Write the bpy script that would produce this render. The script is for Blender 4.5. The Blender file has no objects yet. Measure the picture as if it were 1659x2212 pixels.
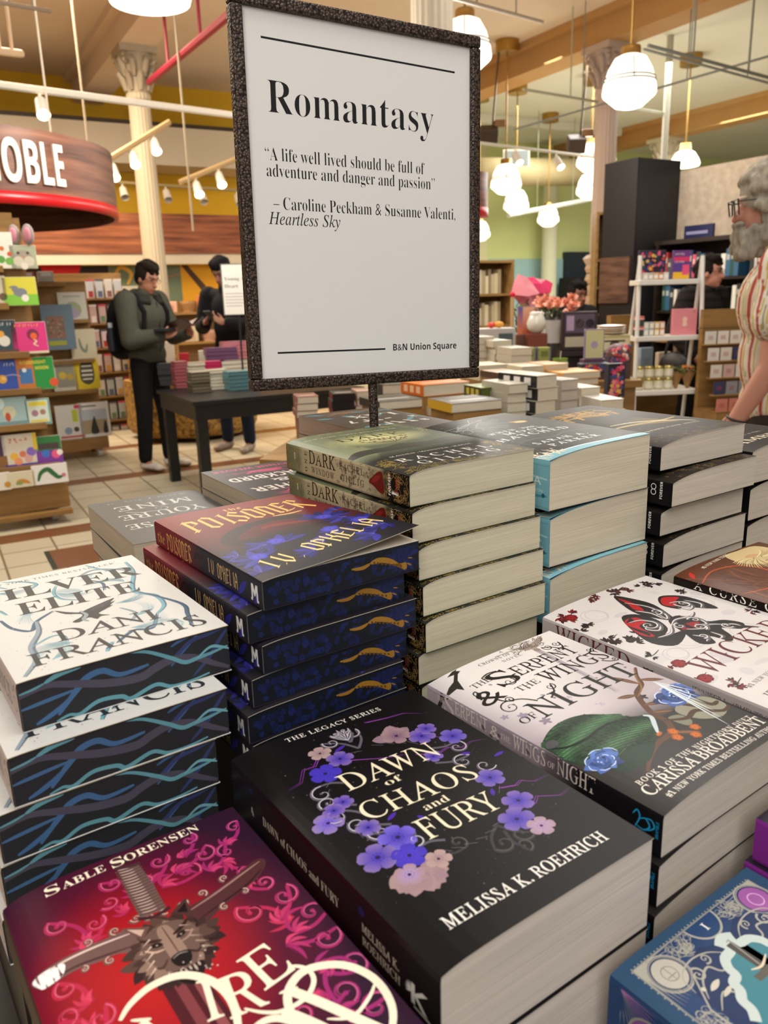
import bpy, bmesh, math, random
from mathutils import Vector, Matrix
S = bpy.context.scene
COLL = S.collection
R = math.radians
# ------------------------------------------------------------------ camera
FPX, PITCH, ROLL, CAMH = 1730.0, R(15.0), R(-1.7), 1.40
cam = bpy.data.cameras.new('camera')
cam.sensor_fit = 'VERTICAL'; cam.sensor_height = 36.0; cam.sensor_width = 27.0
cam.lens = FPX * 36.0 / 2212.0
cam.clip_start = 0.02; cam.clip_end = 100
cam.dof.use_dof = True; cam.dof.focus_distance = 0.78; cam.dof.aperture_fstop = cam.lens / 2.5
cam_ob = bpy.data.objects.new('camera', cam); COLL.objects.link(cam_ob)
_c, _s, _cp, _sp = math.cos(ROLL), math.sin(ROLL), math.cos(PITCH), math.sin(PITCH)
rt, up, fw = Vector((_c, _s*_sp, _s*_cp)), Vector((-_s, _c*_sp, _c*_cp)), Vector((0, _cp, -_sp))
m4 = Matrix.Identity(4)
for i in range(3):
    m4[i][0], m4[i][1], m4[i][2] = rt[i], up[i], -fw[i]
m4[2][3] = CAMH
cam_ob.matrix_world = m4
S.camera = cam_ob
S.view_settings.view_transform = 'Standard'; S.view_settings.look = 'None'
S.view_settings.gamma = 1.0; S.view_settings.use_curve_mapping = False
S.view_settings.exposure = -0.14
# ------------------------------------------------------------------ world and room light
W = bpy.data.worlds.new('store_air'); S.world = W; W.use_nodes = True
W.node_tree.nodes['Background'].inputs[0].default_value = (1.0, 0.94, 0.87, 1)
W.node_tree.nodes['Background'].inputs[1].default_value = 0.36
STORE = R(29.0)                                   # the shop floor's grid is turned against the view
cs, sn = math.cos(STORE), math.sin(STORE)
def st(s, t, z=0.0):                              # shop coordinates -> world
    return Vector((s*cs - t*sn, s*sn + t*cs, z))
def ts(x, y):                                     # world -> shop coordinates
    return (x*cs + y*sn, -x*sn + y*cs)
def area_light(name, loc, size, power, col=(1, .9, .78), size_y=None, target=None, spread=180):
    l = bpy.data.lights.new(name, 'AREA'); l.energy = power; l.color = col; l.size = size
    l.spread = R(spread)
    if size_y: l.shape = 'RECTANGLE'; l.size_y = size_y
    o = bpy.data.objects.new(name, l); COLL.objects.link(o); o.location = loc
    d = Vector(target if target else (loc[0], loc[1], 0)) - Vector(loc)
    o.rotation_euler = d.to_track_quat('-Z', 'Y').to_euler()
    return o
# added area lights for the shop's ceiling lighting, softer than the modelled pendants
area_light('ceiling_light_near', (0.9, 0.4, 4.6), 1.8, 76, (1, .97, .93))
area_light('fill_light_behind', (-0.3, -2.4, 3.5), 2.0, 104, (1, .97, .93), target=(.2, .8, 1.0))  # unseen fill added behind the view to light the front faces
area_light('ceiling_light_middle', (1.6, 4.6, 4.6), 2.0, 145, (1, .97, .92))
area_light('ceiling_light_left', (-3.0, 4.6, 4.6), 1.8, 120, (1, .91, .78))
area_light('ceiling_light_far', (5.0, 15.0, 4.6), 5.0, 760, (1, .98, .92))
area_light('ceiling_light_children', (-4.0, 9.0, 4.5), 2.5, 480, (1, .82, .60))
# ------------------------------------------------------------------ helpers
def lin(h):
    if not isinstance(h, str): return h
    h = h.lstrip('#'); o = []
    for i in (0, 2, 4):
        v = int(h[i:i+2], 16)/255.0
        o.append(v/12.92 if v <= .04045 else ((v+.055)/1.055)**2.4)
    return tuple(o)
def mixc(a, b, t):
    a, b = lin(a), lin(b); t = max(0, min(1, t))
    return tuple(a[i]*(1-t)+b[i]*t for i in range(3))
MATS = {}
def nodes(name):
    m = bpy.data.materials.new(name); m.use_nodes = True
    nt = m.node_tree; b = nt.nodes['Principled BSDF']
    return m, nt, b
def setin(b, **k):
    for n, v in k.items():
        n = n.replace('_', ' ')
        if n in b.inputs: b.inputs[n].default_value = v
def paint(name, rough=.5, spec=.5, metal=0., coat=0., bump=0., bscale=300, var=.0, vscale=(40, 40, 40), trans=0, alpha=1, emis=0):
    """surface whose colour is the printed / painted colour stored on the mesh"""
    if name in MATS: return MATS[name]
    m, nt, b = nodes(name)
    at = nt.nodes.new('ShaderNodeAttribute'); at.attribute_name = 'Col'
    out = at.outputs['Color']
    tc = nt.nodes.new('ShaderNodeTexCoord')
    if var:
        mp = nt.nodes.new('ShaderNodeMapping'); mp.inputs['Scale'].default_value = vscale
        nz = nt.nodes.new('ShaderNodeTexNoise'); nz.inputs['Scale'].default_value = 1; nz.inputs['Detail'].default_value = 4
        nt.links.new(tc.outputs['Object'], mp.inputs[0]); nt.links.new(mp.outputs[0], nz.inputs['Vector'])
        mr = nt.nodes.new('ShaderNodeMapRange'); mr.inputs[1].default_value = .3; mr.inputs[2].default_value = .7
        mr.inputs[3].default_value = 1-var; mr.inputs[4].default_value = 1+var*.4
        nt.links.new(nz.outputs[0], mr.inputs[0])
        mu = nt.nodes.new('ShaderNodeVectorMath'); mu.operation = 'SCALE'
        nt.links.new(out, mu.inputs[0]); nt.links.new(mr.outputs[0], mu.inputs['Scale']); out = mu.outputs[0]
    nt.links.new(out, b.inputs['Base Color'])
    setin(b, Roughness=rough, Metallic=metal, Coat_Weight=coat, Alpha=alpha)
    b.inputs['Specular IOR Level'].default_value = spec
    b.inputs['Coat Roughness'].default_value = .15
    if trans: b.inputs['Transmission Weight'].default_value = trans
    if emis:
        nt.links.new(out, b.inputs['Emission Color']); b.inputs['Emission Strength'].default_value = emis
    if bump:
        n2 = nt.nodes.new('ShaderNodeTexNoise'); n2.inputs['Scale'].default_value = bscale; n2.inputs['Detail'].default_value = 2
        nt.links.new(tc.outputs['Object'], n2.inputs['Vector'])
        bp = nt.nodes.new('ShaderNodeBump'); bp.inputs['Strength'].default_value = bump; bp.inputs['Distance'].default_value = .002
        nt.links.new(n2.outputs[0], bp.inputs['Height']); nt.links.new(bp.outputs[0], b.inputs['Normal'])
    MATS[name] = m
    return m
def pages_mat():
    if 'book_pages' in MATS: return MATS['book_pages']
    m, nt, b = nodes('book_pages')
    tc = nt.nodes.new('ShaderNodeTexCoord')
    at = nt.nodes.new('ShaderNodeAttribute'); at.attribute_name = 'Col'
    def nz(scale, det):
        mp = nt.nodes.new('ShaderNodeMapping'); mp.inputs['Scale'].default_value = scale
        n = nt.nodes.new('ShaderNodeTexNoise'); n.inputs['Scale'].default_value = 1; n.inputs['Detail'].default_value = det
        nt.links.new(tc.outputs['Object'], mp.inputs[0]); nt.links.new(mp.outputs[0], n.inputs['Vector']); return n
    a, c = nz((5, 5, 900), 2), nz((6, 6, 160), 3)
    ad = nt.nodes.new('ShaderNodeMath'); ad.operation = 'ADD'
    nt.links.new(a.outputs[0], ad.inputs[0]); nt.links.new(c.outputs[0], ad.inputs[1])
    mr = nt.nodes.new('ShaderNodeMapRange'); mr.inputs[1].default_value = .6; mr.inputs[2].default_value = 1.4
    mr.inputs[3].default_value = .80; mr.inputs[4].default_value = 1.12
    nt.links.new(ad.outputs[0], mr.inputs[0])
    mu = nt.nodes.new('ShaderNodeVectorMath'); mu.operation = 'SCALE'
    nt.links.new(at.outputs['Color'], mu.inputs[0]); nt.links.new(mr.outputs[0], mu.inputs['Scale'])
    nt.links.new(mu.outputs[0], b.inputs['Base Color'])
    bp = nt.nodes.new('ShaderNodeBump'); bp.inputs['Strength'].default_value = .25; bp.inputs['Distance'].default_value = .0006
    nt.links.new(ad.outputs[0], bp.inputs['Height']); nt.links.new(bp.outputs[0], b.inputs['Normal'])
    setin(b, Roughness=.85); b.inputs['Specular IOR Level'].default_value = .2
    MATS['book_pages'] = m
    return m
def ramp_mat(name, stops, scale, rough=.5, kind='noise', det=4, bump=0, spec=.4, distort=0):
    """two or more colours blended by a stretched procedural texture"""
    if name in MATS: return MATS[name]
    m, nt, b = nodes(name)
    tc = nt.nodes.new('ShaderNodeTexCoord'); mp = nt.nodes.new('ShaderNodeMapping'); mp.inputs['Scale'].default_value = scale
    nt.links.new(tc.outputs['Object'], mp.inputs[0])
    if kind == 'voronoi': t = nt.nodes.new('ShaderNodeTexVoronoi')
    else: t = nt.nodes.new('ShaderNodeTexNoise'); t.inputs['Detail'].default_value = det; t.inputs['Distortion'].default_value = distort
    t.inputs['Scale'].default_value = 1
    nt.links.new(mp.outputs[0], t.inputs['Vector'])
    r = nt.nodes.new('ShaderNodeValToRGB')
    while len(r.color_ramp.elements) < len(stops): r.color_ramp.elements.new(.5)
    for e, (p, c) in zip(r.color_ramp.elements, stops): e.position = p; e.color = (*lin(c), 1)
    nt.links.new(t.outputs[0], r.inputs[0]); nt.links.new(r.outputs[0], b.inputs['Base Color'])
    setin(b, Roughness=rough); b.inputs['Specular IOR Level'].default_value = spec
    if bump:
        bp = nt.nodes.new('ShaderNodeBump'); bp.inputs['Strength'].default_value = bump; bp.inputs['Distance'].default_value = .003
        nt.links.new(t.outputs[0], bp.inputs['Height']); nt.links.new(bp.outputs[0], b.inputs['Normal'])
    MATS[name] = m
    return m
def glow_mat(name, col, strength):
    m, nt, b = nodes(name)
    setin(b, Base_Color=(*lin(col), 1), Roughness=.3)
    b.inputs['Emission Color'].default_value = (*lin(col), 1); b.inputs['Emission Strength'].default_value = strength
    MATS[name] = m
    return m

class MB:
    """collects faces; build() links them as one mesh object"""
    def __init__(s): s.v, s.f, s.c, s.m = [], [], [], []
    def add(s, vs, fs, col, mat=0, M=None):
        n = len(s.v); cf = callable(col); c0 = None if cf else lin(col)
        for p in vs: s.v.append(tuple(M @ Vector(p)) if M is not None else tuple(p))
        for f in fs:
            s.f.append([n+i for i in f]); s.m.append(mat)
            s.c.append([lin(col(i)) for i in f] if cf else c0)
        return s
    def box(s, a, b, col, mat=0, M=None, skip=''):
        x0, y0, z0 = a; x1, y1, z1 = b
        v = [(x0,y0,z0),(x1,y0,z0),(x1,y1,z0),(x0,y1,z0),(x0,y0,z1),(x1,y0,z1),(x1,y1,z1),(x0,y1,z1)]
        F = [(0,3,2,1),(4,5,6,7),(0,1,5,4),(1,2,6,5),(2,3,7,6),(3,0,4,7)]
        return s.add(v, F, col, mat, M)
    def bbox(s, a, b, r, col, mat=0, M=None):
        """box with chamfered edges"""
        bm = bmesh.new(); bmesh.ops.create_cube(bm, size=1)
        for v in bm.verts: v.co = Vector([(a[i]+b[i])/2 + v.co[i]*(b[i]-a[i]) for i in range(3)])
        bmesh.ops.bevel(bm, geom=bm.edges[:], offset=r, segments=2, affect='EDGES', profile=.5)
        s.bm(bm, col, mat, M); bm.free(); return s
    def bm(s, bm, col, mat=0, M=None):
        bm.verts.index_update()
        return s.add([v.co.copy() for v in bm.verts], [[v.index for v in f.verts] for f in bm.faces], col, mat, M)
    def poly(s, pts, col, mat=0, M=None): return s.add(pts, [list(range(len(pts)))], col, mat, M)
    def cyl(s, p0, p1, r0, r1=None, n=12, col='#888888', mat=0, M=None, caps=True):
        r1 = r0 if r1 is None else r1
        p0, p1 = Vector(p0), Vector(p1); d = (p1-p0).normalized()
        a = d.orthogonal().normalized(); b = d.cross(a); vs = []
        for p, r in ((p0, r0), (p1, r1)):
            for i in range(n):
                t = 2*math.pi*i/n; vs.append(p + a*(r*math.cos(t)) + b*(r*math.sin(t)))
        F = [(i, (i+1) % n, n+(i+1) % n, n+i) for i in range(n)]
        if caps: F += [list(range(n-1, -1, -1)), list(range(n, 2*n))]
        return s.add(vs, F, col, mat, M)
    def tube(s, pts, r, n=8, col='#888888', mat=0, M=None):
        rs = r if isinstance(r, (list, tuple)) else [r]*len(pts)
        P = [Vector(p) for p in pts]; vs, F = [], []; a = None
        for i, p in enumerate(P):
            d = ((P[min(i+1, len(P)-1)]-P[max(i-1, 0)])).normalized()
            a = d.orthogonal().normalized() if a is None else (a - d*a.dot(d)).normalized()
            b = d.cross(a)
            for k in range(n):
                t = 2*math.pi*k/n; vs.append(p + a*(rs[i]*math.cos(t)) + b*(rs[i]*math.sin(t)))
        for i in range(len(P)-1):
            for k in range(n):
                F.append((i*n+k, i*n+(k+1) % n, (i+1)*n+(k+1) % n, (i+1)*n+k))
        F += [list(range(n-1, -1, -1)), list(range((len(P)-1)*n, len(P)*n))]
        return s.add(vs, F, col, mat, M)
    def lathe(s, prof, n=24, col='#888888', mat=0, M=None, a0=0, a1=2*math.pi):
        full = abs(a1-a0) > 6.28; k = n if full else n+1; vs, F = [], []
        for r, z in prof:
            for i in range(k):
                t = a0+(a1-a0)*i/n; vs.append((r*math.cos(t), r*math.sin(t), z))
        for j in range(len(prof)-1):
            for i in range(n):
                i2 = (i+1) % k
                F.append((j*k+i, j*k+i2, (j+1)*k+i2, (j+1)*k+i))
        return s.add(vs, F, col, mat, M)
    def ball(s, c, r, col, n=10, mat=0, M=None):
        r = (r, r, r) if not isinstance(r, (tuple, list)) else r
        vs, F = [], []; h = n//2+1
        for j in range(h+1):
            p = math.pi*j/h
            for i in range(n):
                t = 2*math.pi*i/n
                vs.append((c[0]+r[0]*math.sin(p)*math.cos(t), c[1]+r[1]*math.sin(p)*math.sin(t), c[2]+r[2]*math.cos(p)))
        for j in range(h):
            for i in range(n): F.append((j*n+i, (j+1)*n+i, (j+1)*n+(i+1) % n, j*n+(i+1) % n))
        return s.add(vs, F, col, mat, M)
    def mesh(s, name, mats, smooth=False):
        me = bpy.data.meshes.new(name)
        me.from_pydata(s.v, [], s.f); 
        for m in mats: me.materials.append(m)
        at = me.color_attributes.new('Col', 'FLOAT_COLOR', 'CORNER')
        buf = []
        for f, c in zip(s.f, s.c):
            if isinstance(c, list):
                for q in c: buf.extend((*q, 1.0))
            else: buf.extend((*c, 1.0)*len(f))
        at.data.foreach_set('color', buf)
        me.polygons.foreach_set('material_index', s.m)
        if smooth: me.polygons.foreach_set('use_smooth', [True]*len(s.f))
        me.update()
        return me
    def build(s, name, mats, parent=None, smooth=False, loc=None, rotz=0):
        mats = mats if isinstance(mats, (list, tuple)) else [mats]
        o = bpy.data.objects.new(name, s.mesh(name, mats, smooth)); COLL.objects.link(o)
        if parent: o.parent = parent
        if loc is not None: o.location = loc
        if rotz: o.rotation_euler.z = rotz
        return o
def tag(o, label=None, cat=None, group=None, kind=None):
    if label: o['label'] = label
    if cat: o['category'] = cat
    if group: o['group'] = group
    if kind: o['kind'] = kind
    return o
def thing(name, label, cat, loc=(0, 0, 0), rotz=0, group=None):
    o = bpy.data.objects.new(name, None); COLL.objects.link(o); o.empty_display_size = .05
    o.location = tuple(loc)[:3] if len(loc) > 2 else (loc[0], loc[1], 0); o.rotation_euler.z = rotz
    return tag(o, label, cat, group)
def copy_tree(o, loc=None, rotz=None, label=None, parent=None):
    c = o.copy(); COLL.objects.link(c); c.parent = parent
    if loc is not None: c.location = loc
    if rotz is not None: c.rotation_euler.z = rotz
    if label: c['label'] = label
    for ch in list(o.children): copy_tree(ch, parent=c)
    return c
# ------------------------------------------------------------------ lettering
def _map(t, cap, low, dig=None):
    o = ''
    for ch in t:
        if 'A' <= ch <= 'Z': o += chr(cap+ord(ch)-65)
        elif 'a' <= ch <= 'z': o += 'ℎ' if (low == 0x1D44E and ch == 'h') else chr(low+ord(ch)-97)
        elif dig and ch.isdigit(): o += chr(dig+ord(ch)-48)
        else: o += ch
    return o
_TC = {}
def _outline(body, offset, sp):
    cu = bpy.data.curves.new('lettering', 'FONT'); cu.body = body; cu.offset = offset; cu.resolution_u = 3; cu.space_character = sp
    o = bpy.data.objects.new('lettering', cu)
    me = bpy.data.meshes.new_from_object(o)
    vs = [(v.co.x, v.co.y) for v in me.vertices]; fs = [list(p.vertices) for p in me.polygons]
    bpy.data.objects.remove(o); bpy.data.meshes.remove(me); bpy.data.curves.remove(cu)
    return vs, fs
FONTS = {'serif': (0x1D400, 0x1D41A, 0x1D7CE, -.0095), 'serifb': (0x1D400, 0x1D41A, 0x1D7CE, -.003), 'italic': (0x1D434, 0x1D44E, None, 0),
         'sans': (65, 97, None, 0), 'sansb': (0x1D5D4, 0x1D5EE, 0x1D7EC, 0), 'thin': (0x1D434, 0x1D41A, 0x1D7CE, .0), 'caps': (0x1D434, 0x1D41A, 0x1D7CE, .007), 'sign': (0x1D400, 0x1D41A, 0x1D7CE, -.0125)}
UPRIGHT = {'thin': .27, 'caps': .27}        # slope taken out of the slanted capitals
# angular broad-nib capitals, pen strokes on a 1 x 1 box
NIB = {'P': [[(.25,.0),(.25,.92)],[(.05,.85),(.3,1.)],[(.25,.92),(.7,.85),(.8,.62),(.28,.42)],[(.05,.02),(.42,.08)]],
 'O': [[(.2,.12),(.2,.88),(.5,1.)],[(.5,1.),(.82,.85),(.82,.12),(.5,0.),(.2,.12)]],
 'I': [[(.5,.05),(.5,.95)],[(.3,.9),(.62,1.)],[(.36,0.),(.68,.1)]],
 'S': [[(.82,.84),(.5,1.),(.2,.78),(.8,.36),(.78,.14),(.45,0.),(.15,.16)]],
 'N': [[(.22,.0),(.22,.95)],[(.05,.88),(.35,1.),(.78,.82),(.78,.05),(.92,0.)]],
 'E': [[(.28,.1),(.28,.95)],[(.1,.9),(.45,1.),(.82,.9)],[(.28,.52),(.72,.58)],[(.12,.0),(.5,.04),(.85,.12)]],
 'R': [[(.25,.0),(.25,.95)],[(.08,.88),(.55,1.),(.8,.78),(.3,.5)],[(.4,.5),(.75,.12),(.95,-.12)]],
 'V': [[(.15,.95),(.2,.3),(.5,.0),(.82,.25),(.82,.95)],[(.05,.9),(.3,1.)]],
 'H': [[(.2,.0),(.2,1.)],[(.2,.5),(.6,.6),(.8,.45),(.8,-.08)],[(.7,.62),(.8,.98)]],
 'L': [[(.3,.08),(.3,1.)],[(.15,.05),(.5,.0),(.85,.14)]],
 'A': [[(.18,.0),(.2,.72),(.5,1.),(.8,.8),(.8,.0)],[(.2,.45),(.8,.45)]],
 't': [[(.45,.9),(.45,.1),(.7,.0)],[(.2,.68),(.75,.68)]],
 'h': [[(.25,1.),(.25,.0)],[(.25,.55),(.6,.7),(.75,.5),(.7,.0)]],
 'e': [[(.3,.35),(.75,.48),(.55,.7),(.28,.55),(.28,.12),(.5,.0),(.78,.12)]],
 '.': [[(.35,.0),(.5,.1)]]}
def _nib(t, nx=.13, ny=.05):
    vs, fs, x = [], [], 0.0
    for ch in t:
        if ch == ' ': x += .5; continue
        for pl in NIB[ch]:
            for (a, b), (c, d) in zip(pl, pl[1:]):
                L = math.hypot(c-a, d-b); ex, ey = (c-a)/L*.03, (d-b)/L*.03; a -= ex; b -= ey; c += ex; d += ey
                n = len(vs)
                vs += [(x+a-nx*.8, b-ny), (x+a+nx*.8, b+ny), (x+c+nx*.8, d+ny), (x+c-nx*.8, d-ny)]; fs.append([n, n+1, n+2, n+3])
        x += .55 if ch == '.' else (.75 if ch == 'I' else 1.0)
    return vs, fs
def letters(t, font='serif', sp=1.0):
    if font == 'serif' and t == t.upper(): font = 'caps'
    k = (t, font, sp)
    if k not in _TC:
        if font in ('nib', 'nibs'): vs, fs = _nib(t) if font == 'nib' else _nib(t, .085, .035); cap = 1.0; b0 = 0
        else:
            c, l, d, off = FONTS[font]
            vs, fs = _outline(_map(t, c, l, d), off, sp)
            if font in UPRIGHT: vs = [(x-y*UPRIGHT[font], y) for x, y in vs]
            hv, _ = _outline(_map('H', c, l, d), off, 1.0)
            cap = max(p[1] for p in hv); b0 = min(p[1] for p in hv); cap -= b0
        x0 = min(p[0] for p in vs); x1 = max(p[0] for p in vs)
        _TC[k] = ([(p[0]-x0, p[1]-b0) for p in vs], fs, x1-x0, cap)
    return _TC[k]
def spline(pts, n=6, closed=False):
    P = list(pts); out = []; m = len(P)
    rng = range(m) if closed else range(m-1)
    for i in rng:
        a, b, c, d = (P[(i-1) % m], P[i], P[(i+1) % m], P[(i+2) % m]) if closed else (P[max(i-1, 0)], P[i], P[i+1], P[min(i+2, m-1)])
        for j in range(n):
            t = j/n
            out.append(tuple(.5*((2*b[q]) + (-a[q]+c[q])*t + (2*a[q]-5*b[q]+4*c[q]-d[q])*t*t + (-a[q]+3*b[q]-3*c[q]+d[q])*t**3) for q in range(len(b))))
    if not closed: out.append(tuple(P[-1]))
    return out

class Art:
    """flat print in millimetres, later laid over a face of a book or sign"""
    def __init__(s): s.it = []
    def raw(s, vs, fs, col): s.it.append((vs, fs, col)); return s
    def poly(s, pts, col): return s.raw(list(pts), [list(range(len(pts)))], col)
    def blob(s, pts, col, n=4): return s.poly(spline(pts, n, True), col)
    def text(s, t, p0, p1, cap, col, font='serif', sp=1.0):
        vs, fs, w, ch = letters(t, font, sp)
        d = Vector((p1[0]-p0[0], p1[1]-p0[1])); L = d.length; d /= L; q = Vector((-d.y, d.x)); kx, ky = L/w, cap/ch
        return s.raw([(p0[0]+d.x*x*kx+q.x*y*ky, p0[1]+d.y*x*kx+q.y*y*ky) for x, y in vs], fs, col)
    def stroke(s, pts, w, col, n=5, taper=True, closed=False):
        P = spline(pts, n, closed) if n > 1 else list(pts)
        if closed: P = P+[P[0]]
        m = len(P); vs = []
        for i, p in enumerate(P):
            a, b = P[max(i-1, 0)], P[min(i+1, m-1)]; L = math.hypot(b[0]-a[0], b[1]-a[1]) or 1
            nx, ny = -(b[1]-a[1])/L, (b[0]-a[0])/L; t = i/(m-1)
            ww = w/2*(1 if not taper else (math.sin(math.pi*min(1, max(0, .06+.88*t)))**.6 if taper is True else (1-t)**.7+.08))
            vs += [(p[0]+nx*ww, p[1]+ny*ww), (p[0]-nx*ww, p[1]-ny*ww)]
        return s.raw(vs, [[2*i, 2*i+1, 2*i+3, 2*i+2] for i in range(m-1)], col)
    def scroll(s, c, r, a0, turns, w, col, tail=None):
        n = max(10, int(abs(turns)*16)); P = []
        for i in range(n+1):
            t = i/n; a = a0+turns*2*math.pi*t; rr = r*(1-.86*t); P.append((c[0]+rr*math.cos(a), c[1]+rr*math.sin(a)))
        if tail: P = spline([tail, ((tail[0]+P[0][0])/2+(P[0][1]-tail[1])*.12, (tail[1]+P[0][1])/2-(P[0][0]-tail[0])*.12), P[0]], 5)[:-1]+P
        s.stroke(P, w, col, n=1, taper='end')
        e = P[-1]; return s.disc(e, w*.55, col)
    def disc(s, c, r, col, n=12, r2=None, rot=0):
        r2 = r2 or r; pts = []
        for i in range(n):
            t = 2*math.pi*i/n; x, y = r*math.cos(t), r2*math.sin(t)
            pts.append((c[0]+x*math.cos(rot)-y*math.sin(rot), c[1]+x*math.sin(rot)+y*math.cos(rot)))
        return s.poly(pts, col)
    def scribble(s, a, b, h, col, w=None, seed=1):
        """a row of small marks standing for print too fine to read"""
        r = random.Random(seed); L = math.hypot(b[0]-a[0], b[1]-a[1]); n = max(3, int(L/(h*.9))); dx, dy = (b[0]-a[0])/L, (b[1]-a[1])/L
        for i in range(n):
            if r.random() < .14: continue
            x, y = a[0]+dx*L*i/n, a[1]+dy*L*i/n; k = r.choice([(0, 0, 0, 1), (.0, 1, .55, 0), (.1, 0, .5, 1), (0, .5, .55, .55)])
            s.stroke([(x+k[0]*h, y+k[1]*h), (x+k[2]*h+.01, y+k[3]*h)], w or h*.22, col, n=1, taper=False)
            if r.random() < .6: s.stroke([(x+.02*h, y+h*.9), (x+.5*h, y+h*.85)], w or h*.2, col, n=1, taper=False)
        return s
    def ring(s, c, r, w, col, n=28): return s.stroke([(c[0]+r*math.cos(2*math.pi*i/n), c[1]+r*math.sin(2*math.pi*i/n)) for i in range(n)], w, col, n=1, taper=False, closed=True)
    def leaf(s, a, b, w, col, bend=0):
        dx, dy = b[0]-a[0], b[1]-a[1]; L = math.hypot(dx, dy) or .01; nx, ny = -dy/L, dx/L; P = []; Q = []
        for i in range(8):
            t = i/7; ww = w/2*math.sin(math.pi*t)**.8 if 0 < t < 1 else 0; o = bend*math.sin(math.pi*t)
            cx, cy = a[0]+dx*t+nx*o, a[1]+dy*t+ny*o
            P.append((cx+nx*ww, cy+ny*ww)); Q.append((cx-nx*ww, cy-ny*ww))
        return s.poly(P+Q[-2:0:-1], col)
    def flower(s, c, r, ci, co, petals=5, rot=0, sq=1.0, eye='#2a1f4a'):
        for k in range(petals):
            a = rot+2*math.pi*k/petals; P = []
            for t, w in ((.08, .05), (.3, .22), (.6, .42), (.85, .4), (1.0, .2), (1.0, -.2), (.85, -.4), (.6, -.42), (.3, -.22), (.08, -.05)):
                x, y = r*t, r*w
                P.append((c[0]+x*math.cos(a)-y*math.sin(a), c[1]+(x*math.sin(a)+y*math.cos(a))*sq))
            A, B = lin(ci), lin(co)
            cols = [mixc(A, B, (t-.1)/.9) for t in (.08, .3, .6, .85, 1., 1., .85, .6, .3, .08)]
            s.it.append((P, [list(range(10))], (lambda cc: (lambda i: cc[i]))(cols)))
        s.disc(c, r*.13, eye, 8)
        for k in range(9):
            a = rot+.3+k*.7; s.disc((c[0]+r*.3*math.cos(a), c[1]+r*.3*math.sin(a)*sq), r*.035, eye, 5)
        return s
    def emit(s, mb, fn, cuts=(), mat=0, step=2e-6, base=2e-5, cutsv=(), bounds=None):
        BB, LY = [], []
        for vs, fs, col in s.it:                      # ink laid over ink rises one layer
            a0, a1 = min(p[0] for p in vs), max(p[0] for p in vs); b0, b1 = min(p[1] for p in vs), max(p[1] for p in vs); ly = 0
            for (c0, c1, d0, d1), q in zip(BB, LY):
                if q >= ly and a0 < c1 and c0 < a1 and b0 < d1 and d0 < b1: ly = q+1
            BB.append((a0, a1, b0, b1)); LY.append(ly)
        for k, (vs, fs, col) in zip(LY, s.it):
            h = base+k*step
            over = bounds and (min(p[0] for p in vs) < bounds[0]*1000 or max(p[0] for p in vs) > bounds[1]*1000 or min(p[1] for p in vs) < bounds[2]*1000 or max(p[1] for p in vs) > bounds[3]*1000)
            if not cuts and not cutsv and not over:
                mb.add([fn(p[0]/1000, p[1]/1000, h) for p in vs], fs, col, mat); continue
            bm = bmesh.new(); lay = bm.verts.layers.float_vector.new('c') if callable(col) else None
            BV = []
            for i, p in enumerate(vs):
                v = bm.verts.new((p[0]/1000, p[1]/1000, 0)); BV.append(v)
                if lay: v[lay] = Vector(col(i))
            for f in fs:
                try: bm.faces.new([BV[i] for i in f])
                except ValueError: pass
            xs = [p[0]/1000 for p in vs]; lo, hi = min(xs), max(xs); ys = [p[1]/1000 for p in vs]; lo2, hi2 = min(ys), max(ys)
            for c in cuts:
                if lo < c < hi: bmesh.ops.bisect_plane(bm, geom=bm.verts[:]+bm.edges[:]+bm.faces[:], plane_co=(c, 0, 0), plane_no=(1, 0, 0))
            for c in cutsv:
                if lo2 < c < hi2: bmesh.ops.bisect_plane(bm, geom=bm.verts[:]+bm.edges[:]+bm.faces[:], plane_co=(0, c, 0), plane_no=(0, 1, 0))
            if over:                                  # trim print at the edge of its face
                for i, q in enumerate(bounds):
                    no = ((-1, 0, 0), (1, 0, 0), (0, -1, 0), (0, 1, 0))[i]; co = (q, 0, 0) if i < 2 else (0, q, 0)
                    bmesh.ops.bisect_plane(bm, geom=bm.verts[:]+bm.edges[:]+bm.faces[:], plane_co=co, plane_no=no, clear_outer=True)
            bm.verts.index_update()
            cc = [tuple(v[lay]) for v in bm.verts] if lay else None
            mb.add([fn(v.co.x, v.co.y, h) for v in bm.verts], [[v.index for v in f.verts] for f in bm.faces],
                   (lambda q: (lambda i: q[i]))(cc) if cc else col, mat)
            bm.free()
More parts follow.
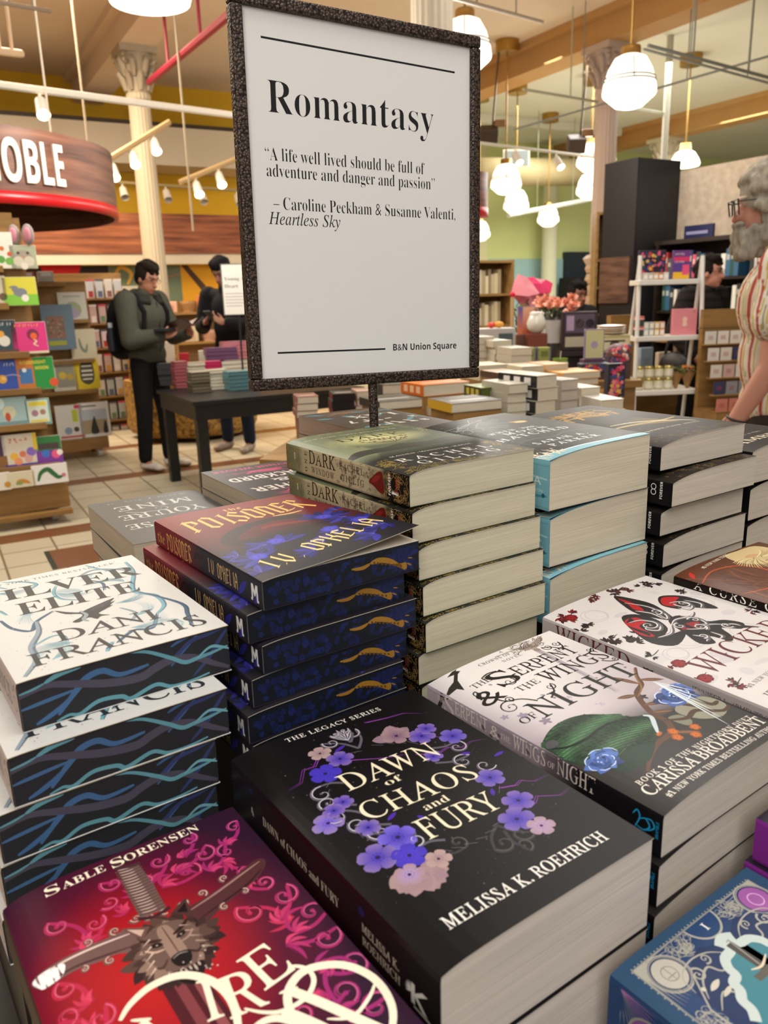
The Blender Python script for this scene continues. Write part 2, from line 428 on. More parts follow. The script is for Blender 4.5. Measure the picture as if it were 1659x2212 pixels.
# ------------------------------------------------------------------ paperbacks
PAGES = '#cdc4b6'
def make_book(w, h, t, front, spine=None, cover='#222222', spinecol=None, drop=.002, lam=.02, curl=None, edge=None, edgecol=None,
              pages=PAGES, colfn=None, grid=(12, 2), label=None, cat='book', group=None, name='paperback_book', rough=.34, backcol=None, edgefore=None, coat=.0, paperedge='#c9c2b0', spec=.12):
    """book lying on its back: local x from spine to fore edge, y from foot to head, z up"""
    root = thing(name, label, cat, group=group)
    rise = lambda u: -drop*math.exp(-max(u, 0)/lam)
    cz = curl if curl else (lambda u, v: 0.0)
    top = lambda u, v, hh=0.0: (u, v, t+rise(u)+cz(u, v)+hh)
    mb = MB(); th = .00045
    us = sorted(set([0, .003, .008, .015, .026]+[w*i/grid[0] for i in range(1, grid[0]+1)])); us = [u for u in us if u <= w]
    vsn = [h*j/grid[1] for j in range(grid[1]+1)]
    if curl and grid[1] < 8: vsn = [h*j/8 for j in range(9)]
    nu, nv = len(us), len(vsn)
    V = [top(u, v) for v in vsn for u in us]
    F = [(j*nu+i, j*nu+i+1, (j+1)*nu+i+1, (j+1)*nu+i) for j in range(nv-1) for i in range(nu-1)]
    if colfn:
        cc = [colfn(u*1000, v*1000) for v in vsn for u in us]; mb.add(V, F, lambda i: cc[i])
    else: mb.add(V, F, cover)
    lo = [(a, b, c-th) for a, b, c in V]
    mb.add(lo, [f[::-1] for f in F], '#d8d3c8')
    n = nu*nv
    B = V+lo
    rim = [[i, i+n, i+1+n, i+1] for i in range(nu-1)] + [[(nv-1)*nu+i, (nv-1)*nu+i+1, (nv-1)*nu+i+1+n, (nv-1)*nu+i+n] for i in range(nu-1)] + \
          [[j*nu+nu-1, j*nu+nu-1+n, (j+1)*nu+nu-1+n, (j+1)*nu+nu-1] for j in range(nv-1)]
    mb.add(B, rim, paperedge)
    sc = spinecol or cover
    ts_ = t-drop
    q = [0, .07, .5, .93, 1]
    bul = lambda z: -.0006*max(0, min(1, z/(.07*ts_), (ts_-z)/(.07*ts_)))
    sv = vsn if callable(sc) else [0, h]
    SV = [(bul(ts_*a), v, ts_*a) for v in sv for a in q]
    SF = [(j*5+i, j*5+i+1, (j+1)*5+i+1, (j+1)*5+i) for j in range(len(sv)-1) for i in range(4)]
    if callable(sc):
        c2 = [sc((h-v)*1000, ts_*a*1000) for v in sv for a in q]; mb.add(SV, [f[::-1] for f in SF], lambda i: c2[i])
    else: mb.add(SV, [f[::-1] for f in SF], sc)
    mb.box((0, 0, 0), (w, h, th), backcol or cover if not callable(backcol or cover) else '#222222')
    cuts = [u for u in us if 0 < u < w]
    if front: front.emit(mb, lambda u, v, hh: top(u, v, hh), cuts, cutsv=[v for v in vsn if 0 < v < h] if curl else (), bounds=(.0004, w-.0004, .0004, h-.0004))
    if spine: spine.emit(mb, lambda s_, z, hh: (bul(z)-hh, h-s_, z), bounds=(.0004, h-.0004, .0006, ts_-.0006))
    mb.build('cover', paint('printed_cover_%d_%d' % (int(rough*100), int(spec*100)), rough=rough+.06, spec=spec, coat=coat, bump=.04, bscale=900), root)
    # page block, its top following the cover
    pb = MB(); e = .0006
    prof = [(u, t-th*1.05+rise(u)) for u in us if .001 < u < w-e]+[(w-e, t-th*1.05+rise(w))]
    prof = [(e*.5, ts_-th-.0002)]+prof
    ring = [(e*.5, th)]+[(w-e, th)]+prof[::-1]
    m = len(ring); y0, y1 = e, h-e
    P = [(a, y0, b) for a, b in ring]+[(a, y1, b) for a, b in ring]
    ec = edgecol or pages
    pb.add(P, [list(range(m))], ec, 1 if edgecol else 0); pb.add(P, [list(range(2*m-1, m-1, -1))], ec, 1 if edgecol else 0)
    pb.add(P, [(1, m+1, m+2, 2)], ec, 1 if edgecol else 0)
    pb.add(P, [(i, m+i, m+(i+1) % m, (i+1) % m)[::1] for i in range(2, m)]+[(0, m, m+1, 1)], pages)
    if edge: edge.emit(pb, lambda u, z, hh: (u, y0-hh, z), mat=1, bounds=(e, w-e, th, t-drop-th*1.2))
    if edgefore: edgefore.emit(pb, lambda v, z, hh: (w-e+hh, v, z), mat=1)
    pb.build('page_block', [pages_mat(), paint('painted_page_edge', rough=.6, spec=.3)], root)
    return root
ORD = ['topmost', 'second down', 'third down', 'fourth down', 'fifth down', 'sixth down', 'seventh down', 'eighth down', 'ninth down', 'tenth down']
def place_stack(root, poses, ztop, t, ang, labels, jit=0.0, seed=1):
    rnd = random.Random(seed)
    for k, p in enumerate(poses):
        a = R(ang+(p[2] if len(p) > 2 else 0))
        loc = (p[0], p[1], ztop-t*(k+1))
        if k == 0: root.location = loc; root.rotation_euler.z = a; root['label'] = labels[0]
        else: copy_tree(root, loc, a, labels[k])
def stack_labels(desc, where, n):  # one label per book of a stack
    return ['%s, %s in the stack %s' % (desc, ORD[k], where) for k in range(n)]

# ================================================================== front display table
rng = random.Random(7)
TZ = 0.90
tb = thing('display_table', 'dark display table in the foreground carrying the stacks of fantasy novels', 'table', (0, 0, 0))
RB = R(34.8)
def tl(a, b, z=0): return Vector((a*math.cos(RB)-b*math.sin(RB), a*math.sin(RB)+b*math.cos(RB), z))
darkwood = ramp_mat('dark_stained_wood', [(.3, '#1c1714'), (.7, '#2d2521')], (2, 30, 30), .45)
m = MB(); m.bbox((.02, -.02, TZ-.035), (1.35, 1.015, TZ), .004, '#221c19'); o = m.build('tabletop', darkwood, tb); o.rotation_euler.z = RB
for a in (.08, 1.29):
    for b in (.04, .95):
        m = MB(); m.bbox((a-.03, b-.03, 0), (a+.03, b+.03, TZ-.035), .004, '#221c19'); o = m.build('leg', darkwood, tb); o.rotation_euler.z = RB
def riser(pose, w, h, top):                     # block under a stack that lifts it to its height
    if top-TZ < .004: return
    m = MB(); m.box((.004, .004, 0), (w-.004, h-.004, top-TZ-.0004), '#221c19')
    o = m.build('riser_block', darkwood, tb); o.location = (pose[0], pose[1], TZ+.0002); o.rotation_euler.z = R(pose[2])

# ------------------------------------------------------------------ "Dawn of Chaos and Fury"
def dawn_front():
    A = Art(); r = random.Random(3)
    V1, V2, P1, P2 = '#4436b0', '#8068ac', '#a08488', '#7c6078'
    # dust and specks
    for i in range(260):
        a = r.random()*6.28; d = r.gauss(62, 22); u, v = 74+d*.85*math.cos(a), 112+d*1.15*math.sin(a)
        if 5 < u < 150 and 28 < v < 215: A.disc((u, v), r.choice([.18, .25, .3, .5]), r.choice(['#4a464a', '#6a6468', '#39333c', '#7a6a50', '#3a2a5a']), 5)
    # lightning
    for L in ([(48,190),(38,180),(30,181),(22,170),(12,168)], [(100,150),(112,142),(122,144),(130,138),(140,140),(150,136)], [(118,88),(128,84),(134,86),(140,80),(152,80)],
              [(112,66),(124,64),(130,68),(142,60),(153,62)], [(60,172),(80,160),(96,154)], [(96,206),(112,202),(126,200),(138,190)], [(104,176),(118,168),(132,150)]):
        A.stroke(L, .8, '#7a2f9a', n=1, taper='end'); A.stroke([(x+1.2, y-1) for x, y in L], .3, '#b060c8', n=1, taper='end')
    # silver scrollwork around the wreath
    for c, rr, a, tr, tail in (((62,197),7,2.6,1.2,(74,180)), ((80,199),7,.6,-1.2,(74,180)), ((70,205),4,3.,1.1,(74,190)), ((78,206),4,.2,-1.1,(74,190)),
        ((27,150),9,1.2,1.1,(44,152)), ((25,140),7,3.5,-1.2,(38,128)), ((22,126),9,2.,1.2,(40,112)), ((28,112),7,4.,-1.1,(44,100)), ((34,98),8,2.8,1.1,(50,84)),
        ((120,124),9,.4,1.2,(104,134)), ((128,112),8,5.6,-1.1,(112,104)), ((128,140),8,.9,-1.2,(112,150)), ((46,80),6,4.4,1.1,(60,70)), ((64,64),6,5.,1.1,(50,62)),
        ((84,48),8,3.4,1.,(92,62)), ((98,48),8,5.8,-1.,(92,62)), ((92,40),6,4.7,1.,(92,56))):
        dim = c[1] < 66 and c[0] > 60
        A.scroll(c, rr, a, tr, 1.9, '#3a363c' if dim else '#5f5a68', tail); A.scroll((c[0]+.5, c[1]+.4), rr*.93, a, tr*.9, .8, '#57524a' if dim else '#c4becc', None)
    for d in (-5, -2.5, 0, 2.5, 5): A.leaf((74, 193), (74+d*1.7, 210-abs(d)*1.1), 2.2, '#b9b4be'); A.leaf((74, 194), (74+d*1.6, 208-abs(d)), .9, '#2a262c')
    for a0 in range(0, 360, 9):
        if 30 < a0 < 330 and r.random() < .8: A.stroke([(74+50*math.cos(R(a0)), 118+58*math.sin(R(a0))), (74+52*math.cos(R(a0+8)), 118+61*math.sin(R(a0+8)))], .5, '#8d8896', n=1)
    # petal clusters
    def ruffle(c, rr, col, a0, a1):
        for i in range(26):
            a = R(a0+(a1-a0)*r.random()); d = rr*(.5+.5*r.random())
            A.leaf((c[0]+d*.2*math.cos(a), c[1]+d*.2*math.sin(a)), (c[0]+d*math.cos(a), c[1]+d*math.sin(a)), rr*.55, mixc(col, '#7c6480', r.random()*.55))
    ruffle((102, 176), 17, P1, 20, 160); ruffle((32, 62), 21, '#a48a88', 190, 345)
    for b in ((124,132,4,-.4), (140,116,5,.1), (58,186,6,.3), (44,104,5,.4), (110,84,4,1), (63,92,3,2)): A.leaf((b[0], b[1]), (b[0]+b[2]*1.9*math.cos(b[3]), b[1]+b[2]*1.9*math.sin(b[3])), 3, '#4a2aa0')
    F = [(49.5,190.9,9.5,P1,'#b09a98'), (56.8,176.9,11,V1,V2), (40,168.2,12.5,'#4638c0',V1), (103.6,177,12,P2,P1), (117.7,166,11.5,V1,V2), (134.7,152.7,11.5,V1,'#7362b4'), (126,172,9,V1,V2),
         (121.3,99.6,11.5,V1,'#7c6ab0'), (118.6,71.5,12,V1,V2), (105.2,58.9,13,V1,'#7c68ac'), (112.1,46,10,'#b294b8','#a08a98'), (32.9,135.7,8,V1,V2), (15.4,124.5,11.5,'#6a58cc','#8c78ac'), (24,132,8,V1,V2),
         (31.5,106,9,V1,'#8470a8'), (40,88.3,13.5,V1,'#7466d0'), (21.4,81.7,13.5,V1,'#806ca8'), (36,72,12,'#4c3cc4',V1), (27,60,10,'#a48cc0',P1), (47,60,9,P1,'#ae9694'), (108,141,8,V1,V2)]
    for i, (u, v, rr, ci, co) in enumerate(F): A.flower((u, v), rr*.88, ci, co, 5, rot=i*1.1, sq=.92)
    c = '#ece2c4'
    A.text('THE LEGACY SERIES', (38.7, 217), (116.5, 213.5), 5, '#e8e4dc', sp=1.15)
    A.text('DAWN', (41.5, 142.5), (115, 139.5), 18.5, c, 'thin'); A.text('of', (64, 132.5), (77, 132), 6.2, c)
    A.text('CHAOS', (35.1, 110.5), (117, 104.5), 17.5, c, 'thin'); A.text('and', (68, 97.5), (86.5, 96.8), 6.6, c)
    A.text('FURY', (52.8, 75.5), (108, 72.5), 18.5, c, 'thin')
    A.text('MELISSA K. ROEHRICH', (19.6, 17.5), (134, 14.8), 8.5, '#f2efe8', 'serif', 1.05)
    return A
def dawn_spine():
    A = Art(); c = '#c9b9a4'
    A.text('DAWN of CHAOS and FURY', (45, 31.5), (137, 31.5), 6.4, c); A.text('MELISSA K.', (160, 34), (193, 33.5), 5.2, c); A.text('ROEHRICH', (160, 25.5), (194, 25.5), 5.2, c)
    A.text('4', (28, 30), (32, 30), 6, '#b8aea0')
    for k in range(6): A.leaf((203, 30), (203-5*math.cos(R(k*18-20)), 30+6*math.sin(R(k*18-20))), .9, '#d8d4cc')
    A.poly([(203,24),(203,36),(206,36),(206,31),(212,36),(216,36),(208,30),(216,24),(212,24),(206,29),(206,24)], '#d8d4cc'); A.poly([(205,22.2),(218,22.2),(218,23.2),(205,23.2)], '#d8d4cc')
    A.disc((160, 46), 3, '#2a1c52', 10); A.disc((30, 48), 2.4, '#241a46', 10)
    return A
p = [(.0199, .2987, 0), (.0195, .2965, .2)]
b = make_book(.154, .226, .0595, dawn_front(), dawn_spine(), '#141214', lambda s, z: mixc('#161114', '#2a0a14', 1-abs(s-110)/110), drop=.0035, lam=.012, rough=.30, coat=.0,
              label='thick black novel with violet flower wreath, on top of its stack at front centre', name='paperback_novel', pages='#cfc5bc', group='books with violet wreath covers')
place_stack(b, p, 1.1019, .0595, 34.79, ['thick black novel with a violet flower wreath around its cream title, cover in full view', 'thick black novel directly under the one with the violet flower wreath'])
riser((.0195, .2965, 35), .154, .226, 1.1019-.119)

# ------------------------------------------------------------------ "Dire Bound"
def dire_col(u, v):
    d = math.hypot((u-52)/66, (v-112)/88); c = mixc('#c01c1a', '#a01420', d/.5) if d < .5 else (mixc('#a01420', '#54112c', (d-.5)/.42) if d < .92 else mixc('#54112c', '#2c132b', (d-.92)/.5))
    return c
def dire_front():
    A = Art()
    def fl(c, rr, a, tr, tail, k=1.0):
        col = mixc('#b82848', '#98286c', max(0, min(1, (math.hypot(c[0]-52, c[1]-112)-45)/50)))
        A.scroll(c, rr, a, tr, 2.5*k, col, tail); A.scroll((c[0]+.4, c[1]+.2), rr*.94, a, tr*.85, .7*k, mixc(col, '#ff9ab8', .35))
        for q in (0, 1, 2, 3):
            t = tail; ang = math.atan2(c[1]-t[1], c[0]-t[0])+(.9-.55*q)*(1 if tr > 0 else -1)
            L = rr*(1.7-.2*q); A.leaf(t, (t[0]+L*math.cos(ang), t[1]+L*math.sin(ang)), 2.4*k, mixc(col, '#ff5a7a', .12*q), bend=2)
            A.stroke([t, (t[0]+L*.8*math.cos(ang), t[1]+L*.8*math.sin(ang))], .5, mixc(col, '#5a0a2a', .5), n=1, taper='end')
    for a in (((21,172),7,2.2,1.2,(33,150)), ((37,161),6.5,.6,-1.2,(30,146)), ((54,186),7,2.5,1.2,(66,172)), ((82,188),7,.4,-1.2,(72,172)), ((93,170),8,5.5,1.2,(76,166)), ((106,178),8,1.0,-1.25,(86,172)),
              ((118,172),7,1.2,1.1,(104,160)), ((120,150),7,5.8,-1.1,(112,164)), ((108,118),9,2.2,1.25,(124,100)), ((128,118),9,.9,-1.2,(118,102)), ((134,98),8,5.6,1.2,(120,90)), ((131,78),9,.3,-1.2,(112,86)),
              ((133,56),8,5.2,1.1,(116,64)), ((120,44),9,4.,1.2,(124,66)), ((14,128),7,2.,1.1,(22,112)), ((9,112),9,3.,1.2,(20,96)), ((22,100),8,1.,-1.2,(14,84)), ((10,84),8,3.4,1.1,(22,70)), ((28,78),9,.6,-1.2,(18,64)),
              ((12,56),9,2.8,1.1,(26,44)), ((34,46),9,1.,-1.1,(24,34)), ((128,28),9,.2,1.1,(110,36)), ((70,176),5,1.6,-1.2,(62,164)), ((48,172),6,3.6,1.2,(56,160)), ((98,46),7,3.2,1.2,(112,52)), ((124,134),6,4.6,1.2,(114,140)), ((104,196),6,.8,-1.1,(96,182)), ((132,190),6,.9,1.0,(122,176))):
        fl(*a)
    # blade
    A.poly([(50.5,106),(70.5,96),(74,30),(68,8),(62,2),(57,8),(52,30)], '#4a1620'); A.poly([(56,104),(61,102),(63.5,4),(62,2),(58,8)], '#7c3a40'); A.poly([(64.5,100),(68.5,98),(70,30),(66,8),(65,6)], '#8a4a4e')
    # guard arms
    A.blob([(1.5,146.6),(14,147.8),(30,147.4),(42,146.6),(52,146),(56,132),(48,129),(40,133),(32,133.5),(20,136),(8,135.8),(3.5,138.5)], '#705450'); A.stroke([(2.5,145.4),(18,145.6),(34,144.6),(50,142.5)], 1.4, '#e3c9c0'); A.stroke([(6,138),(20,138.4),(34,136),(50,133)], 1.6, '#4c2c30')
    A.blob([(1.8,146),(10,146.6),(17,144),(14,137),(6,136.4),(3.6,139)], '#f6f3f2')
    A.blob([(78,140),(92,143),(104,146),(116,150),(128,154),(133,152),(131,146),(122,139),(110,135),(98,131),(84,126)], '#4e2a2e'); A.stroke([(82,139),(98,142.5),(114,147),(130,151.5)], 1.5, '#9a7470'); A.stroke([(84,130),(100,134),(116,138.5),(128,145)], 1.2, '#2a1216')
    for c, rr, a, tr in (((30,150),3,4.2,1.3), ((44,149),3.2,4.5,-1.3), ((36,131),3,1.5,1.3), ((24,133.6),2.4,1.5,-1.3), ((92,147),3.2,5,1.3), ((107,151),3,4.4,-1.3), ((98,130),3,1.2,1.2), ((112,134),2.6,1.6,-1.2), ((56,151),3.4,3,1.4), ((80,146),3.6,.4,-1.4), ((62,148),3,3.6,1.2), ((70,147),3,5.2,-1.2)):
        A.scroll(c, rr, a, tr, 1.7, '#6e4c48'); A.scroll((c[0]+.3, c[1]+.3), rr*.9, a, tr*.9, .6, '#d4b8ac')
    # grip, collar and pommel
    A.poly([(60.5,197),(71.5,193),(73,172),(72,149),(58,149),(58.5,172)], '#6e5854')
    for k in range(17):
        y = 151+k*2.6; A.stroke([(58.2,y+1.2),(65,y-.4),(72.6,y-.2)], 1.3, '#5c4440', n=3, taper=False); A.stroke([(60,y+2.1),(64.5,y+.9),(68,y+.8)], .8, '#c9b0a8', n=3)
    A.stroke([(59,197.5),(66,194.5),(73,193.5)], 2.6, '#4a2c34', taper=False); A.disc((66.5, 202), 6.2, '#5a3038', 16, 4.6); A.ring((66.5, 202), 3.6, 1.1, '#2a1218'); A.disc((66.5, 202), 2.2, '#1d0d12'); A.disc((60, 199.5), 2, '#4a2630'); A.disc((73, 199), 2, '#4a2630')
    A.stroke([(57,150),(64,146.5),(74,148)], 2.4, '#3c2024', taper=False)
    # wolf head: mane tufts, ears, muzzle
    r = random.Random(5); c0 = (65.5, 122)
    for ringr, n, cols in ((25, 30, ['#45302c', '#301e1e', '#584038']), (20, 26, ['#6e544c', '#442f2c', '#8a7062']), (15, 20, ['#846a5c', '#503a36', '#a08676'])):
        for i in range(n):
            a = 2*math.pi*i/n+r.random()*.15; L = ringr*(1+.22*r.random())*(1.0 if math.sin(a) < .2 else .8)
            t = (c0[0]+L*.93*math.cos(a), c0[1]+L*math.sin(a)); q = (c0[0]+L*.45*math.cos(a), c0[1]+L*.45*math.sin(a))
            A.leaf(q, t, ringr*.3, mixc(r.choice(cols), '#2a1618', .45 if t[0] > 74 else 0), bend=r.choice([-1.5, 1.5]))
    A.poly([(47,148.5),(60,141),(54,134)], '#6a4c46'); A.poly([(49.5,146),(57,140.5),(54,137)], '#c8ab9c'); A.poly([(83.5,150),(72,143),(82,136)], '#4a2e2c'); A.poly([(81.8,146.5),(75.5,142),(80.5,138.5)], '#1d0f10')
    A.blob([(54,134),(64,139),(76,135),(80,124),(76,112),(70,102),(64,100),(58,106),(52,116),(51,126)], '#6a524a')
    A.blob([(62,136),(68,136),(70,122),(70,110),(66,106),(62,110),(61,122)], '#947a6c'); A.stroke([(65,137),(65.5,126),(66,112)], .8, '#5c4038')
    for sx, dk in ((-1, 0), (1, .5)):
        A.stroke([(65+sx*3,128),(65+sx*8,130),(65+sx*13,134)], 2.4, mixc('#3a2220', '#1a0c0c', dk)); A.leaf((65+sx*3.4,124.5), (65+sx*10,127.5), 3.6, '#1d1010'); A.disc((65+sx*6.5, 125.8), .6, '#a89484', 8)
        A.stroke([(65+sx*4,121),(65+sx*9,122),(65+sx*13,126)], 1.3, mixc('#c8aa98', '#5c403c', dk)); A.stroke([(65+sx*5,114),(65+sx*9,110),(65+sx*12,112)], 1.6, mixc('#4a302c', '#1d0f10', dk))
        for q in range(5): A.stroke([(65+sx*(8+q),132-q*5),(65+sx*(13+q*1.2),129-q*5.4)], .9, mixc('#d9bfae', '#6a4c44', dk), n=1, taper='end')
    A.blob([(61,113),(66,115),(71,113),(70,107),(66,104.5),(62,107)], '#17100f'); A.stroke([(62,112.5),(66,113.8),(70,112.5)], .7, '#8f8682')
    A.blob([(58,104),(66,103),(74,103),(72,96),(66,91),(60,96)], '#1c1012')
    for q in range(6): A.leaf((60+q*2.3,103.5), (60.4+q*2.25,98+(q % 2)*2.2), 1.3, '#b5a69c')
    for q in range(16): A.disc((57+r.random()*24, 95+r.random()*18), .5, '#cfc4c0', 5)
    c = '#f3ead2'
    A.text('S', (21, 198.5), (29, 198.5), 8, c, 'serifb'); A.text('ABLE', (30.5, 198.6), (55, 199.4), 6.2, c, 'serifb'); A.text('S', (58.5, 198.2), (66, 198.4), 8.4, c, 'serifb'); A.text('ORENSEN', (66.5, 199.2), (113.5, 200.8), 6.6, c, 'serifb')
    # title with swashes
    A.stroke([(36,86),(42,70),(50,52),(56,36)], 5.5, c, taper=False); A.stroke([(29,93),(36,99),(48,103),(62,100),(72,88),(75,72),(70,54),(58,42)], 4.6, c); A.stroke([(33,90),(38,86.5),(41,85)], 2, c)
    A.text('I', (61, 67.5), (69, 66), 25, c, 'serif'); A.text('R', (70, 62.5), (89, 59.5), 25, c, 'serif'); A.text('E', (90, 67), (109, 69.5), 25, c, 'serif')
    A.stroke([(78,64),(84,57),(92,52),(104,52),(112,58),(113,66),(108,72),(104,70)], 2.6, c)
    A.stroke([(70,44),(78,52),(88,50),(96,38),(102,22),(106,10)], 4, c); A.stroke([(92,52),(97,44),(104,30),(110,14)], 4.4, c, taper=False); A.stroke([(90,52.5),(93,52),(96,51)], 1.6, c)
    A.stroke([(100,60),(108,46),(118,26),(126,10)], 5.2, c, taper=False); A.stroke([(95,61.5),(99,61),(104,59.5)], 1.8, c)
    A.stroke([(108,26),(98,32),(94,46),(99,60),(112,66),(128,58),(136,42),(134,24),(124,12),(112,10)], 4.6, c); A.stroke([(136,40),(128,34),(116,30),(106,36)], 2, c)
    A.text('BOUND', (20, 22), (96, 18), 24, c, 'serif')
    return A
b = make_book(.14, .21, .036, dire_front(), None, '#4a1c3c', '#3a2418', drop=.006, lam=.010, rough=.42, colfn=dire_col, grid=(28, 30), name='paperback_novel',
              label='red novel with a wolf-headed sword on its cover, bottom left of the picture')
b.location = (-.0993, .2044, 1.0813-.036); b.rotation_euler.z = R(34.92)
riser((-.0993, .2044, 34.92), .14, .21, 1.0813-.036)

# ------------------------------------------------------------------ "Silver Elite"
def silver_front():
    A = Art(); r = random.Random(11)
    for i in range(150): A.disc((r.uniform(6, 136), r.uniform(5, 204)), r.choice([.3, .4, .6]), r.choice(['#8d959c', '#b9c4c8', '#6f7880']), 5)
    T, N_, G = '#6fa3b3', '#3c5a78', '#8797a4'
    for L, w, c in (([(12,116),(16,94),(26,80),(33,96),(48,110)], 3.2, N_), ([(33,96),(30,74),(20,50),(18,27),(6,6)], 5, G), ([(20,50),(34,60),(42,56),(40,38)], 2, T), ([(129,192),(126,160),(111,114),(121,92),(119,68),(108,54)], 4.6, T),
                    ([(126,160),(118,175),(100,188),(84,178)], 3.6, G), ([(111,114),(130,64),(126,39),(120,17)], 3.4, N_), ([(64,168),(58,150),(60,132),(72,120)], 2.6, T), ([(86,168),(96,150),(92,130)], 2.2, N_), ([(4,150),(14,140),(18,124)], 2.4, T),
                    ([(68,20),(84,34),(96,30),(108,54)], 3.4, N_), ([(66,24),(58,10)], 3, T), ([(30,206),(44,196),(52,182),(42,170)], 3, T), ([(98,206),(104,190),(110,178)], 2.6, T), ([(90,84),(96,66),(88,52)], 2.4, G), ([(8,190),(22,196),(30,186)], 2.6, T)):
        A.stroke(L, w, c, n=6); A.stroke([(x+1.2, y-.8) for x, y in L], w*.35, mixc(c, '#24384c', .6), n=6)
    for cx, cy, a0, n in ((70,130,1.,14), (94,60,.2,12), (44,40,2.4,14), (60,150,4.6,12), (100,180,3.4,10), (20,180,5.2,12), (84,40,5.5,14), (36,120,3.6,10), (112,140,1.8,10), (90,95,5.9,12), (26,20,.4,12), (110,16,1.,8)):
        for k in range(n):
            a = a0+k*.07; L = 22+k*.9; A.stroke([(cx, cy), (cx+L*.5*math.cos(a)+2, cy+L*.5*math.sin(a)), (cx+L*math.cos(a+.35), cy+L*math.sin(a+.35))], .35, mixc('#9fc2cc', '#5d93a4', r.random()), n=3)
    d = '#2b2f33'
    A.blob([(49,109.5),(58,98),(64,94),(72,98),(93,108),(88,100),(92,101),(86,94),(88,93),(81,88),(74,82),(80,74),(74,76),(70,72),(66,79),(58,74),(54,78),(62,84),(63,90),(54,97)], d, 3)
    A.stroke([(64,96),(66,86),(62,78),(64,72)], 3.2, '#8d979e'); [A.stroke([(70+k*2,91+k*.6),(76+k*2.4,99+k)], .4, '#7a8288', n=1) for k in range(6)]; [A.stroke([(52+k*2,104-k*1.6),(56+k*2,99-k*1.4)], .4, '#7a8288', n=1) for k in range(4)]
    A.text('NEW YORK TIMES BESTSELLER', (14, 196.5), (120, 193), 4.6, '#5d6468', 'serif', 1.2)
    A.text('SILVER', (4, 157.5), (130, 150.5), 27, d, 'serifb'); A.text('ELITE', (26, 116.4), (116.5, 110.6), 27, d, 'serifb'); A.text('DANI', (36.5, 46.9), (108, 44), 21.5, d, 'serif'); A.text('FRANCIS', (13.2, 16.4), (131, 12.4), 21.5, d, 'serif')
    return A
def silver_edge():
    A = Art(); T, Bl, Pu = '#5f97a4', '#3f6390', '#4b4858'
    for L, w, c in (([(21.6,5),(29.4,13.4),(35,19),(41.6,25),(52,26.5),(63,20.5),(82,22)], 4.4, '#41658f'), ([(0,15),(16,17),(34,19)], 2.6, '#41658f'), ([(8,3),(16,6),(24,10),(29,14)], 3.4, Bl), ([(97,16),(108,26),(118,34)], 2.4, '#3d5a86'), ([(88,20),(100,22),(112,30),(126,32),(138,34)], 3, '#333d6a'), ([(112,4),(124,14),(132,24),(139,32)], 3.2, '#333d6a'),
                    ([(-1,23.5),(17,27),(33.5,23),(54.5,17),(75,14.5),(86,18),(97.5,20.5),(114,17.5),(128,9),(139,3)], 6.0, Pu), ([(15.9,29),(26,32.5),(38.6,33.4)], 3.4, T), ([(70,34),(82,31),(97.6,22),(107,16),(116.4,16.5),(127,17.5),(139,19.5)], 3.0, T), ([(116,16.5),(126,22),(134,20),(140,17)], 2.2, '#6ea6b2'),
                    ([(20,1),(28,3),(34.5,1.5),(47,6.5),(61.5,5),(68,1.5),(85,6),(95.5,1.5),(109,1),(124,3)], 3.0, T), ([(0,25.5),(9,27),(16,29)], 1.6, T), ([(98,30),(106,33),(114,34.5)], 2.2, '#3d5a86')):
        A.stroke(L, w, c, n=6)
    return A
def silver_spine():
    A = Art()
    A.text('FRANCIS', (128, 10), (186, 10), 14, '#4a4448', 'serif'); A.ring((198, 16), 5, .7, '#6a6468'); A.text('SILVER ELITE', (10, 10), (118, 10), 15, '#4a4448', 'serif'); A.stroke([(190,28),(196,24),(202,30),(208,26)], 1.2, '#6a6468')
    return A
P = [(-.2281, .4477), (-.2268, .4209), (-.2359, .4148), (-.238, .4142), (-.241, .411)]
b = make_book(.1405, .209, .0348, silver_front(), silver_spine(), '#cfd0cd', '#c4b2aa', drop=.001, lam=.01, edge=silver_edge(), edgecol='#26272b', rough=.45, name='paperback_novel', group='white and teal novels with black vine-painted edges', paperedge='#b8a98a')
place_stack(b, P, 1.1792, .035, 34.85, stack_labels('white novel with black vine-painted page edge', 'at far left', 5))
riser((-.241, .411, 34.85), .1405, .209, 1.1792-.175)

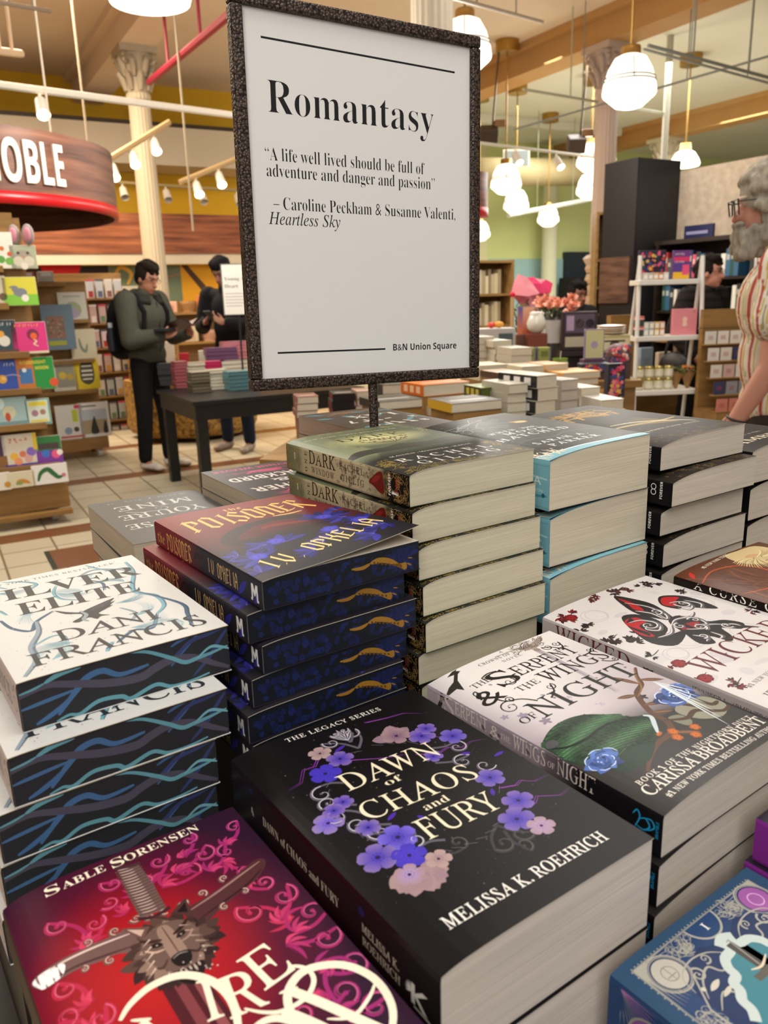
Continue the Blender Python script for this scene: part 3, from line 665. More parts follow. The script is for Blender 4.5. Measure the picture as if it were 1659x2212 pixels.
# ------------------------------------------------------------------ "The Poisoner"
def pois_col(u, v):
    d = v+.10*(u-70)+8*math.sin(u/17)
    return mixc('#6a1c26', '#7c2a2c', (v-150)/50) if d > 140 else (mixc('#2a2228', '#6a1c26', (d-70)/70) if d > 70 else '#26242a')
def pois_front():
    A = Art(); r = random.Random(2)
    A.stroke([(104,120),(92,127),(80,132),(66,131),(52,128),(36,118),(24,104),(24,92),(36,86),(56,88),(76,86),(96,84),(116,88),(136,98)], 15, '#2b2024', n=8); A.stroke([(58,110),(64,114),(76,112),(96,104),(116,106)], 8, '#7a2a28', n=6)
    A.blob([(76,130),(84,137),(96,134),(104,124),(98,116),(86,122)], '#2b2024'); A.leaf((80,131), (86,132.5), 2.4, '#e8b83a'); A.stroke([(34,100),(46,92),(64,91),(84,88)], 1, '#4a3a3c', n=5)
    def leaves(c, L, a0, n, w, cols):
        for k in range(n): a = a0+k*.55; A.leaf(c, (c[0]+L*math.cos(a), c[1]+L*math.sin(a)), w, cols[k % len(cols)], bend=1.2); A.stroke([c, (c[0]+L*.85*math.cos(a), c[1]+L*.85*math.sin(a))], .45, '#6a6ad0', n=1, taper='end')
    cs_ = ['#2f2f86', '#24246a', '#3a3a9c', '#2a2a58']
    for c, L, a0, n in (((53,64),24,.2,6), ((40,70),20,2.2,5), ((110,98),26,-.4,6), ((124,84),22,2.4,5), ((130,60),20,.8,6), ((20,44),22,.4,7), ((12,62),14,1.4,5), ((8,16),18,.2,6), ((100,60),18,3.,5), ((74,52),16,3.6,6), ((132,110),14,.4,5), ((60,28),18,1.2,6), ((110,20),20,.9,7), ((130,34),18,1.8,6)):
        leaves(c, L, a0, n, L*.34, cs_)
    for c in ((112,100), (50,72), (22,48), (96,64), (126,64)): A.flower(c, 8, '#5a5ad8', '#3838a8', 5, r.random()*3, eye='#1c1c50')
    y = '#e8b960'
    A.text('the', (59, 188.5), (78, 189.3), 8.5, y, 'nib'); A.text('POISONER', (10, 144), (131, 147), 38, y, 'nib'); A.stroke([(84,141),(98,137),(112,137.5)], 3.4, y)
    A.text('I.V.  OPHELIA', (19, 14.5), (134, 40), 24, '#f0d590', 'nib')
    return A
def pois_spine():
    A = Art(); y = '#d9a557'
    A.text('the', (6, 5), (23, 5), 9, y, 'nibs'); A.text('POISONER', (28, 2.5), (84, 2.5), 15.5, y, 'nibs'); A.disc((92, 13), .7, '#e8c46a'); A.stroke([(88,8),(95,14),(103,12),(108,16)], 5, '#2a1c20'); A.text('I.V. OPHELIA', (117, 5), (170, 5), 12, '#e0b878', 'nibs')
    A.leaf((170,2), (186,16), 6, '#30308a'); A.leaf((196,1), (204,12), 5, '#30308a')
    A.poly([(193,6),(193,17),(196,17),(198,12),(200,17),(203,17),(203,6),(200.8,6),(200.8,12),(198.6,8),(197.4,8),(195.2,12),(195.2,6)], '#e6e4e0'); A.poly([(192,4),(194.6,4),(194.6,6),(192,6)], '#e6e4e0'); A.poly([(201,4),(204,4),(204,6),(201,6)], '#e6e4e0')
    return A
def pois_edge():
    A = Art(); r = random.Random(9); cols = ['#131e4a', '#172456', '#111a40']
    for i in range(60):
        c = (r.uniform(4, 86), r.uniform(3, 21)); A.flower(c, r.uniform(1.8, 3.2), r.choice(cols), r.choice(cols), 5, r.random()*6, eye='#0d1530')
    for k in range(14): a = .2+k*.42; A.leaf((124, 13), (124+19*math.cos(a), 13+15*math.sin(a)), 4.2, r.choice(cols), bend=1)
    for k in range(12): u = r.uniform(85, 118); A.leaf((u, r.uniform(2, 20)), (u+r.uniform(-9, 9), r.uniform(3, 20)), 3.4, r.choice(cols))
    g = '#9a6f24'
    A.blob([(92,15.5),(98,18),(106,17),(114,13.5),(121,7.5),(124,3),(127,4),(126,9),(118,8),(110,11),(102,13.5),(95,13.8)], g, 3); A.stroke([(92,15),(84,13.2),(75,14.2)], 2.4, g); A.stroke([(78,12.6),(86,12),(92,14)], .7, g)
    for k in range(8): A.leaf((95+k*3.6,15.8-k*1.1), (97+k*3.6,13.6-k*1.1), 1.8, '#5c3f14')
    A.leaf((127,8), (132,5), 1.2, g); A.leaf((128,12), (133,11), 1, g)
    for vs, fs, c in [(q[0], q[1], q[2]) for q in A.it]:
        for i, p in enumerate(vs): vs[i] = (min(138.6, max(1, p[0])), min(21.3, max(1, p[1])))
    return A
P = [(-.0866, .5286), (-.0989, .5276), (-.0899, .5287), (-.0983, .5246), (-.1018, .5165), (-.1, .518)]
lab = stack_labels('dark red and blue novel with blue edge', 'left of centre', 6)
flat = make_book(.14, .21, .0243, pois_front(), pois_spine(), '#2a2430', lambda s, z: mixc('#6c1e28', '#24222a', (s-60)/45), drop=.0022, lam=.012, colfn=pois_col, grid=(16, 18), edge=pois_edge(), edgecol='#10151f', rough=.42, name='paperback_novel', group='dark red and blue novels with blue edges')
top = make_book(.14, .21, .0243, pois_front(), pois_spine(), '#2a2430', lambda s, z: mixc('#6c1e28', '#24222a', (s-60)/45), drop=.0022, lam=.012, colfn=pois_col, grid=(16, 18), edge=pois_edge(), edgecol='#10151f', rough=.42, name='paperback_novel', group='dark red and blue novels with blue edges',
                curl=lambda u, v: .0125*max(0, (u-.02)/.12)**1.5*max(0, 1-v/.2)**1.1)
for bb, k in ((top, 0), (flat, 1)):
    bb.location = (P[k][0], P[k][1], 1.2128-.0245*(k+1)); bb.rotation_euler.z = R(35.3); bb['label'] = lab[k]
for k in range(2, 6): copy_tree(flat, (P[k][0], P[k][1], 1.2128-.0245*(k+1)), R(35.3), lab[k])
top['label'] = 'dark red and blue novel with lifted cover corner, topmost of its stack'
riser((-.1, .518, 35.3), .14, .21, 1.2128-.147)

# ------------------------------------------------------------------ "One Dark Window"
def orn(A, u0, u1, v0, v1, n, col, seed, w=.7):
    r = random.Random(seed)
    for i in range(n):
        c = (r.uniform(u0, u1), r.uniform(v0, v1)); rr = r.uniform(2.2, 4.6); A.scroll(c, rr, r.random()*6.28, r.choice([-1.2, 1.2]), w, col, (min(u1, max(u0, c[0]+r.uniform(-8, 8))), min(v1, max(v0, c[1]+r.uniform(-8, 8)))))
def odw_col(u, v):
    if u < 26+8*math.sin(v/13) and v > 60: base = mixc('#8f9270', '#5e6a52', (v-60)/150)
    else: base = mixc('#5c6650', '#46503f', u/140)
    g = max(0, 1-math.hypot((u-70)/62, (v-146)/34)); c = mixc(base, '#cfcf94', g*1.3)
    return mixc(c, '#2c2b28', (88-v)/26) if v < 88+5*math.sin(u/9) else c
def odw_front():
    A = Art(); r = random.Random(4)
    for i in range(36): c = (70+r.gauss(0, 14), 136+r.gauss(0, 5)); A.leaf(c, (c[0]+r.uniform(-7, 7), c[1]+r.uniform(-6, 6)), 2.6, mixc('#6a4038', '#8a6a52', r.random()))
    for k in range(9): A.stroke([(70, 118), (70+(k-4)*4, 126), (70+(k-4)*7, 136+r.uniform(-2, 4))], 1.2, '#5c4436')
    A.blob([(4,96),(20,102),(44,100),(66,108),(78,104),(98,100),(120,106),(138,98),(138,84),(4,84)], '#39382f')
    orn(A, 4, 136, 2, 12, 40, '#8f7a38', 1); orn(A, 2, 14, 12, 56, 22, '#8f7a38', 2); orn(A, 126, 138, 10, 60, 22, '#8f7a38', 3); orn(A, 2, 138, 198, 207, 30, '#8f8a58', 6); orn(A, 128, 138, 150, 200, 14, '#8f8a58', 7)
    d = '#2c2620'
    A.text('NEW YORK TIMES BESTSELLER', (9, 186), (120, 184), 4, '#c8c6a2', 'serif', 1.2); A.text('ONE', (49, 168.5), (84, 169), 8.5, d, 'serif', 1.6); A.text('DARK', (30, 152), (110, 152), 15, d, 'serif', 1.2); A.text('WINDOW', (48, 141), (100, 141), 7, d, 'serif', 1.6)
    A.text('MAIDEN, MONSTER, MAGIC', (22, 57), (118, 58.5), 3.8, '#d8d3c4', 'serif', 1.2); A.text('RACHEL', (18, 34.8), (122, 34.6), 12.5, '#e2ddd0', 'serif', 1.7); A.text('GILLIG', (26, 15.5), (116, 15.5), 12.5, '#e2ddd0', 'serif', 1.7)
    return A
def odw_spinecol(s, z):
    if s < 30: return mixc('#5c6248', '#8a8868', s/34)
    if s < 150: return mixc('#a89f7e', '#b8ab88', (s-30)/60)
    return mixc('#9a9070', '#17140f', (s-166)/10)
def odw_spine():
    A = Art(); r = random.Random(8); d = '#2e231d'
    orn(A, 1, 20, 2, 26, 16, '#8f7a38', 5, .6); orn(A, 172, 207, 1, 28, 40, '#a07f4a', 9, .55)
    A.text('I', (16, 13), (19, 13), 6, '#d8d2b4')
    for k, t in enumerate(('THE', 'SHEPHERD', 'KING')): A.text(t, (23+k*3.4, 12-len(t)*.9), (23+k*3.4, 12+len(t)*.9), 2.2, '#4a4634', 'serif')
    for i in range(70): c = (r.uniform(96, 160), r.uniform(1, 27)); A.leaf(c, (c[0]+r.uniform(-9, 9), c[1]+r.uniform(-6, 6)), r.uniform(2, 4), mixc('#7a6a56', '#9c8c72', r.random()))
    A.blob([(150,12),(157,18),(165,23),(171,22),(173,6),(166,5),(158,9)], '#6d1f1a', 3); A.leaf((153,12), (168,20), 5, '#8c2c24')
    A.text('O', (42, 3.5), (42, 8), 4.6, d); A.text('N', (42, 11), (42, 16), 4.6, d); A.text('E', (42, 19), (42, 23.5), 4.6, d)
    A.text('DARK', (46, 12.5), (95, 12.5), 13, d, 'serif', 1.1); A.text('WINDOW', (50, 3.6), (92, 3.6), 6.2, d, 'serif', 1.3); A.text('RACHEL', (102, 15.5), (142, 15.5), 6.2, d, 'serif', 1.5); A.text('GILLIG', (104, 5), (142, 5), 6.2, d, 'serif', 1.5)
    A.poly([(177,4),(177,27),(193.5,27),(193.5,4)], '#14120f'); A.poly([(184,7),(184,26),(193.5,26),(193.5,7)], '#eceae4'); A.disc((187.2, 15.5), 3.1, '#14120f', 18, 5.2); A.disc((186, 24), 1.1, '#14120f', 10)
    A.text('FANTASY', (179, 6), (179, 24), 0, '#eceae4') if 0 else A.text('FANTASY', (182.6, 5.5), (182.6, 24), 3.2, '#eceae4', 'sansb'); A.text('orbit', (193, 8), (193, 22), 3.6, '#a2262a', 'sansb')
    return A
P = [(.0216, .631), (.0231, .6276), (.0276, .625), (.0305, .6221), (.032, .6172), (.0257, .6201), (.0283, .624)]
b = make_book(.1405, .209, .0306, odw_front(), odw_spine(), '#3c4438', odw_spinecol, drop=.0045, lam=.010, colfn=odw_col, grid=(20, 24), spec=.08, rough=.36, name='paperback_novel', pages='#ccc5ab', group='olive novels with ornate gold borders')
place_stack(b, P, 1.2647, .0308, 34.54, stack_labels('olive green novel', 'under the sign', 7))
riser((.0283, .624, 34.54), .1405, .209, 1.2647-.0308*7)

# ------------------------------------------------------------------ "When the Moon Hatched"
def moon_front():
    A = Art(); r = random.Random(6)
    for i in range(8): A.scroll((r.uniform(20, 90), r.uniform(140, 205)), r.uniform(8, 16), r.random()*6, r.choice([-1, 1]), 1., '#9aa0a2', (r.uniform(10, 120), r.uniform(120, 200)))
    for k in range(14): A.stroke([(30, 170), (40+k*3, 180+k), (50+k*6, 176+k*2)], .7, '#7d8588')
    A.blob([(98,160),(116,158),(118,150),(112,146),(104,150)], '#b08a52'); A.blob([(100,152),(112,156),(116,150),(108,147)], '#d8b878')
    for i in range(40): A.disc((r.uniform(6, 140), r.uniform(30, 210)), .5, '#c9ced0', 5)
    A.stroke([(10,60),(40,70),(70,62),(100,72),(140,60)], 2.4, '#4a5256'); A.blob([(1,2),(1,22),(20,14),(50,12),(90,10),(120,12),(144,10),(144,1)], '#7fb4c0'); A.stroke([(2,20),(24,14),(60,12),(100,10),(143,10)], 2.6, '#d8ecee')
    for i in range(30): a = r.uniform(0, 34); A.leaf((a, r.uniform(4, 30)), (a+r.uniform(-6, 6), r.uniform(2, 34)), 1.6, '#d8cdb4')
    c = '#e6e8e6'
    A.text('WHEN', (34, 118), (70, 117), 8, c, 'serif', 1.5); A.text('THE', (78, 117), (100, 116), 6, c); A.text('MOON', (44, 104), (104, 102), 10, c, 'serif', 1.5); A.text('HATCHED', (20, 86), (118, 84), 12, c, 'serif', 1.4); A.text('SARAH A.', (32, 47), (104, 46), 10, c, 'serif', 1.5); A.text('PARKER', (36, 30), (104, 29), 10, c, 'serif', 1.5)
    return A
def moon_spine():
    A = Art(); A.stroke([(4,8),(60,12),(120,7),(214,14)], 5, '#4e90a2'); A.stroke([(4,30),(70,26),(140,34),(214,30)], 4, '#a8cdd2'); A.stroke([(4,46),(90,48),(214,44)], 6, '#3f7f92')
    A.text('A', (196, 24), (206, 24), 8, '#d8e4e4', 'sans'); A.text('AVON', (194, 17), (208, 17), 3, '#c8d8d8', 'sans'); A.text('WHEN THE MOON HATCHED', (12, 22), (130, 22), 12, '#e8ecea'); A.disc((209, 14), 2.2, '#2a5a70')
    return A
P = [(.1556, .727), (.158, .7314), (.1578, .7236)]
b = make_book(.145, .217, .0572, moon_front(), moon_spine(), spec=.03, cover='#262828', spinecol='#78aebc', drop=.009, lam=.035, rough=.28, name='paperback_novel', pages='#d2c8b2', group='thick grey novels with pale blue spines', paperedge='#5fa6b8')
place_stack(b, P, 1.2582, .0575, 34.5, stack_labels('very thick grey novel with blue spine', 'right of centre', 3))
riser((.1578, .7236, 34.5), .145, .217, 1.2582-.0575*3)

# ------------------------------------------------------------------ dark gilded novels with an infinity mark
def forever_front():
    A = Art(); r = random.Random(12)
    orn(A, 4, 146, 2, 30, 40, '#6a5636', 13, .8)
    for k in range(9): A.leaf((118, 62), (118-70*math.cos(R(20+k*7)), 62+60*math.sin(R(20+k*7))), 3, '#7a6440')
    A.stroke([(20,88),(60,84),(100,80),(140,86)], 6, '#a8905e'); A.stroke([(40,100),(80,92),(120,70),(134,52)], 3, '#e8dcae')
    g = '#b0863a'
    for i in range(30): A.leaf((r.uniform(10, 130), r.uniform(150, 200)), (r.uniform(10, 140), r.uniform(150, 200)), 3.2, mixc(g, '#7a5a24', r.random()))
    A.scribble((14, 176), (134, 174), 17, g, 4, 5); A.scribble((20, 150), (128, 148), 17, g, 4, 6); A.scribble((20, 46), (132, 44), 4, '#cfc4ac', seed=7)
    return A
def forever_spine():
    A = Art(); c = '#e4e2de'
    A.ring((203, 18.5), 2.9, .8, c); A.ring((203, 12.8), 2.9, .8, c); A.text('FOREVER', (214, 6.5), (214, 25), 3.2, c, 'sansb'); A.scribble((20, 10), (150, 10), 12, '#b0863a', 2.6, 8)
    return A
P = [(.2877, .8107), (.2951, .7919), (.2882, .8014), (.2925, .7995), (.293, .8021)]
b = make_book(.1505, .226, .0335, forever_front(), forever_spine(), spec=.03, cover='#2a2622', spinecol='#161618', drop=.0085, lam=.03, rough=.32, name='paperback_novel', pages='#cdc3b4', group='dark gilded novels with black spines')
place_stack(b, P, 1.2515, .034, 34.8, stack_labels('dark gilded novel with black spine', 'beside the blue-spined books', 5))
riser((.293, .8021, 34.8), .1505, .226, 1.2515-.034*5)
# far right stack
def amber_front():
    A = Art(); A.text('AMBER', (10, 22), (120, 22), 13, '#cfc4ae'); A.scribble((6, 48), (100, 48), 4, '#b8ae9c', seed=9); A.scroll((90, 110), 28, 1, 1.4, 3, '#5c4a3a', (20, 80)); A.scroll((50, 160), 24, 3, -1.4, 3, '#6a5844', (120, 150)); orn(A, 4, 134, 180, 200, 20, '#6a5844', 21)
    return A
P = [(.4236, .8985), (.428, .9048), (.4307, .9095)]
b = make_book(.138, .207, .0457, amber_front(), None, spec=.03, cover='#262321', spinecol='#141416', drop=.008, lam=.03, rough=.32, name='paperback_novel', pages='#cbbfae', group='dark brown novels at the right edge')
place_stack(b, P, 1.225, .046, 34.8, stack_labels('dark brown novel', 'cut by the right picture edge', 3))
riser((.4307, .9095, 34.8), .138, .207, 1.225-.138)

# ------------------------------------------------------------------ "The Serpent & the Wings of Night"
def serp_col(u, v):
    c = mixc('#b9aeb4', '#e8e4e2', (v-90)/90+.25*math.sin(u/30)); c = mixc(c, '#8a7f8c', max(0, 1-u/24)*.5)
    return mixc(c, '#33302f', (92-v+.12*(70-u))/26)
def serp_front():
    A = Art(); r = random.Random(15)
    for i in range(14): A.stroke([(r.uniform(30, 130), r.uniform(120, 205)), (r.uniform(30, 135), r.uniform(120, 205))], .5, '#cfc8cc', n=1)
    # pale sword behind the title
    A.poly([(100,206),(106,206),(96,104),(91,104)], '#b4acb2'); A.stroke([(103,206),(93,106)], .8, '#8f868e', n=1, taper=False); A.blob([(84,209),(96,203),(112,205),(126,209),(112,200),(108,196),(96,196),(92,200)], '#a8998f'); orn(A, 84, 122, 197, 209, 16, '#7a6a66', 31, .9); A.disc((102,192), 3, '#9a8a86')
    for i in range(22): c = (r.uniform(10, 130), r.uniform(92, 190)); A.leaf(c, (c[0]+r.uniform(-4, 4), c[1]+r.uniform(-4, 4)), 2.2, mixc('#6a5a70', '#a59aa8', r.random()))
    def leaf3(c, s, col):
        for a in (0, 1.2, 2.4, 3.7, 5.1): A.leaf(c, (c[0]+s*math.cos(a), c[1]+s*math.sin(a)), s*.55, col)
    for c, s, k in (((18,128),4.5,'#9a8fa2'), ((8,136),3.5,'#9a8fa2'), ((24,112),5,'#8d8294'), ((60,122),3,'#b9aeb8'), ((112,178),3,'#b0a6b2'), ((100,88),5,'#33303a'), ((70,100),3,'#b9aebb')): leaf3(c, s, k)
    # black thorn at the head of the spine
    A.poly([(max(.4, x), min(211.2, y)) for x, y in [(29.0,218.4),(40.2,219.6),(45.1,213.3),(37.9,217.0),(29.7,213.8),(27.1,209.5),(29.9,207.1),(25.1,204.8),(18.6,197.7),(13.0,183.7),(10.1,189.2),(-0.4,187.5),(-0.9,190.2),(7.3,195.1),(14.9,198.4),(22.2,206.0),(15.8,207.1),(24.1,210.8),(27.7,215.5)]], '#2c2a26')
    # branch with thorns
    br = '#5c4030'
    A.stroke([(136,120),(124,110),(116,100),(100,92),(86,70),(84,56),(74,46),(56,44),(40,38),(26,30)], 5, br, n=6); A.stroke([(134,120),(122,109),(112,97),(98,90)], 1.6, '#8a6844', n=6)
    for a, bb in (((116,100),(108,122)), ((100,92),(84,98)), ((86,70),(100,62)), ((74,46),(90,34)), ((56,44),(40,56)), ((40,38),(28,52)), ((120,106),(136,94)), ((90,80),(112,72))): A.leaf(a, bb, 5, br); A.leaf(a, bb, 1.8, '#8a6240')
    A.blob([(100,60),(116,66),(134,60),(136,44),(120,36),(104,44)], '#8f8e7c'); A.blob([(88,58),(98,56),(98,46),(90,44)], '#7d7e6c')
    for L in ([(84,58),(98,50),(112,52),(126,40),(137,42)], [(110,66),(118,54),(116,42)], [(126,64),(128,50),(136,50)]): A.stroke(L, 4.2, '#4a3528')
    for c in ((72,40),(76,46),(66,52),(92,40),(84,34),(60,56)): A.flower(c, 4, '#d8782a', '#9a4a18', 5, c[0], eye='#5a2a10')
    # coiled snake with scales
    G = '#2f4a34'
    SO = [(1.6,94.4),(11.8,100.6),(23.5,103.7),(37.0,103.3),(49.1,98.9),(58.5,91.0),(65.7,82.6),(73.5,73.7),(82.6,70.2),(73.3,57.6),(55.8,45.3),(36.5,36.3),(17.6,37.6),(13.9,43.0),(9.7,54.3),(2.9,63.9),(-3.3,73.1),(-5.2,82.9)]; SC = [(2.9,89.0),(8.4,83.3),(16.5,79.9),(28.8,78.6),(42.0,80.2),(55.9,79.6),(68.6,73.4)]; SO = [(max(.3, x), y) for x, y in SO]
    A.blob(SO, '#22372a'); A.stroke([(x-1, y+7) for x, y in SC], 13, '#35543a', n=8); A.stroke([(x+2, y-9) for x, y in SC], 13, '#2a4530', n=8); ins = lambda x, y: sum((SO[i][1] > y) != (SO[i-1][1] > y) and x < (SO[i-1][0]-SO[i][0])*(y-SO[i][1])/(SO[i-1][1]-SO[i][1])+SO[i][0] for i in range(len(SO))) % 2
    for row in range(26):
        for k in range(46):
            u = 1+k*1.9+.9*(row % 2); v = 120-row*2.5-.004*(u-8)**2
            if ins(u, v) and ins(u+1.8, v-1.2): A.leaf((u, v+1.1), (u+1.7, v-1.1), 1.7, mixc('#5c8a60', '#14261a', max(0, min(1, .1+.75*abs(math.sin(row*.34+u*.045+.4))+.2*r.random()))))
    A.stroke(SC, 2.4, '#0f1c14', n=6); A.disc((7, 91), 5, '#4c4d52', 12, 4); A.stroke([(78.2,71.5),(80.9,66.8),(73.0,57.9),(66.9,51.5)], 3.4, '#c2d0d4'); A.stroke([(26.5,52.6),(41.2,55.2)], .7, '#6a7a4a', n=1)
    # blue roses
    def rose(c, rr, sq):
        for k in range(34):
            t = k/33; a = k*2.4; d = rr*(1-t)**.8
            A.leaf((c[0]+d*.25*math.cos(a-.9), c[1]+d*.25*sq*math.sin(a-.9)), (c[0]+d*math.cos(a+.5), c[1]+d*sq*math.sin(a+.5)), rr*.62*(1-.6*t), mixc('#5a7cc8', '#101c4a', r.random()*.95), bend=rr*.16)
            if k % 3 == 0: A.stroke([(c[0]+d*.9*math.cos(a), c[1]+d*.9*sq*math.sin(a)), (c[0]+d*.95*math.cos(a+.4), c[1]+d*.95*sq*math.sin(a+.4)), (c[0]+d*.9*math.cos(a+.8), c[1]+d*.9*sq*math.sin(a+.8))], rr*.05, '#c6d6f6')
    rose((121, 74), 24, .62); rose((16, 56), 16, .8)
    for k in range(6): A.leaf((126,98), (136-k*5,70-k*9), 1.4, '#dce6e8')
    d = '#23211f'; w = '#efe9de'
    A.text('A', (74, 207.5), (78, 207.4), 3.2, d); A.stroke([(66,205),(104,204)], .7, '#6a6060', n=1, taper=False); A.text('CROWNS OF NYAXIA', (46, 201), (104, 199.6), 3.8, d, 'serif', 1.2); A.text('NOVEL', (65, 193.5), (86, 193), 3.6, d, 'serif', 1.4)
    A.text('THE', (19, 178.5), (38, 178.8), 6.4, d); A.text('S', (35, 165), (57, 165), 22, d); A.text('ERPENT', (58, 168.5), (126, 167.2), 15.5, d); A.text('&', (8, 154), (30, 154), 19, d, 'italic'); A.text('THE', (40, 151.5), (63, 151.5), 7, d); A.text('WINGS', (66, 146.5), (137, 144.6), 16.5, d)
    A.text('OF', (11, 119.5), (26, 119.5), 7.4, d); A.text('NIGHT', (26, 114.5), (133, 112.5), 22, d, 'serif')
    for c, rr, a, tr, tail in (((37,186),3.6,3,1.2,(50,187)), ((45,168),6,.6,-1.2,(58,174)), ((112,190),5,2.6,1.3,(120,178)), ((122,190),4.6,.4,-1.3,(118,178)), ((20,142),8,1.2,1.3,(40,134)), ((62,142),5,.8,-1.2,(50,130)), ((16,172),4,1.4,1.2,(12,164)), ((134,164),4,.4,-1.2,(124,160)), ((139-3,140),3,5,1.2,(126,145)), ((26,150),4,5,1.2,(20,158))): A.scroll(c, rr, a, tr, 1.5, d, tail)
    A.text('BOOK 1 OF THE NIGHTBORN DUET', (12, 25.2), (132, 21.5), 4.3, w, 'serif', 1.25); A.text('CARISSA BROADBENT', (8.5, 14.6), (135, 12.8), 9.3, w, 'serif', 1.0); A.text('#1 NEW YORK TIMES BESTSELLING AUTHOR', (15, 6.6), (134, 5.2), 4.2, w, 'serif', 1.1)
    return A
def serp_spine():
    A = Art(); w = '#cfc3bb'; r = random.Random(16)
    A.stroke([(14,34),(17,24),(13,12),(16,2)], 4, '#2c2a26'); A.leaf((16,22), (27,30), 3, '#2c2a26'); A.text('THE', (12, 21), (20, 21), 4, w); A.text('S', (20, 14), (31, 14), 14, w); A.text('ERPENT', (32, 17.5), (67, 17.5), 10, w); A.text('&', (70, 17), (79, 17), 9, w, 'italic'); A.text('THE', (80, 19), (90, 19), 4.2, w); A.text('WINGS', (92, 17), (122, 17), 10.5, w); A.text('OF', (124, 18.5), (130, 18.5), 4.2, w); A.text('NIGHT', (132, 17), (163, 17), 11.5, w)
    A.text('CARISSA BROADBENT', (37, 6), (148, 6), 6.4, '#8f8a92', 'serif', 1.4)
    for i in range(10): c = (r.uniform(40, 120), r.uniform(3, 32)); A.leaf(c, (c[0]+4, c[1]+r.uniform(-4, 4)), 2.6, '#5a4f5c')
    b = '#1f93c4'
    A.stroke([(193,12),(196,20),(194,24),(191,20)], 1.1, b); A.stroke([(193,14),(199,13),(203,17),(200,21),(196,19)], 1.2, b); A.stroke([(199,21),(204,22),(206,18),(202,14)], 1.1, b); A.text('BRAMBLE', (209, 12), (209, 23), 2, b, 'sans')
    return A
P = [(.1558, .3979), (.1556, .3989), (.1547, .3983)]
b = make_book(.139, .2117, .0348, serp_front(), serp_spine(), '#33302f', lambda s, z: mixc('#a89da6', '#8d828c', s/100) if s < 120 else mixc('#6a6068', '#111013', (s-122)/28), drop=.006, lam=.03, colfn=serp_col, grid=(20, 24), rough=.26, name='paperback_novel', pages='#c9c0b4', group='grey and green snake-cover novels')
place_stack(b, P, 1.1136, .035, 36.4, ['novel with coiled green snake and blue roses under a black swirling title', 'novel directly under the one with the coiled green snake, its pale page edge showing', 'third novel down in the stack topped by the coiled green snake cover'])
riser((.1547, .3983, 36.4), .139, .2117, 1.1136-.105)

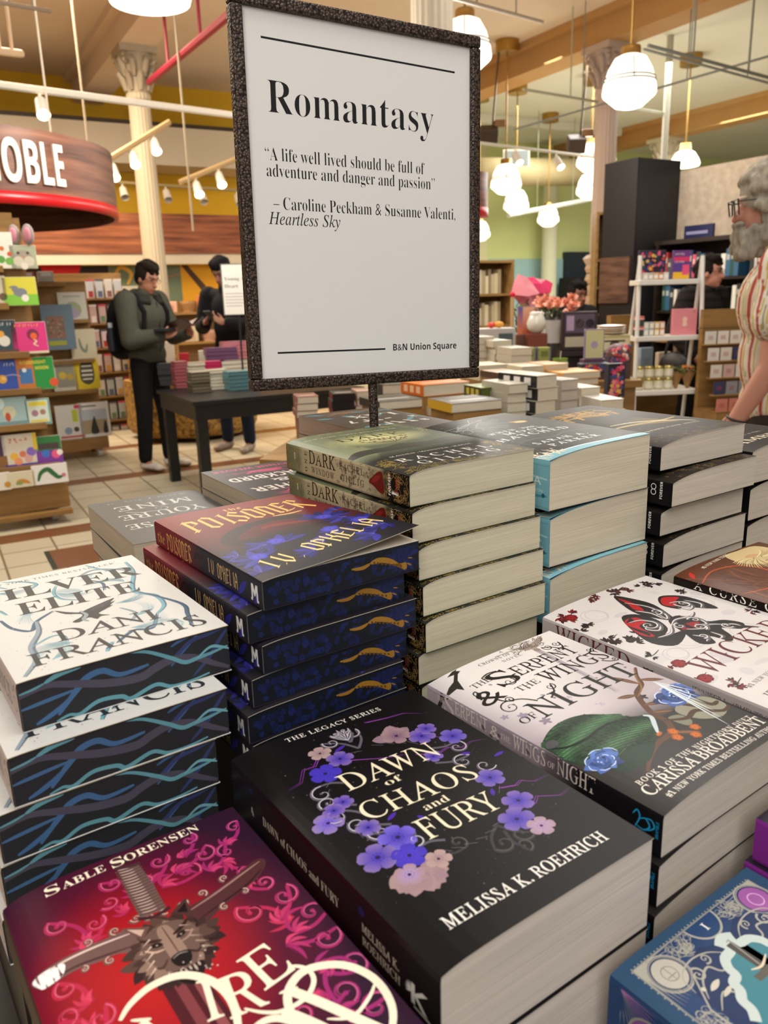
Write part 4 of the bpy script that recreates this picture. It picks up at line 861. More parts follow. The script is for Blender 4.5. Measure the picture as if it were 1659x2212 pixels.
# ------------------------------------------------------------------ "Wicked"
def wick_front():
    A = Art(); r = random.Random(17)
    for i in range(60): c = (r.uniform(4, 144), r.uniform(4, 218)); A.disc(c, r.uniform(3, 9), mixc('#d6d2d0', '#c6c2c4', r.random()), 10, r.uniform(2, 6))
    for c, rr in (((46,110),16), ((96,84),20), ((30,190),12), ((120,150),16), ((20,100),10)): A.ring(c, rr, .7, '#bdb8b8'); A.ring((c[0]+2, c[1]), rr*.8, .4, '#b4afaf')
    def spray(c, n, s, cols):
        for i in range(n):
            a = r.random()*6.28; p = (c[0]+r.uniform(-s, s), c[1]+r.uniform(-s, s)*.7)
            for k in range(3): b_ = a+(k-1)*.7; A.leaf(p, (p[0]+s*.75*math.cos(b_), p[1]+s*.75*math.sin(b_)), s*.3, r.choice(cols))
        A.stroke([(c[0]-s, c[1]), c, (c[0]+s*1.2, c[1]+s*.3)], 1, '#2a2022')
    dk, rd = ['#2a2524', '#3c2a2a', '#1f1c1c'], ['#5a1a1e', '#7a1c20', '#3c1416']
    spray((14, 206), 9, 9, rd); spray((92, 215), 8, 10, rd+dk); spray((60, 217), 6, 8, rd); spray((9, 182), 7, 8, dk); spray((7, 152), 8, 8, dk); spray((20, 138), 7, 9, dk); spray((125, 205), 8, 9, dk); spray((6, 92), 6, 6, rd); spray((4, 66), 6, 7, rd); spray((14, 44), 7, 7, rd); spray((140, 110), 5, 7, rd+dk); spray((10, 112), 4, 6, dk); spray((136, 176), 5, 7, dk)
    for c in ((14,203), (10,90), (5,64)): A.flower(c, 6, '#a01e24', '#5a1216', 6, 1, eye='#2a0808')
    # fleur-de-lis
    bl, rd2 = '#201d1d', '#b01a22'
    A.blob([(78,208),(86,190),(88,172),(80,150),(72,138),(64,150),(60,168),(66,188)], bl); A.blob([(76,202),(72,188),(66,176),(70,168),(77,184)], rd2)
    A.blob([(30,150),(44,172),(58,168),(62,150),(54,132),(40,124),(62,120),(34,108),(22,124)], bl); A.blob([(28,140),(38,164),(52,164),(52,152),(40,150),(34,130)], rd2)
    A.blob([(92,166),(108,180),(124,170),(128,152),(124,130),(112,140),(104,152),(96,150)], bl); A.blob([(94,166),(108,177),(120,168),(110,164),(100,156)], rd2)
    A.blob([(66,140),(84,142),(90,120),(104,112),(110,98),(98,92),(88,104),(80,90),(70,84),(66,100),(58,90),(48,98),(56,118)], bl); A.poly([(82,112),(94,96),(114,84),(96,110)], '#2c2928'); A.blob([(60,122),(72,128),(84,124),(76,118)], '#8f1a20')
    for L in ([(72,190),(80,172),(78,152),(70,144),(74,158)], [(64,172),(70,160),(68,146)], [(40,160),(52,156),(56,142),(46,134),(40,142),(46,146)], [(34,126),(48,124),(60,132)], [(102,164),(112,160),(112,148),(102,144),(98,152)], [(118,160),(122,146),(114,140)],
              [(60,132),(74,138),(90,134),(100,138)], [(64,120),(76,112),(86,114),(96,106)], [(58,110),(62,100),(56,96)], [(74,104),(74,94),(68,92)], [(94,106),(102,102),(104,96)], [(84,140),(90,128),(86,116),(78,122)]):
        A.stroke(L, 3.8, '#5c5858', n=7); A.stroke([(x-.5, y+.6) for x, y in L], 1.4, '#d6d2d2', n=7)
    for c, rr, a, tr in (((76,160),7,4,1.1), ((48,146),9,.5,-1.3), ((110,156),9,2.6,1.3), ((66,128),6,1,1.1), ((86,128),6,2.4,-1.1), ((76,116),7,4.6,1.2), ((62,104),5,4,1.1), ((96,104),6,5,-1.1)): A.scroll(c, rr, a, tr, 3, '#6a6666'); A.scroll((c[0]-.4, c[1]+.5), rr*.95, a, tr*.95, 1.1, '#e2dede')
    A.text('WICKED', (11, 62.5), (137, 66.5), 24, '#5c1a22', 'thin'); A.text('#1 NEW YORK TIMES BESTSELLING AUTHOR', (14, 34), (134, 36), 4, '#4a3a3c', 'serif', 1.1); A.text('JENNIFER L. ARMENTROUT', (12, 14), (136, 15), 10, '#3a2a2c', 'thin'); A.text('+', (44, 72), (49, 72), 5, '#5c1a22')
    return A
def wick_spine():
    A = Art(); A.text('WICKED', (15, 10), (96, 10), 15, '#5c2228', 'thin'); A.leaf((106,8), (118,20), 7, '#2a2424'); A.flower((112, 15), 5, '#8a1c20', '#2a1616', 5); A.leaf((108,20), (120,12), 4, '#3c2a2a'); A.text('JENNIFER L. ARMENTROUT', (152, 12), (219, 12), 9, '#4a4244', 'thin')
    return A
b = make_book(.146, .223, .033, wick_front(), wick_spine(), '#d3cfcd', '#b3abab', drop=.006, lam=.03, rough=.30, name='paperback_novel', label='white and dark red novel with metallic fleur-de-lis, behind the snake-cover novel')
b.location = (.2678, .4861, 1.1247-.033); b.rotation_euler.z = R(35); riser((.2678, .4861, 35), .148, .223, 1.1247-.033)
# ------------------------------------------------------------------ "A Curse Carved in Bone"
def curse_front():
    A = Art(); r = random.Random(18)
    for k in range(30): c = (r.uniform(4, 140), r.uniform(10, 210)); A.scroll(c, r.uniform(8, 18), r.random()*6, r.choice([-1.1, 1.1]), r.uniform(2, 3.4), mixc('#7a4422', '#4a2a18', r.random()), (r.uniform(0, 144), r.uniform(10, 212)))
    A.stroke([(2,190),(30,198),(60,190),(70,170),(60,150),(30,140),(4,150)], 3, '#a84a22'); A.stroke([(4,120),(40,128),(70,110),(60,90)], 3, '#b4552a')
    A.blob([(76,214),(100,216),(128,214),(134,196),(120,178),(100,172),(82,178),(70,192)], '#cbb584'); A.blob([(86,198),(98,202),(108,196),(106,182),(96,176),(86,184)], '#c69a70')
    for k in range(40): a = R(150+k*6); A.stroke([(96,192),(96+18*math.cos(a),192+14*math.sin(a)),(94+32*math.cos(a+.2),190+24*math.sin(a+.2))], 1.4, mixc('#e4d6a4', '#9a7c48', r.random()))
    A.stroke([(90,192),(93,193)], 1, '#3a2418'); A.stroke([(101,190),(104,191)], 1, '#3a2418'); A.stroke([(94,182),(99,181.5)], 1, '#7a3a2c'); A.blob([(80,170),(110,170),(130,150),(120,120),(84,124)], '#5e6266'); A.stroke([(84,150),(104,140),(124,146)], 3, '#9a2420')
    A.leaf((4,200), (14,212), 5, '#b8251c'); A.text('#1 NEW YORK TIMES', (30, 207), (84, 214), 4, '#efe6d4', 'serif', 1.1)
    A.text('A CURSE', (10, 60), (130, 60), 20, '#e4d6b0'); A.text('CARVED IN BONE', (10, 32), (134, 32), 14, '#e4d6b0')
    return A
def curse_spine():
    A = Art(); A.text('A CURSE CARVED', (22, 22.5), (150, 22.5), 8.6, '#f0ece2', 'serif', 1.25); A.text('IN BONE', (156, 22.5), (206, 22.5), 8.6, '#f0ece2', 'serif', 1.2)
    return A
b = make_book(.146, .219, .034, curse_front(), curse_spine(), '#5a3018', '#1a1210', drop=.005, lam=.02, rough=.28, name='paperback_novel', label='brown and orange novel with a pale-haired figure, at the right edge behind the fleur-de-lis novel')
b.location = (.4035, .5484, 1.1375-.034); b.rotation_euler.z = R(35); riser((.4035, .5484, 35), .146, .219, 1.1375-.034)

# ------------------------------------------------------------------ ornate blue hardback and purple novels
def ornate_front():
    A = Art(); g, g2, nv = '#a9a79c', '#7e828a', '#20335a'
    A.poly([(9,24),(121,24),(121,189),(9,189)], '#8a8c88'); A.poly([(10.2,25),(119.8,25),(119.8,188),(10.2,188)], '#27406a')
    for c0 in ((10.2,188,-1), (119.8,188,1)):
        for k in range(19): a = R(-90+k*5) if c0[2] < 0 else R(-180+k*5); A.stroke([(c0[0], c0[1]), (c0[0]+29*math.cos(a), c0[1]+29*math.sin(a))], .9, g, n=1, taper='end')
    for k in range(40): A.disc((10+k*2.8, 189.6), .45, g, 6); A.disc((8.6, 188-k*4), .45, g, 6)
    r = random.Random(23)
    orn(A, 36, 52, 178, 187, 22, g, 41, .45); orn(A, 82, 98, 178, 187, 22, g, 42, .45); orn(A, 11, 20, 60, 152, 70, g, 43, .5); orn(A, 110, 119, 60, 152, 70, g, 44, .5)
    A.poly([(67+13.5*math.cos(R(180+k*9)), 188+13.5*math.sin(R(180+k*9))) for k in range(21)], g); A.poly([(67+12.2*math.cos(R(180+k*9)), 188+12.2*math.sin(R(180+k*9))) for k in range(21)], '#27446e'); A.text('I', (65.4, 180.5), (68.4, 180.5), 5, '#e6e4dc')
    for c, col in (((23.5,175.5), '#b9b6aa'), ((109,177), '#9a5aa0')): A.disc(c, 12.4, g, 26); A.disc(c, 11.4, nv, 26); A.ring(c, 10.8, .5, g); A.disc(c, 9.6, col, 26); A.ring(c, 4.6, .7, '#8f8d86' if col[1] == 'b' else '#d8a8d8')
    A.stroke([(20,174),(27,174)], .7, '#8f8d86', n=1, taper=False); A.stroke([(23.5,171),(23.5,180)], .7, '#8f8d86', n=1, taper=False)
    A.poly([(23,160),(40,174),(50,176.5),(60,172),(66,168),(74,172),(84,176.5),(96,174),(110,160),(110,30),(23,30)], nv)
    for s in (-1, 1):
        m_ = lambda q: [(66.5+s*x, y) for x, y in q]
        A.stroke(m_([(43,160),(40,170),(28,174),(16,172),(8,166)]), 1, g); A.stroke(m_([(41,154),(34,162),(24,166),(20,160),(12,158)]), 1.3, g); A.stroke(m_([(42,146),(32,152),(26,148),(22,150),(16,142)]), 1.2, g); A.scroll((66.5+s*32,166), 4.4, 1.5, s*1.3, 1.3, g); A.scroll((66.5+s*20,170), 3.4, 4, -s*1.3, 1.1, g)
        A.leaf((66.5+s*36,156), (66.5+s*26,158), 3.4, '#c9c5b6'); A.leaf((66.5+s*34,150), (66.5+s*24,152), 2.6, '#c9c5b6'); A.disc((66.5+s*38,159), 1.4, '#c9c5b6', 8)
        A.stroke(m_([(46,30),(46,150),(34,168)]), 1.1, g, n=1, taper=False)
    AL = [(31.8,132.6),(36.4,137.5),(37.9,143.5),(42.5,147.3),(44.2,151.9),(49.4,153.8),(50.8,158.9),(55.3,163.5),(62.9,165.0),(65.4,171.6),(72.8,169.7)]; AR = [(133-x, y) for x, y in AL[::-1]]; AP = [(AL[0][0], 32)]+AL+[(66.5, max(p[1] for p in AL)+2)]+AR+[(133-AL[0][0], 32)]
    A.poly(AP, '#3f7f8c'); A.stroke(spline(AL, 4)[::-1], 5.5, '#c2cfcc', n=1, taper=False); A.stroke(spline(AR, 4), 5.5, '#c2cfcc', n=1, taper=False); A.stroke([AL[-1], (66.5, max(p[1] for p in AL)+1), AR[0]], 5.5, '#c2cfcc', taper=False)
    A.poly([(63.5,168),(68.5,168),(70,60),(66,30),(62,60)], '#4b4844'); A.poly([(56,148),(78,147),(78,143),(56,144)], '#5c5850'); A.stroke([(59,151),(66,149),(75,152)], 1.4, '#d8c8ae'); A.stroke([(68,170),(66,150)], 1, '#8d8a84', n=1, taper=False)
    A.blob([(88,60),(96,90),(90,120),(82,110),(80,80)], '#3a4a54')
    return A
def ornate_spine():
    A = Art(); g = '#8f8d86'
    A.poly([(7,5),(60,5),(60,46),(7,46)], '#7a748a'); A.poly([(8,6),(60,6),(60,45),(8,45)], '#23345e')
    for k in range(12): a = R(-90+k*8); A.stroke([(8,45),(8+22*math.cos(a),45+22*math.sin(a))], .9, '#9a6a9c' if k > 5 else g, n=1, taper='end')
    A.disc((27, 25), 14, g, 24); A.disc((27, 25), 12.6, '#7a4f86', 24); A.disc((27, 25), 8, '#23345e', 20)
    orn(A, 44, 60, 6, 44, 20, '#8a6a92', 46, .9)
    return A
b = make_book(.1302, .1953, .05, ornate_front(), ornate_spine(), '#2f4c6a', '#26406a', drop=.002, lam=.006, rough=.3, name='hardback_novel', label='ornate blue and silver hardback with teal arch, bottom right of the picture', pages='#c8c4bc', paperedge='#2f4c6a')
b.location = (.2265, .1869, 1.052-.05); b.rotation_euler.z = R(35.7); riser((.2265, .1869, 35.7), .13, .195, 1.052-.05)
def purple_spine():
    A = Art(); A.text('TIME ✦ IRON', (10, 11), (118, 11), 11, '#d9cfd6', 'sansb')
    return A
def purple_front():
    A = Art(); orn(A, 10, 120, 20, 60, 20, '#6a3a78', 51, 1.2); orn(A, 10, 120, 150, 185, 20, '#6a3a78', 52, 1.2)
    return A
u, v = Vector((math.cos(RB), math.sin(RB), 0)), Vector((-math.sin(RB), math.cos(RB), 0))
c0 = Vector((.2268, .4317, 0))-v*.198
b = make_book(.132, .198, .031, purple_front(), purple_spine(), '#2a2230', '#7c2a86', drop=.001, lam=.01, rough=.3, name='paperback_novel', pages='#c8c4bc', group='purple-spined novels')
place_stack(b, [(c0.x, c0.y), (c0.x-.004, c0.y+.001)], 1.081, .0315, 34.8, ['upper purple-spined novel at the right edge beside the ornate blue hardback', 'lower purple-spined novel at the right edge beside the ornate blue hardback'])
riser((c0.x-.004, c0.y+.001, 34.8), .132, .198, 1.081-.063)

# ------------------------------------------------------------------ back row, turned to face the other side
def mine_front():
    A = Art(); r = random.Random(24)
    for i in range(40): c = (r.uniform(20, 120), r.uniform(90, 190)); A.leaf(c, (c[0]+r.uniform(-8, 8), c[1]+r.uniform(-8, 8)), 3, mixc('#6a4a4a', '#54484a', r.random()))
    w = '#b9bcb6'
    A.scribble((20, 12), (122, 12), 6, '#8f9492', seed=3); A.text('MINE', (22, 38), (118, 38), 24, w, 'serif', 1.1); A.text('YOU’RE', (20, 84), (124, 84), 24, w, 'serif', 1.05); A.scroll((70, 74), 12, 1, 1.2, 2, '#9aa09c', (110, 70)); A.text('BECAUSE', (14, 130), (128, 130), 22, w)
    return A
b = make_book(.1402, .2098, .0296, mine_front(), None, spec=.04, cover='#484a48', spinecol='#2a2c2c', drop=.002, lam=.012, rough=.36, name='paperback_novel', pages='#c4b49c', group='slate grey novels turned upside down')
place_stack(b, [(-.2547, 1.0542), (-.254, 1.0545, -1.), (-.247, 1.05, .6)], 1.1585, .030, 211.85, stack_labels('slate grey novel with pale title', 'behind the white novels', 3))
riser((-.247, 1.05, 212), .14, .21, 1.1585-.09)
def bird_front():
    A = Art(); p, w = '#b8446e', '#d9d2cc'; r = random.Random(25)
    A.text('BRYNNE WEAVER', (10, 10), (130, 10), 13, p, 'sansb'); A.text('BLACKBIRD', (12, 62), (130, 66), 24, w, 'sansb'); A.text('&', (60, 98), (84, 98), 20, w, 'sansb'); A.text('BUTCHER', (12, 128), (126, 132), 24, w, 'sansb')
    for k in range(14): A.stroke([(r.uniform(8, 130), r.uniform(30, 60)), (r.uniform(8, 130), r.uniform(30, 60))], 1.2, p); A.leaf((r.uniform(8, 130), r.uniform(150, 190)), (r.uniform(8, 130), r.uniform(150, 190)), 3, p)
    A.blob([(40,44),(60,52),(80,46),(96,52),(84,38),(60,36)], p)
    return A
b = make_book(.14, .21, .0212, bird_front(), None, spec=.04, cover='#3a383b', spinecol='#232026', drop=.0015, lam=.012, rough=.36, name='paperback_novel', pages='#c2b39a', group='charcoal novels with pink lettering')
place_stack(b, [(-.126, 1.13), (-.127, 1.131), (-.124, 1.1305), (-.125, 1.13)], 1.18, .0214, 212, stack_labels('charcoal novel with pink lettering', 'behind the red and blue novels', 4))
riser((-.125, 1.13, 212), .14, .21, 1.18-.0856)
def cyan_front():
    A = Art(); r = random.Random(26); t = '#5fa3b4'
    for k in range(16): a = (r.uniform(10, 130), r.uniform(20, 190)); A.leaf(a, (a[0]+r.uniform(-30, 30), a[1]+r.uniform(-24, 24)), 9, mixc(t, '#3c6a7a', r.random()))
    for k in range(14): A.leaf((r.uniform(10, 130), r.uniform(10, 60)), (r.uniform(10, 130), r.uniform(10, 60)), 3, '#8a6a58')
    A.text('LAX', (20, 62), (96, 62), 22, '#e0e0dc', 'serifb'); A.scribble((14, 100), (128, 100), 20, '#e0e0dc', 4, 10); A.scribble((20, 138), (120, 138), 20, '#e0e0dc', 4, 11)
    return A
b = make_book(.14, .21, .0258, cyan_front(), None, spec=.04, cover='#4a4442', spinecol='#2c3a40', drop=.002, lam=.012, rough=.34, name='paperback_novel', pages='#bca794', group='grey and cyan novels behind the sign pole')
place_stack(b, [(-.0006, 1.22), (-.001, 1.2195), (.0, 1.2205), (-.001, 1.22)], 1.24, .026, 212, stack_labels('grey and cyan novel with white title', 'behind the sign pole', 4))
riser((-.001, 1.22, 212), .14, .21, 1.24-.104)

# ================================================================== the sign
sg = thing('table_sign', 'white poster in dark hammered metal frame headed Romantasy, standing among the books', 'sign', (-.005, .875, TZ))
O = Vector((-.1278, .8, 1.3134)); U = Vector((.8621, .5063, -.0228)); V = Vector((.0063, .0343, .9994)); N = Vector((.5067, -.8617, .0264))
SM = Matrix(((U.x, V.x, N.x, O.x+.005), (U.y, V.y, N.y, O.y-.875), (U.z, V.z, N.z, O.z-TZ), (0, 0, 0, 1)))
hm, nt, bs = nodes('hammered_bronze_metal')
tc = nt.nodes.new('ShaderNodeTexCoord'); vo = nt.nodes.new('ShaderNodeTexVoronoi'); vo.inputs['Scale'].default_value = 420
nt.links.new(tc.outputs['Object'], vo.inputs['Vector'])
cr = nt.nodes.new('ShaderNodeValToRGB'); cr.color_ramp.elements[0].position = .25; cr.color_ramp.elements[0].color = (*lin('#5a4a40'), 1); cr.color_ramp.elements[1].position = .7; cr.color_ramp.elements[1].color = (*lin('#1b1512'), 1)
nt.links.new(vo.outputs['Distance'], cr.inputs[0]); nt.links.new(cr.outputs[0], bs.inputs['Base Color'])
bp = nt.nodes.new('ShaderNodeBump'); bp.inputs['Strength'].default_value = .8; bp.inputs['Distance'].default_value = .0012; bp.invert = True
nt.links.new(vo.outputs['Distance'], bp.inputs['Height']); nt.links.new(bp.outputs[0], bs.inputs['Normal']); setin(bs, Roughness=.38, Metallic=.35)
fw_, fd, Wd, Hh = .0118, .009, .2805, .358
m = MB()
for a, b in (((0, 0), (Wd, fw_)), ((0, Hh-fw_), (Wd, Hh)), ((0, fw_), (fw_, Hh-fw_)), ((Wd-fw_, fw_), (Wd, Hh-fw_))): m.bbox((a[0], a[1], -fd), (b[0], b[1], .004), .0022, '#3a302a', 0, SM)
m.build('frame', hm, sg)
m = MB(); px, py = .1403, 0
m.cyl(SM @ Vector((.1403, .004, -.003)), (0, 0, .012), .0050, n=16, col='#3a302a'); m.build('pole', hm, sg, smooth=False)
m = MB(); m.bbox((-.06, -.02, .0), (.06, .02, .012), .003, '#3a302a', 0, Matrix.Rotation(R(30.4), 4, 'Z')); m.build('base', hm, sg)
m = MB(); m.box((fw_-.002, fw_-.002, -.004), (Wd-fw_+.002, Hh-fw_+.002, -.001), '#dedcda', 0, SM)
A = Art(); k = '#191a1d'
A.poly([(29.8, 321.6), (249.2, 319.0), (249.2, 320.9), (29.8, 323.5)], k)
A.text('Romantasy', (33.2, 259.6), (221.7, 257.6), 27.6, k, 'sign')
for t, x0, x1, y, c in (('“A life well lived should be full of', 28, 209.5, 217, 11.2), ('adventure and danger and passion”', 28.6, 222.5, 202.5, 11.2), ('– Caroline Peckham & Susanne Valenti,', 34, 249.5, 173, 11.2)): A.text(t, (x0, y), (x1, y-.6), c, k, 'sign')
A.text('Heartless Sky', (28.2, 159), (106.5, 158.6), 11.2, k, 'italic')
A.poly([(30.5, 35.6), (156.3, 35.4), (156.3, 37.2), (30.5, 37.4)], k); A.text('B&N Union Square', (166.2, 34.2), (250.6, 33.8), 7.0, k, 'sansb')
A.emit(m, lambda u, v, h: tuple(SM @ Vector((u, v, -.001+h))))
m.build('poster', paint('poster_paper', rough=.55, spec=.3), sg)

# ================================================================== the shop around the table
def struct(name, mb, mats, loc=None, smooth=False, rotz=STORE):
    o = mb.build(name, mats, None, smooth, loc, rotz); o['kind'] = 'structure'; return o
# floor: cream tiles with brown bands every fifth row
fm, nt, bs = nodes('floor_tiles')
tc = nt.nodes.new('ShaderNodeTexCoord')
br = nt.nodes.new('ShaderNodeTexBrick'); br.offset = 0; br.inputs['Scale'].default_value = 1; br.inputs['Brick Width'].default_value = .30; br.inputs['Row Height'].default_value = .30; br.inputs['Mortar Size'].default_value = .007; br.inputs['Bias'].default_value = 0
br.inputs['Color1'].default_value = (*lin('#c2b8a0'), 1); br.inputs['Color2'].default_value = (*lin('#b8ac94'), 1); br.inputs['Mortar'].default_value = (*lin('#7a6a52'), 1)
mp = nt.nodes.new('ShaderNodeMapping'); mp.inputs['Location'].default_value = (.09, .06, 0)
nt.links.new(tc.outputs['Object'], mp.inputs[0]); nt.links.new(mp.outputs[0], br.inputs['Vector'])
sx = nt.nodes.new('ShaderNodeSeparateXYZ'); nt.links.new(tc.outputs['Object'], sx.inputs[0])
def mth(op, a, b=None, c=None):
    n = nt.nodes.new('ShaderNodeMath'); n.operation = op
    for i, q in enumerate((a, b, c)):
        if q is None: continue
        if isinstance(q, (int, float)): n.inputs[i].default_value = q
        else: nt.links.new(q, n.inputs[i])
    return n.outputs[0]
ft = mth('FLOORED_MODULO', mth('SUBTRACT', sx.outputs[1], 5.27), 1.5)
band = mth('LESS_THAN', ft, .21)
fx = mth('FLOORED_MODULO', mth('SUBTRACT', sx.outputs[0], .43), 1.5)
sq = mth('MULTIPLY', mth('LESS_THAN', fx, .62), mth('LESS_THAN', mth('FLOORED_MODULO', mth('SUBTRACT', sx.outputs[1], 4.56), 1.5), .40))
both = mth('MULTIPLY', sq, mth('LESS_THAN', sx.outputs[1], 5.2))
m1 = nt.nodes.new('ShaderNodeMix'); m1.data_type = 'RGBA'; nt.links.new(mth('MAXIMUM', band, both), m1.inputs[0]); nt.links.new(br.outputs[0], m1.inputs[6]); m1.inputs[7].default_value = (*lin('#73492f'), 1)
dk = mth('MULTIPLY', both, mth('GREATER_THAN', mth('FLOORED_MODULO', mth('ADD', sx.outputs[0], 5.0), 1.5), .75))
m2 = nt.nodes.new('ShaderNodeMix'); m2.data_type = 'RGBA'; nt.links.new(mth('MULTIPLY', both, mth('LESS_THAN', sx.outputs[0], .46)), m2.inputs[0]); nt.links.new(m1.outputs[2], m2.inputs[6]); m2.inputs[7].default_value = (*lin('#2f352c'), 1)
nt.links.new(m2.outputs[2], bs.inputs['Base Color']); setin(bs, Roughness=.32)
m = MB(); m.box((-16, -4, -.1), (30, 30, 0), '#c9bd9c'); struct('floor', m, fm)

plaster = ramp_mat('ceiling_warm_lit', [(.3, '#dfcbb4'), (.7, '#e6d4be')], (.5, .5, .5), .9)  # warm light of the left bay tinted into the ceiling colour
cream = ramp_mat('ceiling_neutral_lit', [(.3, '#d2d0c0'), (.7, '#dad8c8')], (.5, .5, .5), .9)  # same ceiling, with the right bay's neutral light put into its colour
SL, SR, SR2 = 2.92, 8.63, 14.83
CZ = 4.95
m = MB(); m.box((-16, -4, CZ), (SR, 30, CZ+.1), '#d0b596'); struct('ceiling', m, plaster)
m = MB(); m.box((SR, -4, CZ), (30, 30, CZ+.1), '#cccab2'); struct('ceiling_panel', m, cream)
beamm = ramp_mat('beam_ochre', [(.3, '#b4844a'), (.7, '#be9660')], (.6, .6, .6), .8)
beamp = ramp_mat('beam_plaster', [(.3, '#dac2a8'), (.7, '#e0cab2')], (.6, .6, .6), .85)
for s, mt in ((SL, beamp), (SR, beamm), (SR2, beamm), (-3.2, beamp)):
    m = MB(); m.box((s-.22, -4, CZ-.38), (s+.22, 30, CZ-.001), '#c69a62'); m.box((s-.34, -4, CZ-.09), (s-.22, 30, CZ-.001), '#c69a62'); m.box((s+.22, -4, CZ-.09), (s+.34, 30, CZ-.001), '#c69a62'); struct('beam', m, mt)
for t in (3.2, 14.6):
    m = MB(); m.box((SR+.34, t-.1, CZ-.16), (SR2-.34, t+.1, CZ-.001), '#cccab2'); struct('beam', m, cream)
# columns: fluted shaft with leafy capital
colm = paint('column_paint', rough=.6, var=.06)
def column(name, s, t, r, base='#b9ac94', ped=False, h=CZ-.38):
    m = MB(); n = 40; prof = [(r*1.25, .0), (r*1.25, .5), (r*1.05, .52), (r, .56), (r*.86, h-.62), (r*.98, h-.60), (r*.98, h-.54), (r*.86, h-.52)]
    vs, F = [], []
    for rr, z in prof:
        for i in range(n): k = rr*(1 if i % 2 else .955); a = 2*math.pi*i/n; vs.append((k*math.cos(a), k*math.sin(a), z))
    for j in range(len(prof)-1):
        for i in range(n): F.append((j*n+i, j*n+(i+1) % n, (j+1)*n+(i+1) % n, (j+1)*n+i))
    m.add(vs, F, base)
    m.lathe([(r*.86, h-.52), (r*.95, h-.3), (r*1.25, h-.12), (r*1.4, h-.08)], 24, mixc(base, '#8a7660', .35))
    m.box((-r*1.5, -r*1.5, h-.08), (r*1.5, r*1.5, h), mixc(base, '#8a7660', .25))
    for ring, zz, rr, nn, L in ((0, h-.50, r*.9, 8, .2), (1, h-.34, r*1.0, 8, .2)):
        for i in range(nn):
            a = 2*math.pi*(i+.5*ring)/nn; ca, sa = math.cos(a), math.sin(a); c2 = mixc(base, '#6e5a48', .3+.2*(i % 2))
            P = [(rr*ca, rr*sa, zz), ((rr+.03)*ca, (rr+.03)*sa, zz+L*.6), ((rr+.09)*ca, (rr+.09)*sa, zz+L), ((rr+.11)*ca, (rr+.11)*sa, zz+L*.85)]
            m.tube(P, [.03, .045, .03, .012], 6, c2)
    for i in range(4):
        a = math.pi/4+i*math.pi/2; c = (r*1.42*math.cos(a), r*1.42*math.sin(a)); 
        P = [(c[0]*(1-.0)+.055*math.cos(q)*math.cos(a), c[1]+.055*math.cos(q)*math.sin(a), h-.14+.055*math.sin(q)) for q in [k*.6 for k in range(11)]]
        m.tube(P, .02, 6, mixc(base, '#6e5a48', .3))
    if ped:
        m.lathe([(r*1.15, 1.9), (r*1.5, 1.85), (r*1.15, 1.75)], 20, base)
        for k in range(8): m.lathe([(r*1.12, .6+k*.15), (r*1.3, .66+k*.15), (r*1.12, .74+k*.15)], 20, mixc(base, '#cda868', .4))
    o = struct(name, m, colm, st(s, t)); return o
column('column_left', SL, 11.53, .16); column('column_right', SR, 8.94, .17, '#cbb5a8', True); column('column_middle', 13.96, 16.27, .2, '#d2d2b4'); column('column_far', SR2, 13.5, .2, '#cfc4a4'); column('column_near', SL, 4.5, .14, '#bfb29c')

# ---- children's department on the left: soffit, yellow wall, wood fascia, murals
yel = ramp_mat('yellow_wall_paint', [(.3, '#d9a91c'), (.7, '#e0b52e')], (.4, .4, .4), .8)
whi = ramp_mat('soffit_white', [(.3, '#cfc2ab'), (.7, '#d6cab4')], (.4, .4, .4), .85)
wood_r = ramp_mat('reclaimed_wood', [(.25, '#4a2616'), (.5, '#8c5032'), (.75, '#b87048')], (1.2, 6, 16), .55, det=6)
wood_o = ramp_mat('warm_oak', [(.25, '#7a5a30'), (.75, '#a07a44')], (2, 12, 22), .5, det=5)
F0 = ts(-3.2, 12.6)                                           # fascia line
fs, ftt = F0
m = MB(); m.box((-14, ftt+2.2, 0), (6.4, ftt+2.35, CZ), '#d9a91c'); struct('wall_back', m, yel)
m = MB(); m.box((fs-9, ftt+1.2, 3.55), (fs+2.6, ftt+2.1, 4.12), '#cfc2ab'); struct('trim_1', m, whi)
for k in range(5):                                            # dark ribs and pipes in the slot over the soffit
    m = MB(); m.box((fs-9, ftt+1.3+k*.14, 4.14+.03*(k % 2)), (fs+2.6, ftt+1.33+k*.14, 4.2+.03*(k % 2)), '#3a2c1c'); struct('trim_%d' % (2+k), m, paint('dark_metal', rough=.5))
F1 = [(-1.741,2.175),(0.259,2.692),(0.204,2.125),(1.195,2.658),(1.192,2.146),(0.190,1.978)]
z0, z1, zc = F1[2][1], F1[1][1], F1[5][1]
m = MB(); m.box((-8, 0, z0), (3.2, .12, z1), '#8a5230'); struct('fascia_wall', m, wood_r, st(fs, ftt))
m = MB(); m.box((-8, .02, zc), (3.2, .14, z0-.002), '#e0cfae'); struct('trim_8', m, whi, st(fs, ftt))
m = MB()
M1 = [(-1.812,1.557),(-0.808,1.533),(0.281,1.506),(0.958,1.490),(-1.967,1.561),(1.389,1.479)]
zt = zc
for a, b, c in ((-8, M1[4][0], '#c8b48c'), (M1[4][0], M1[1][0], '#2a2024'), (M1[1][0], M1[2][0], '#6d7a5e'), (M1[2][0], 3.2, '#e0a012')): m.box((a, 0, 0), (b, .1, zt), c)
A = Art(); c = (-1.471,2.016); A.disc((c[0]*1000, zt*1000+60), 290, '#e01a22', 30)
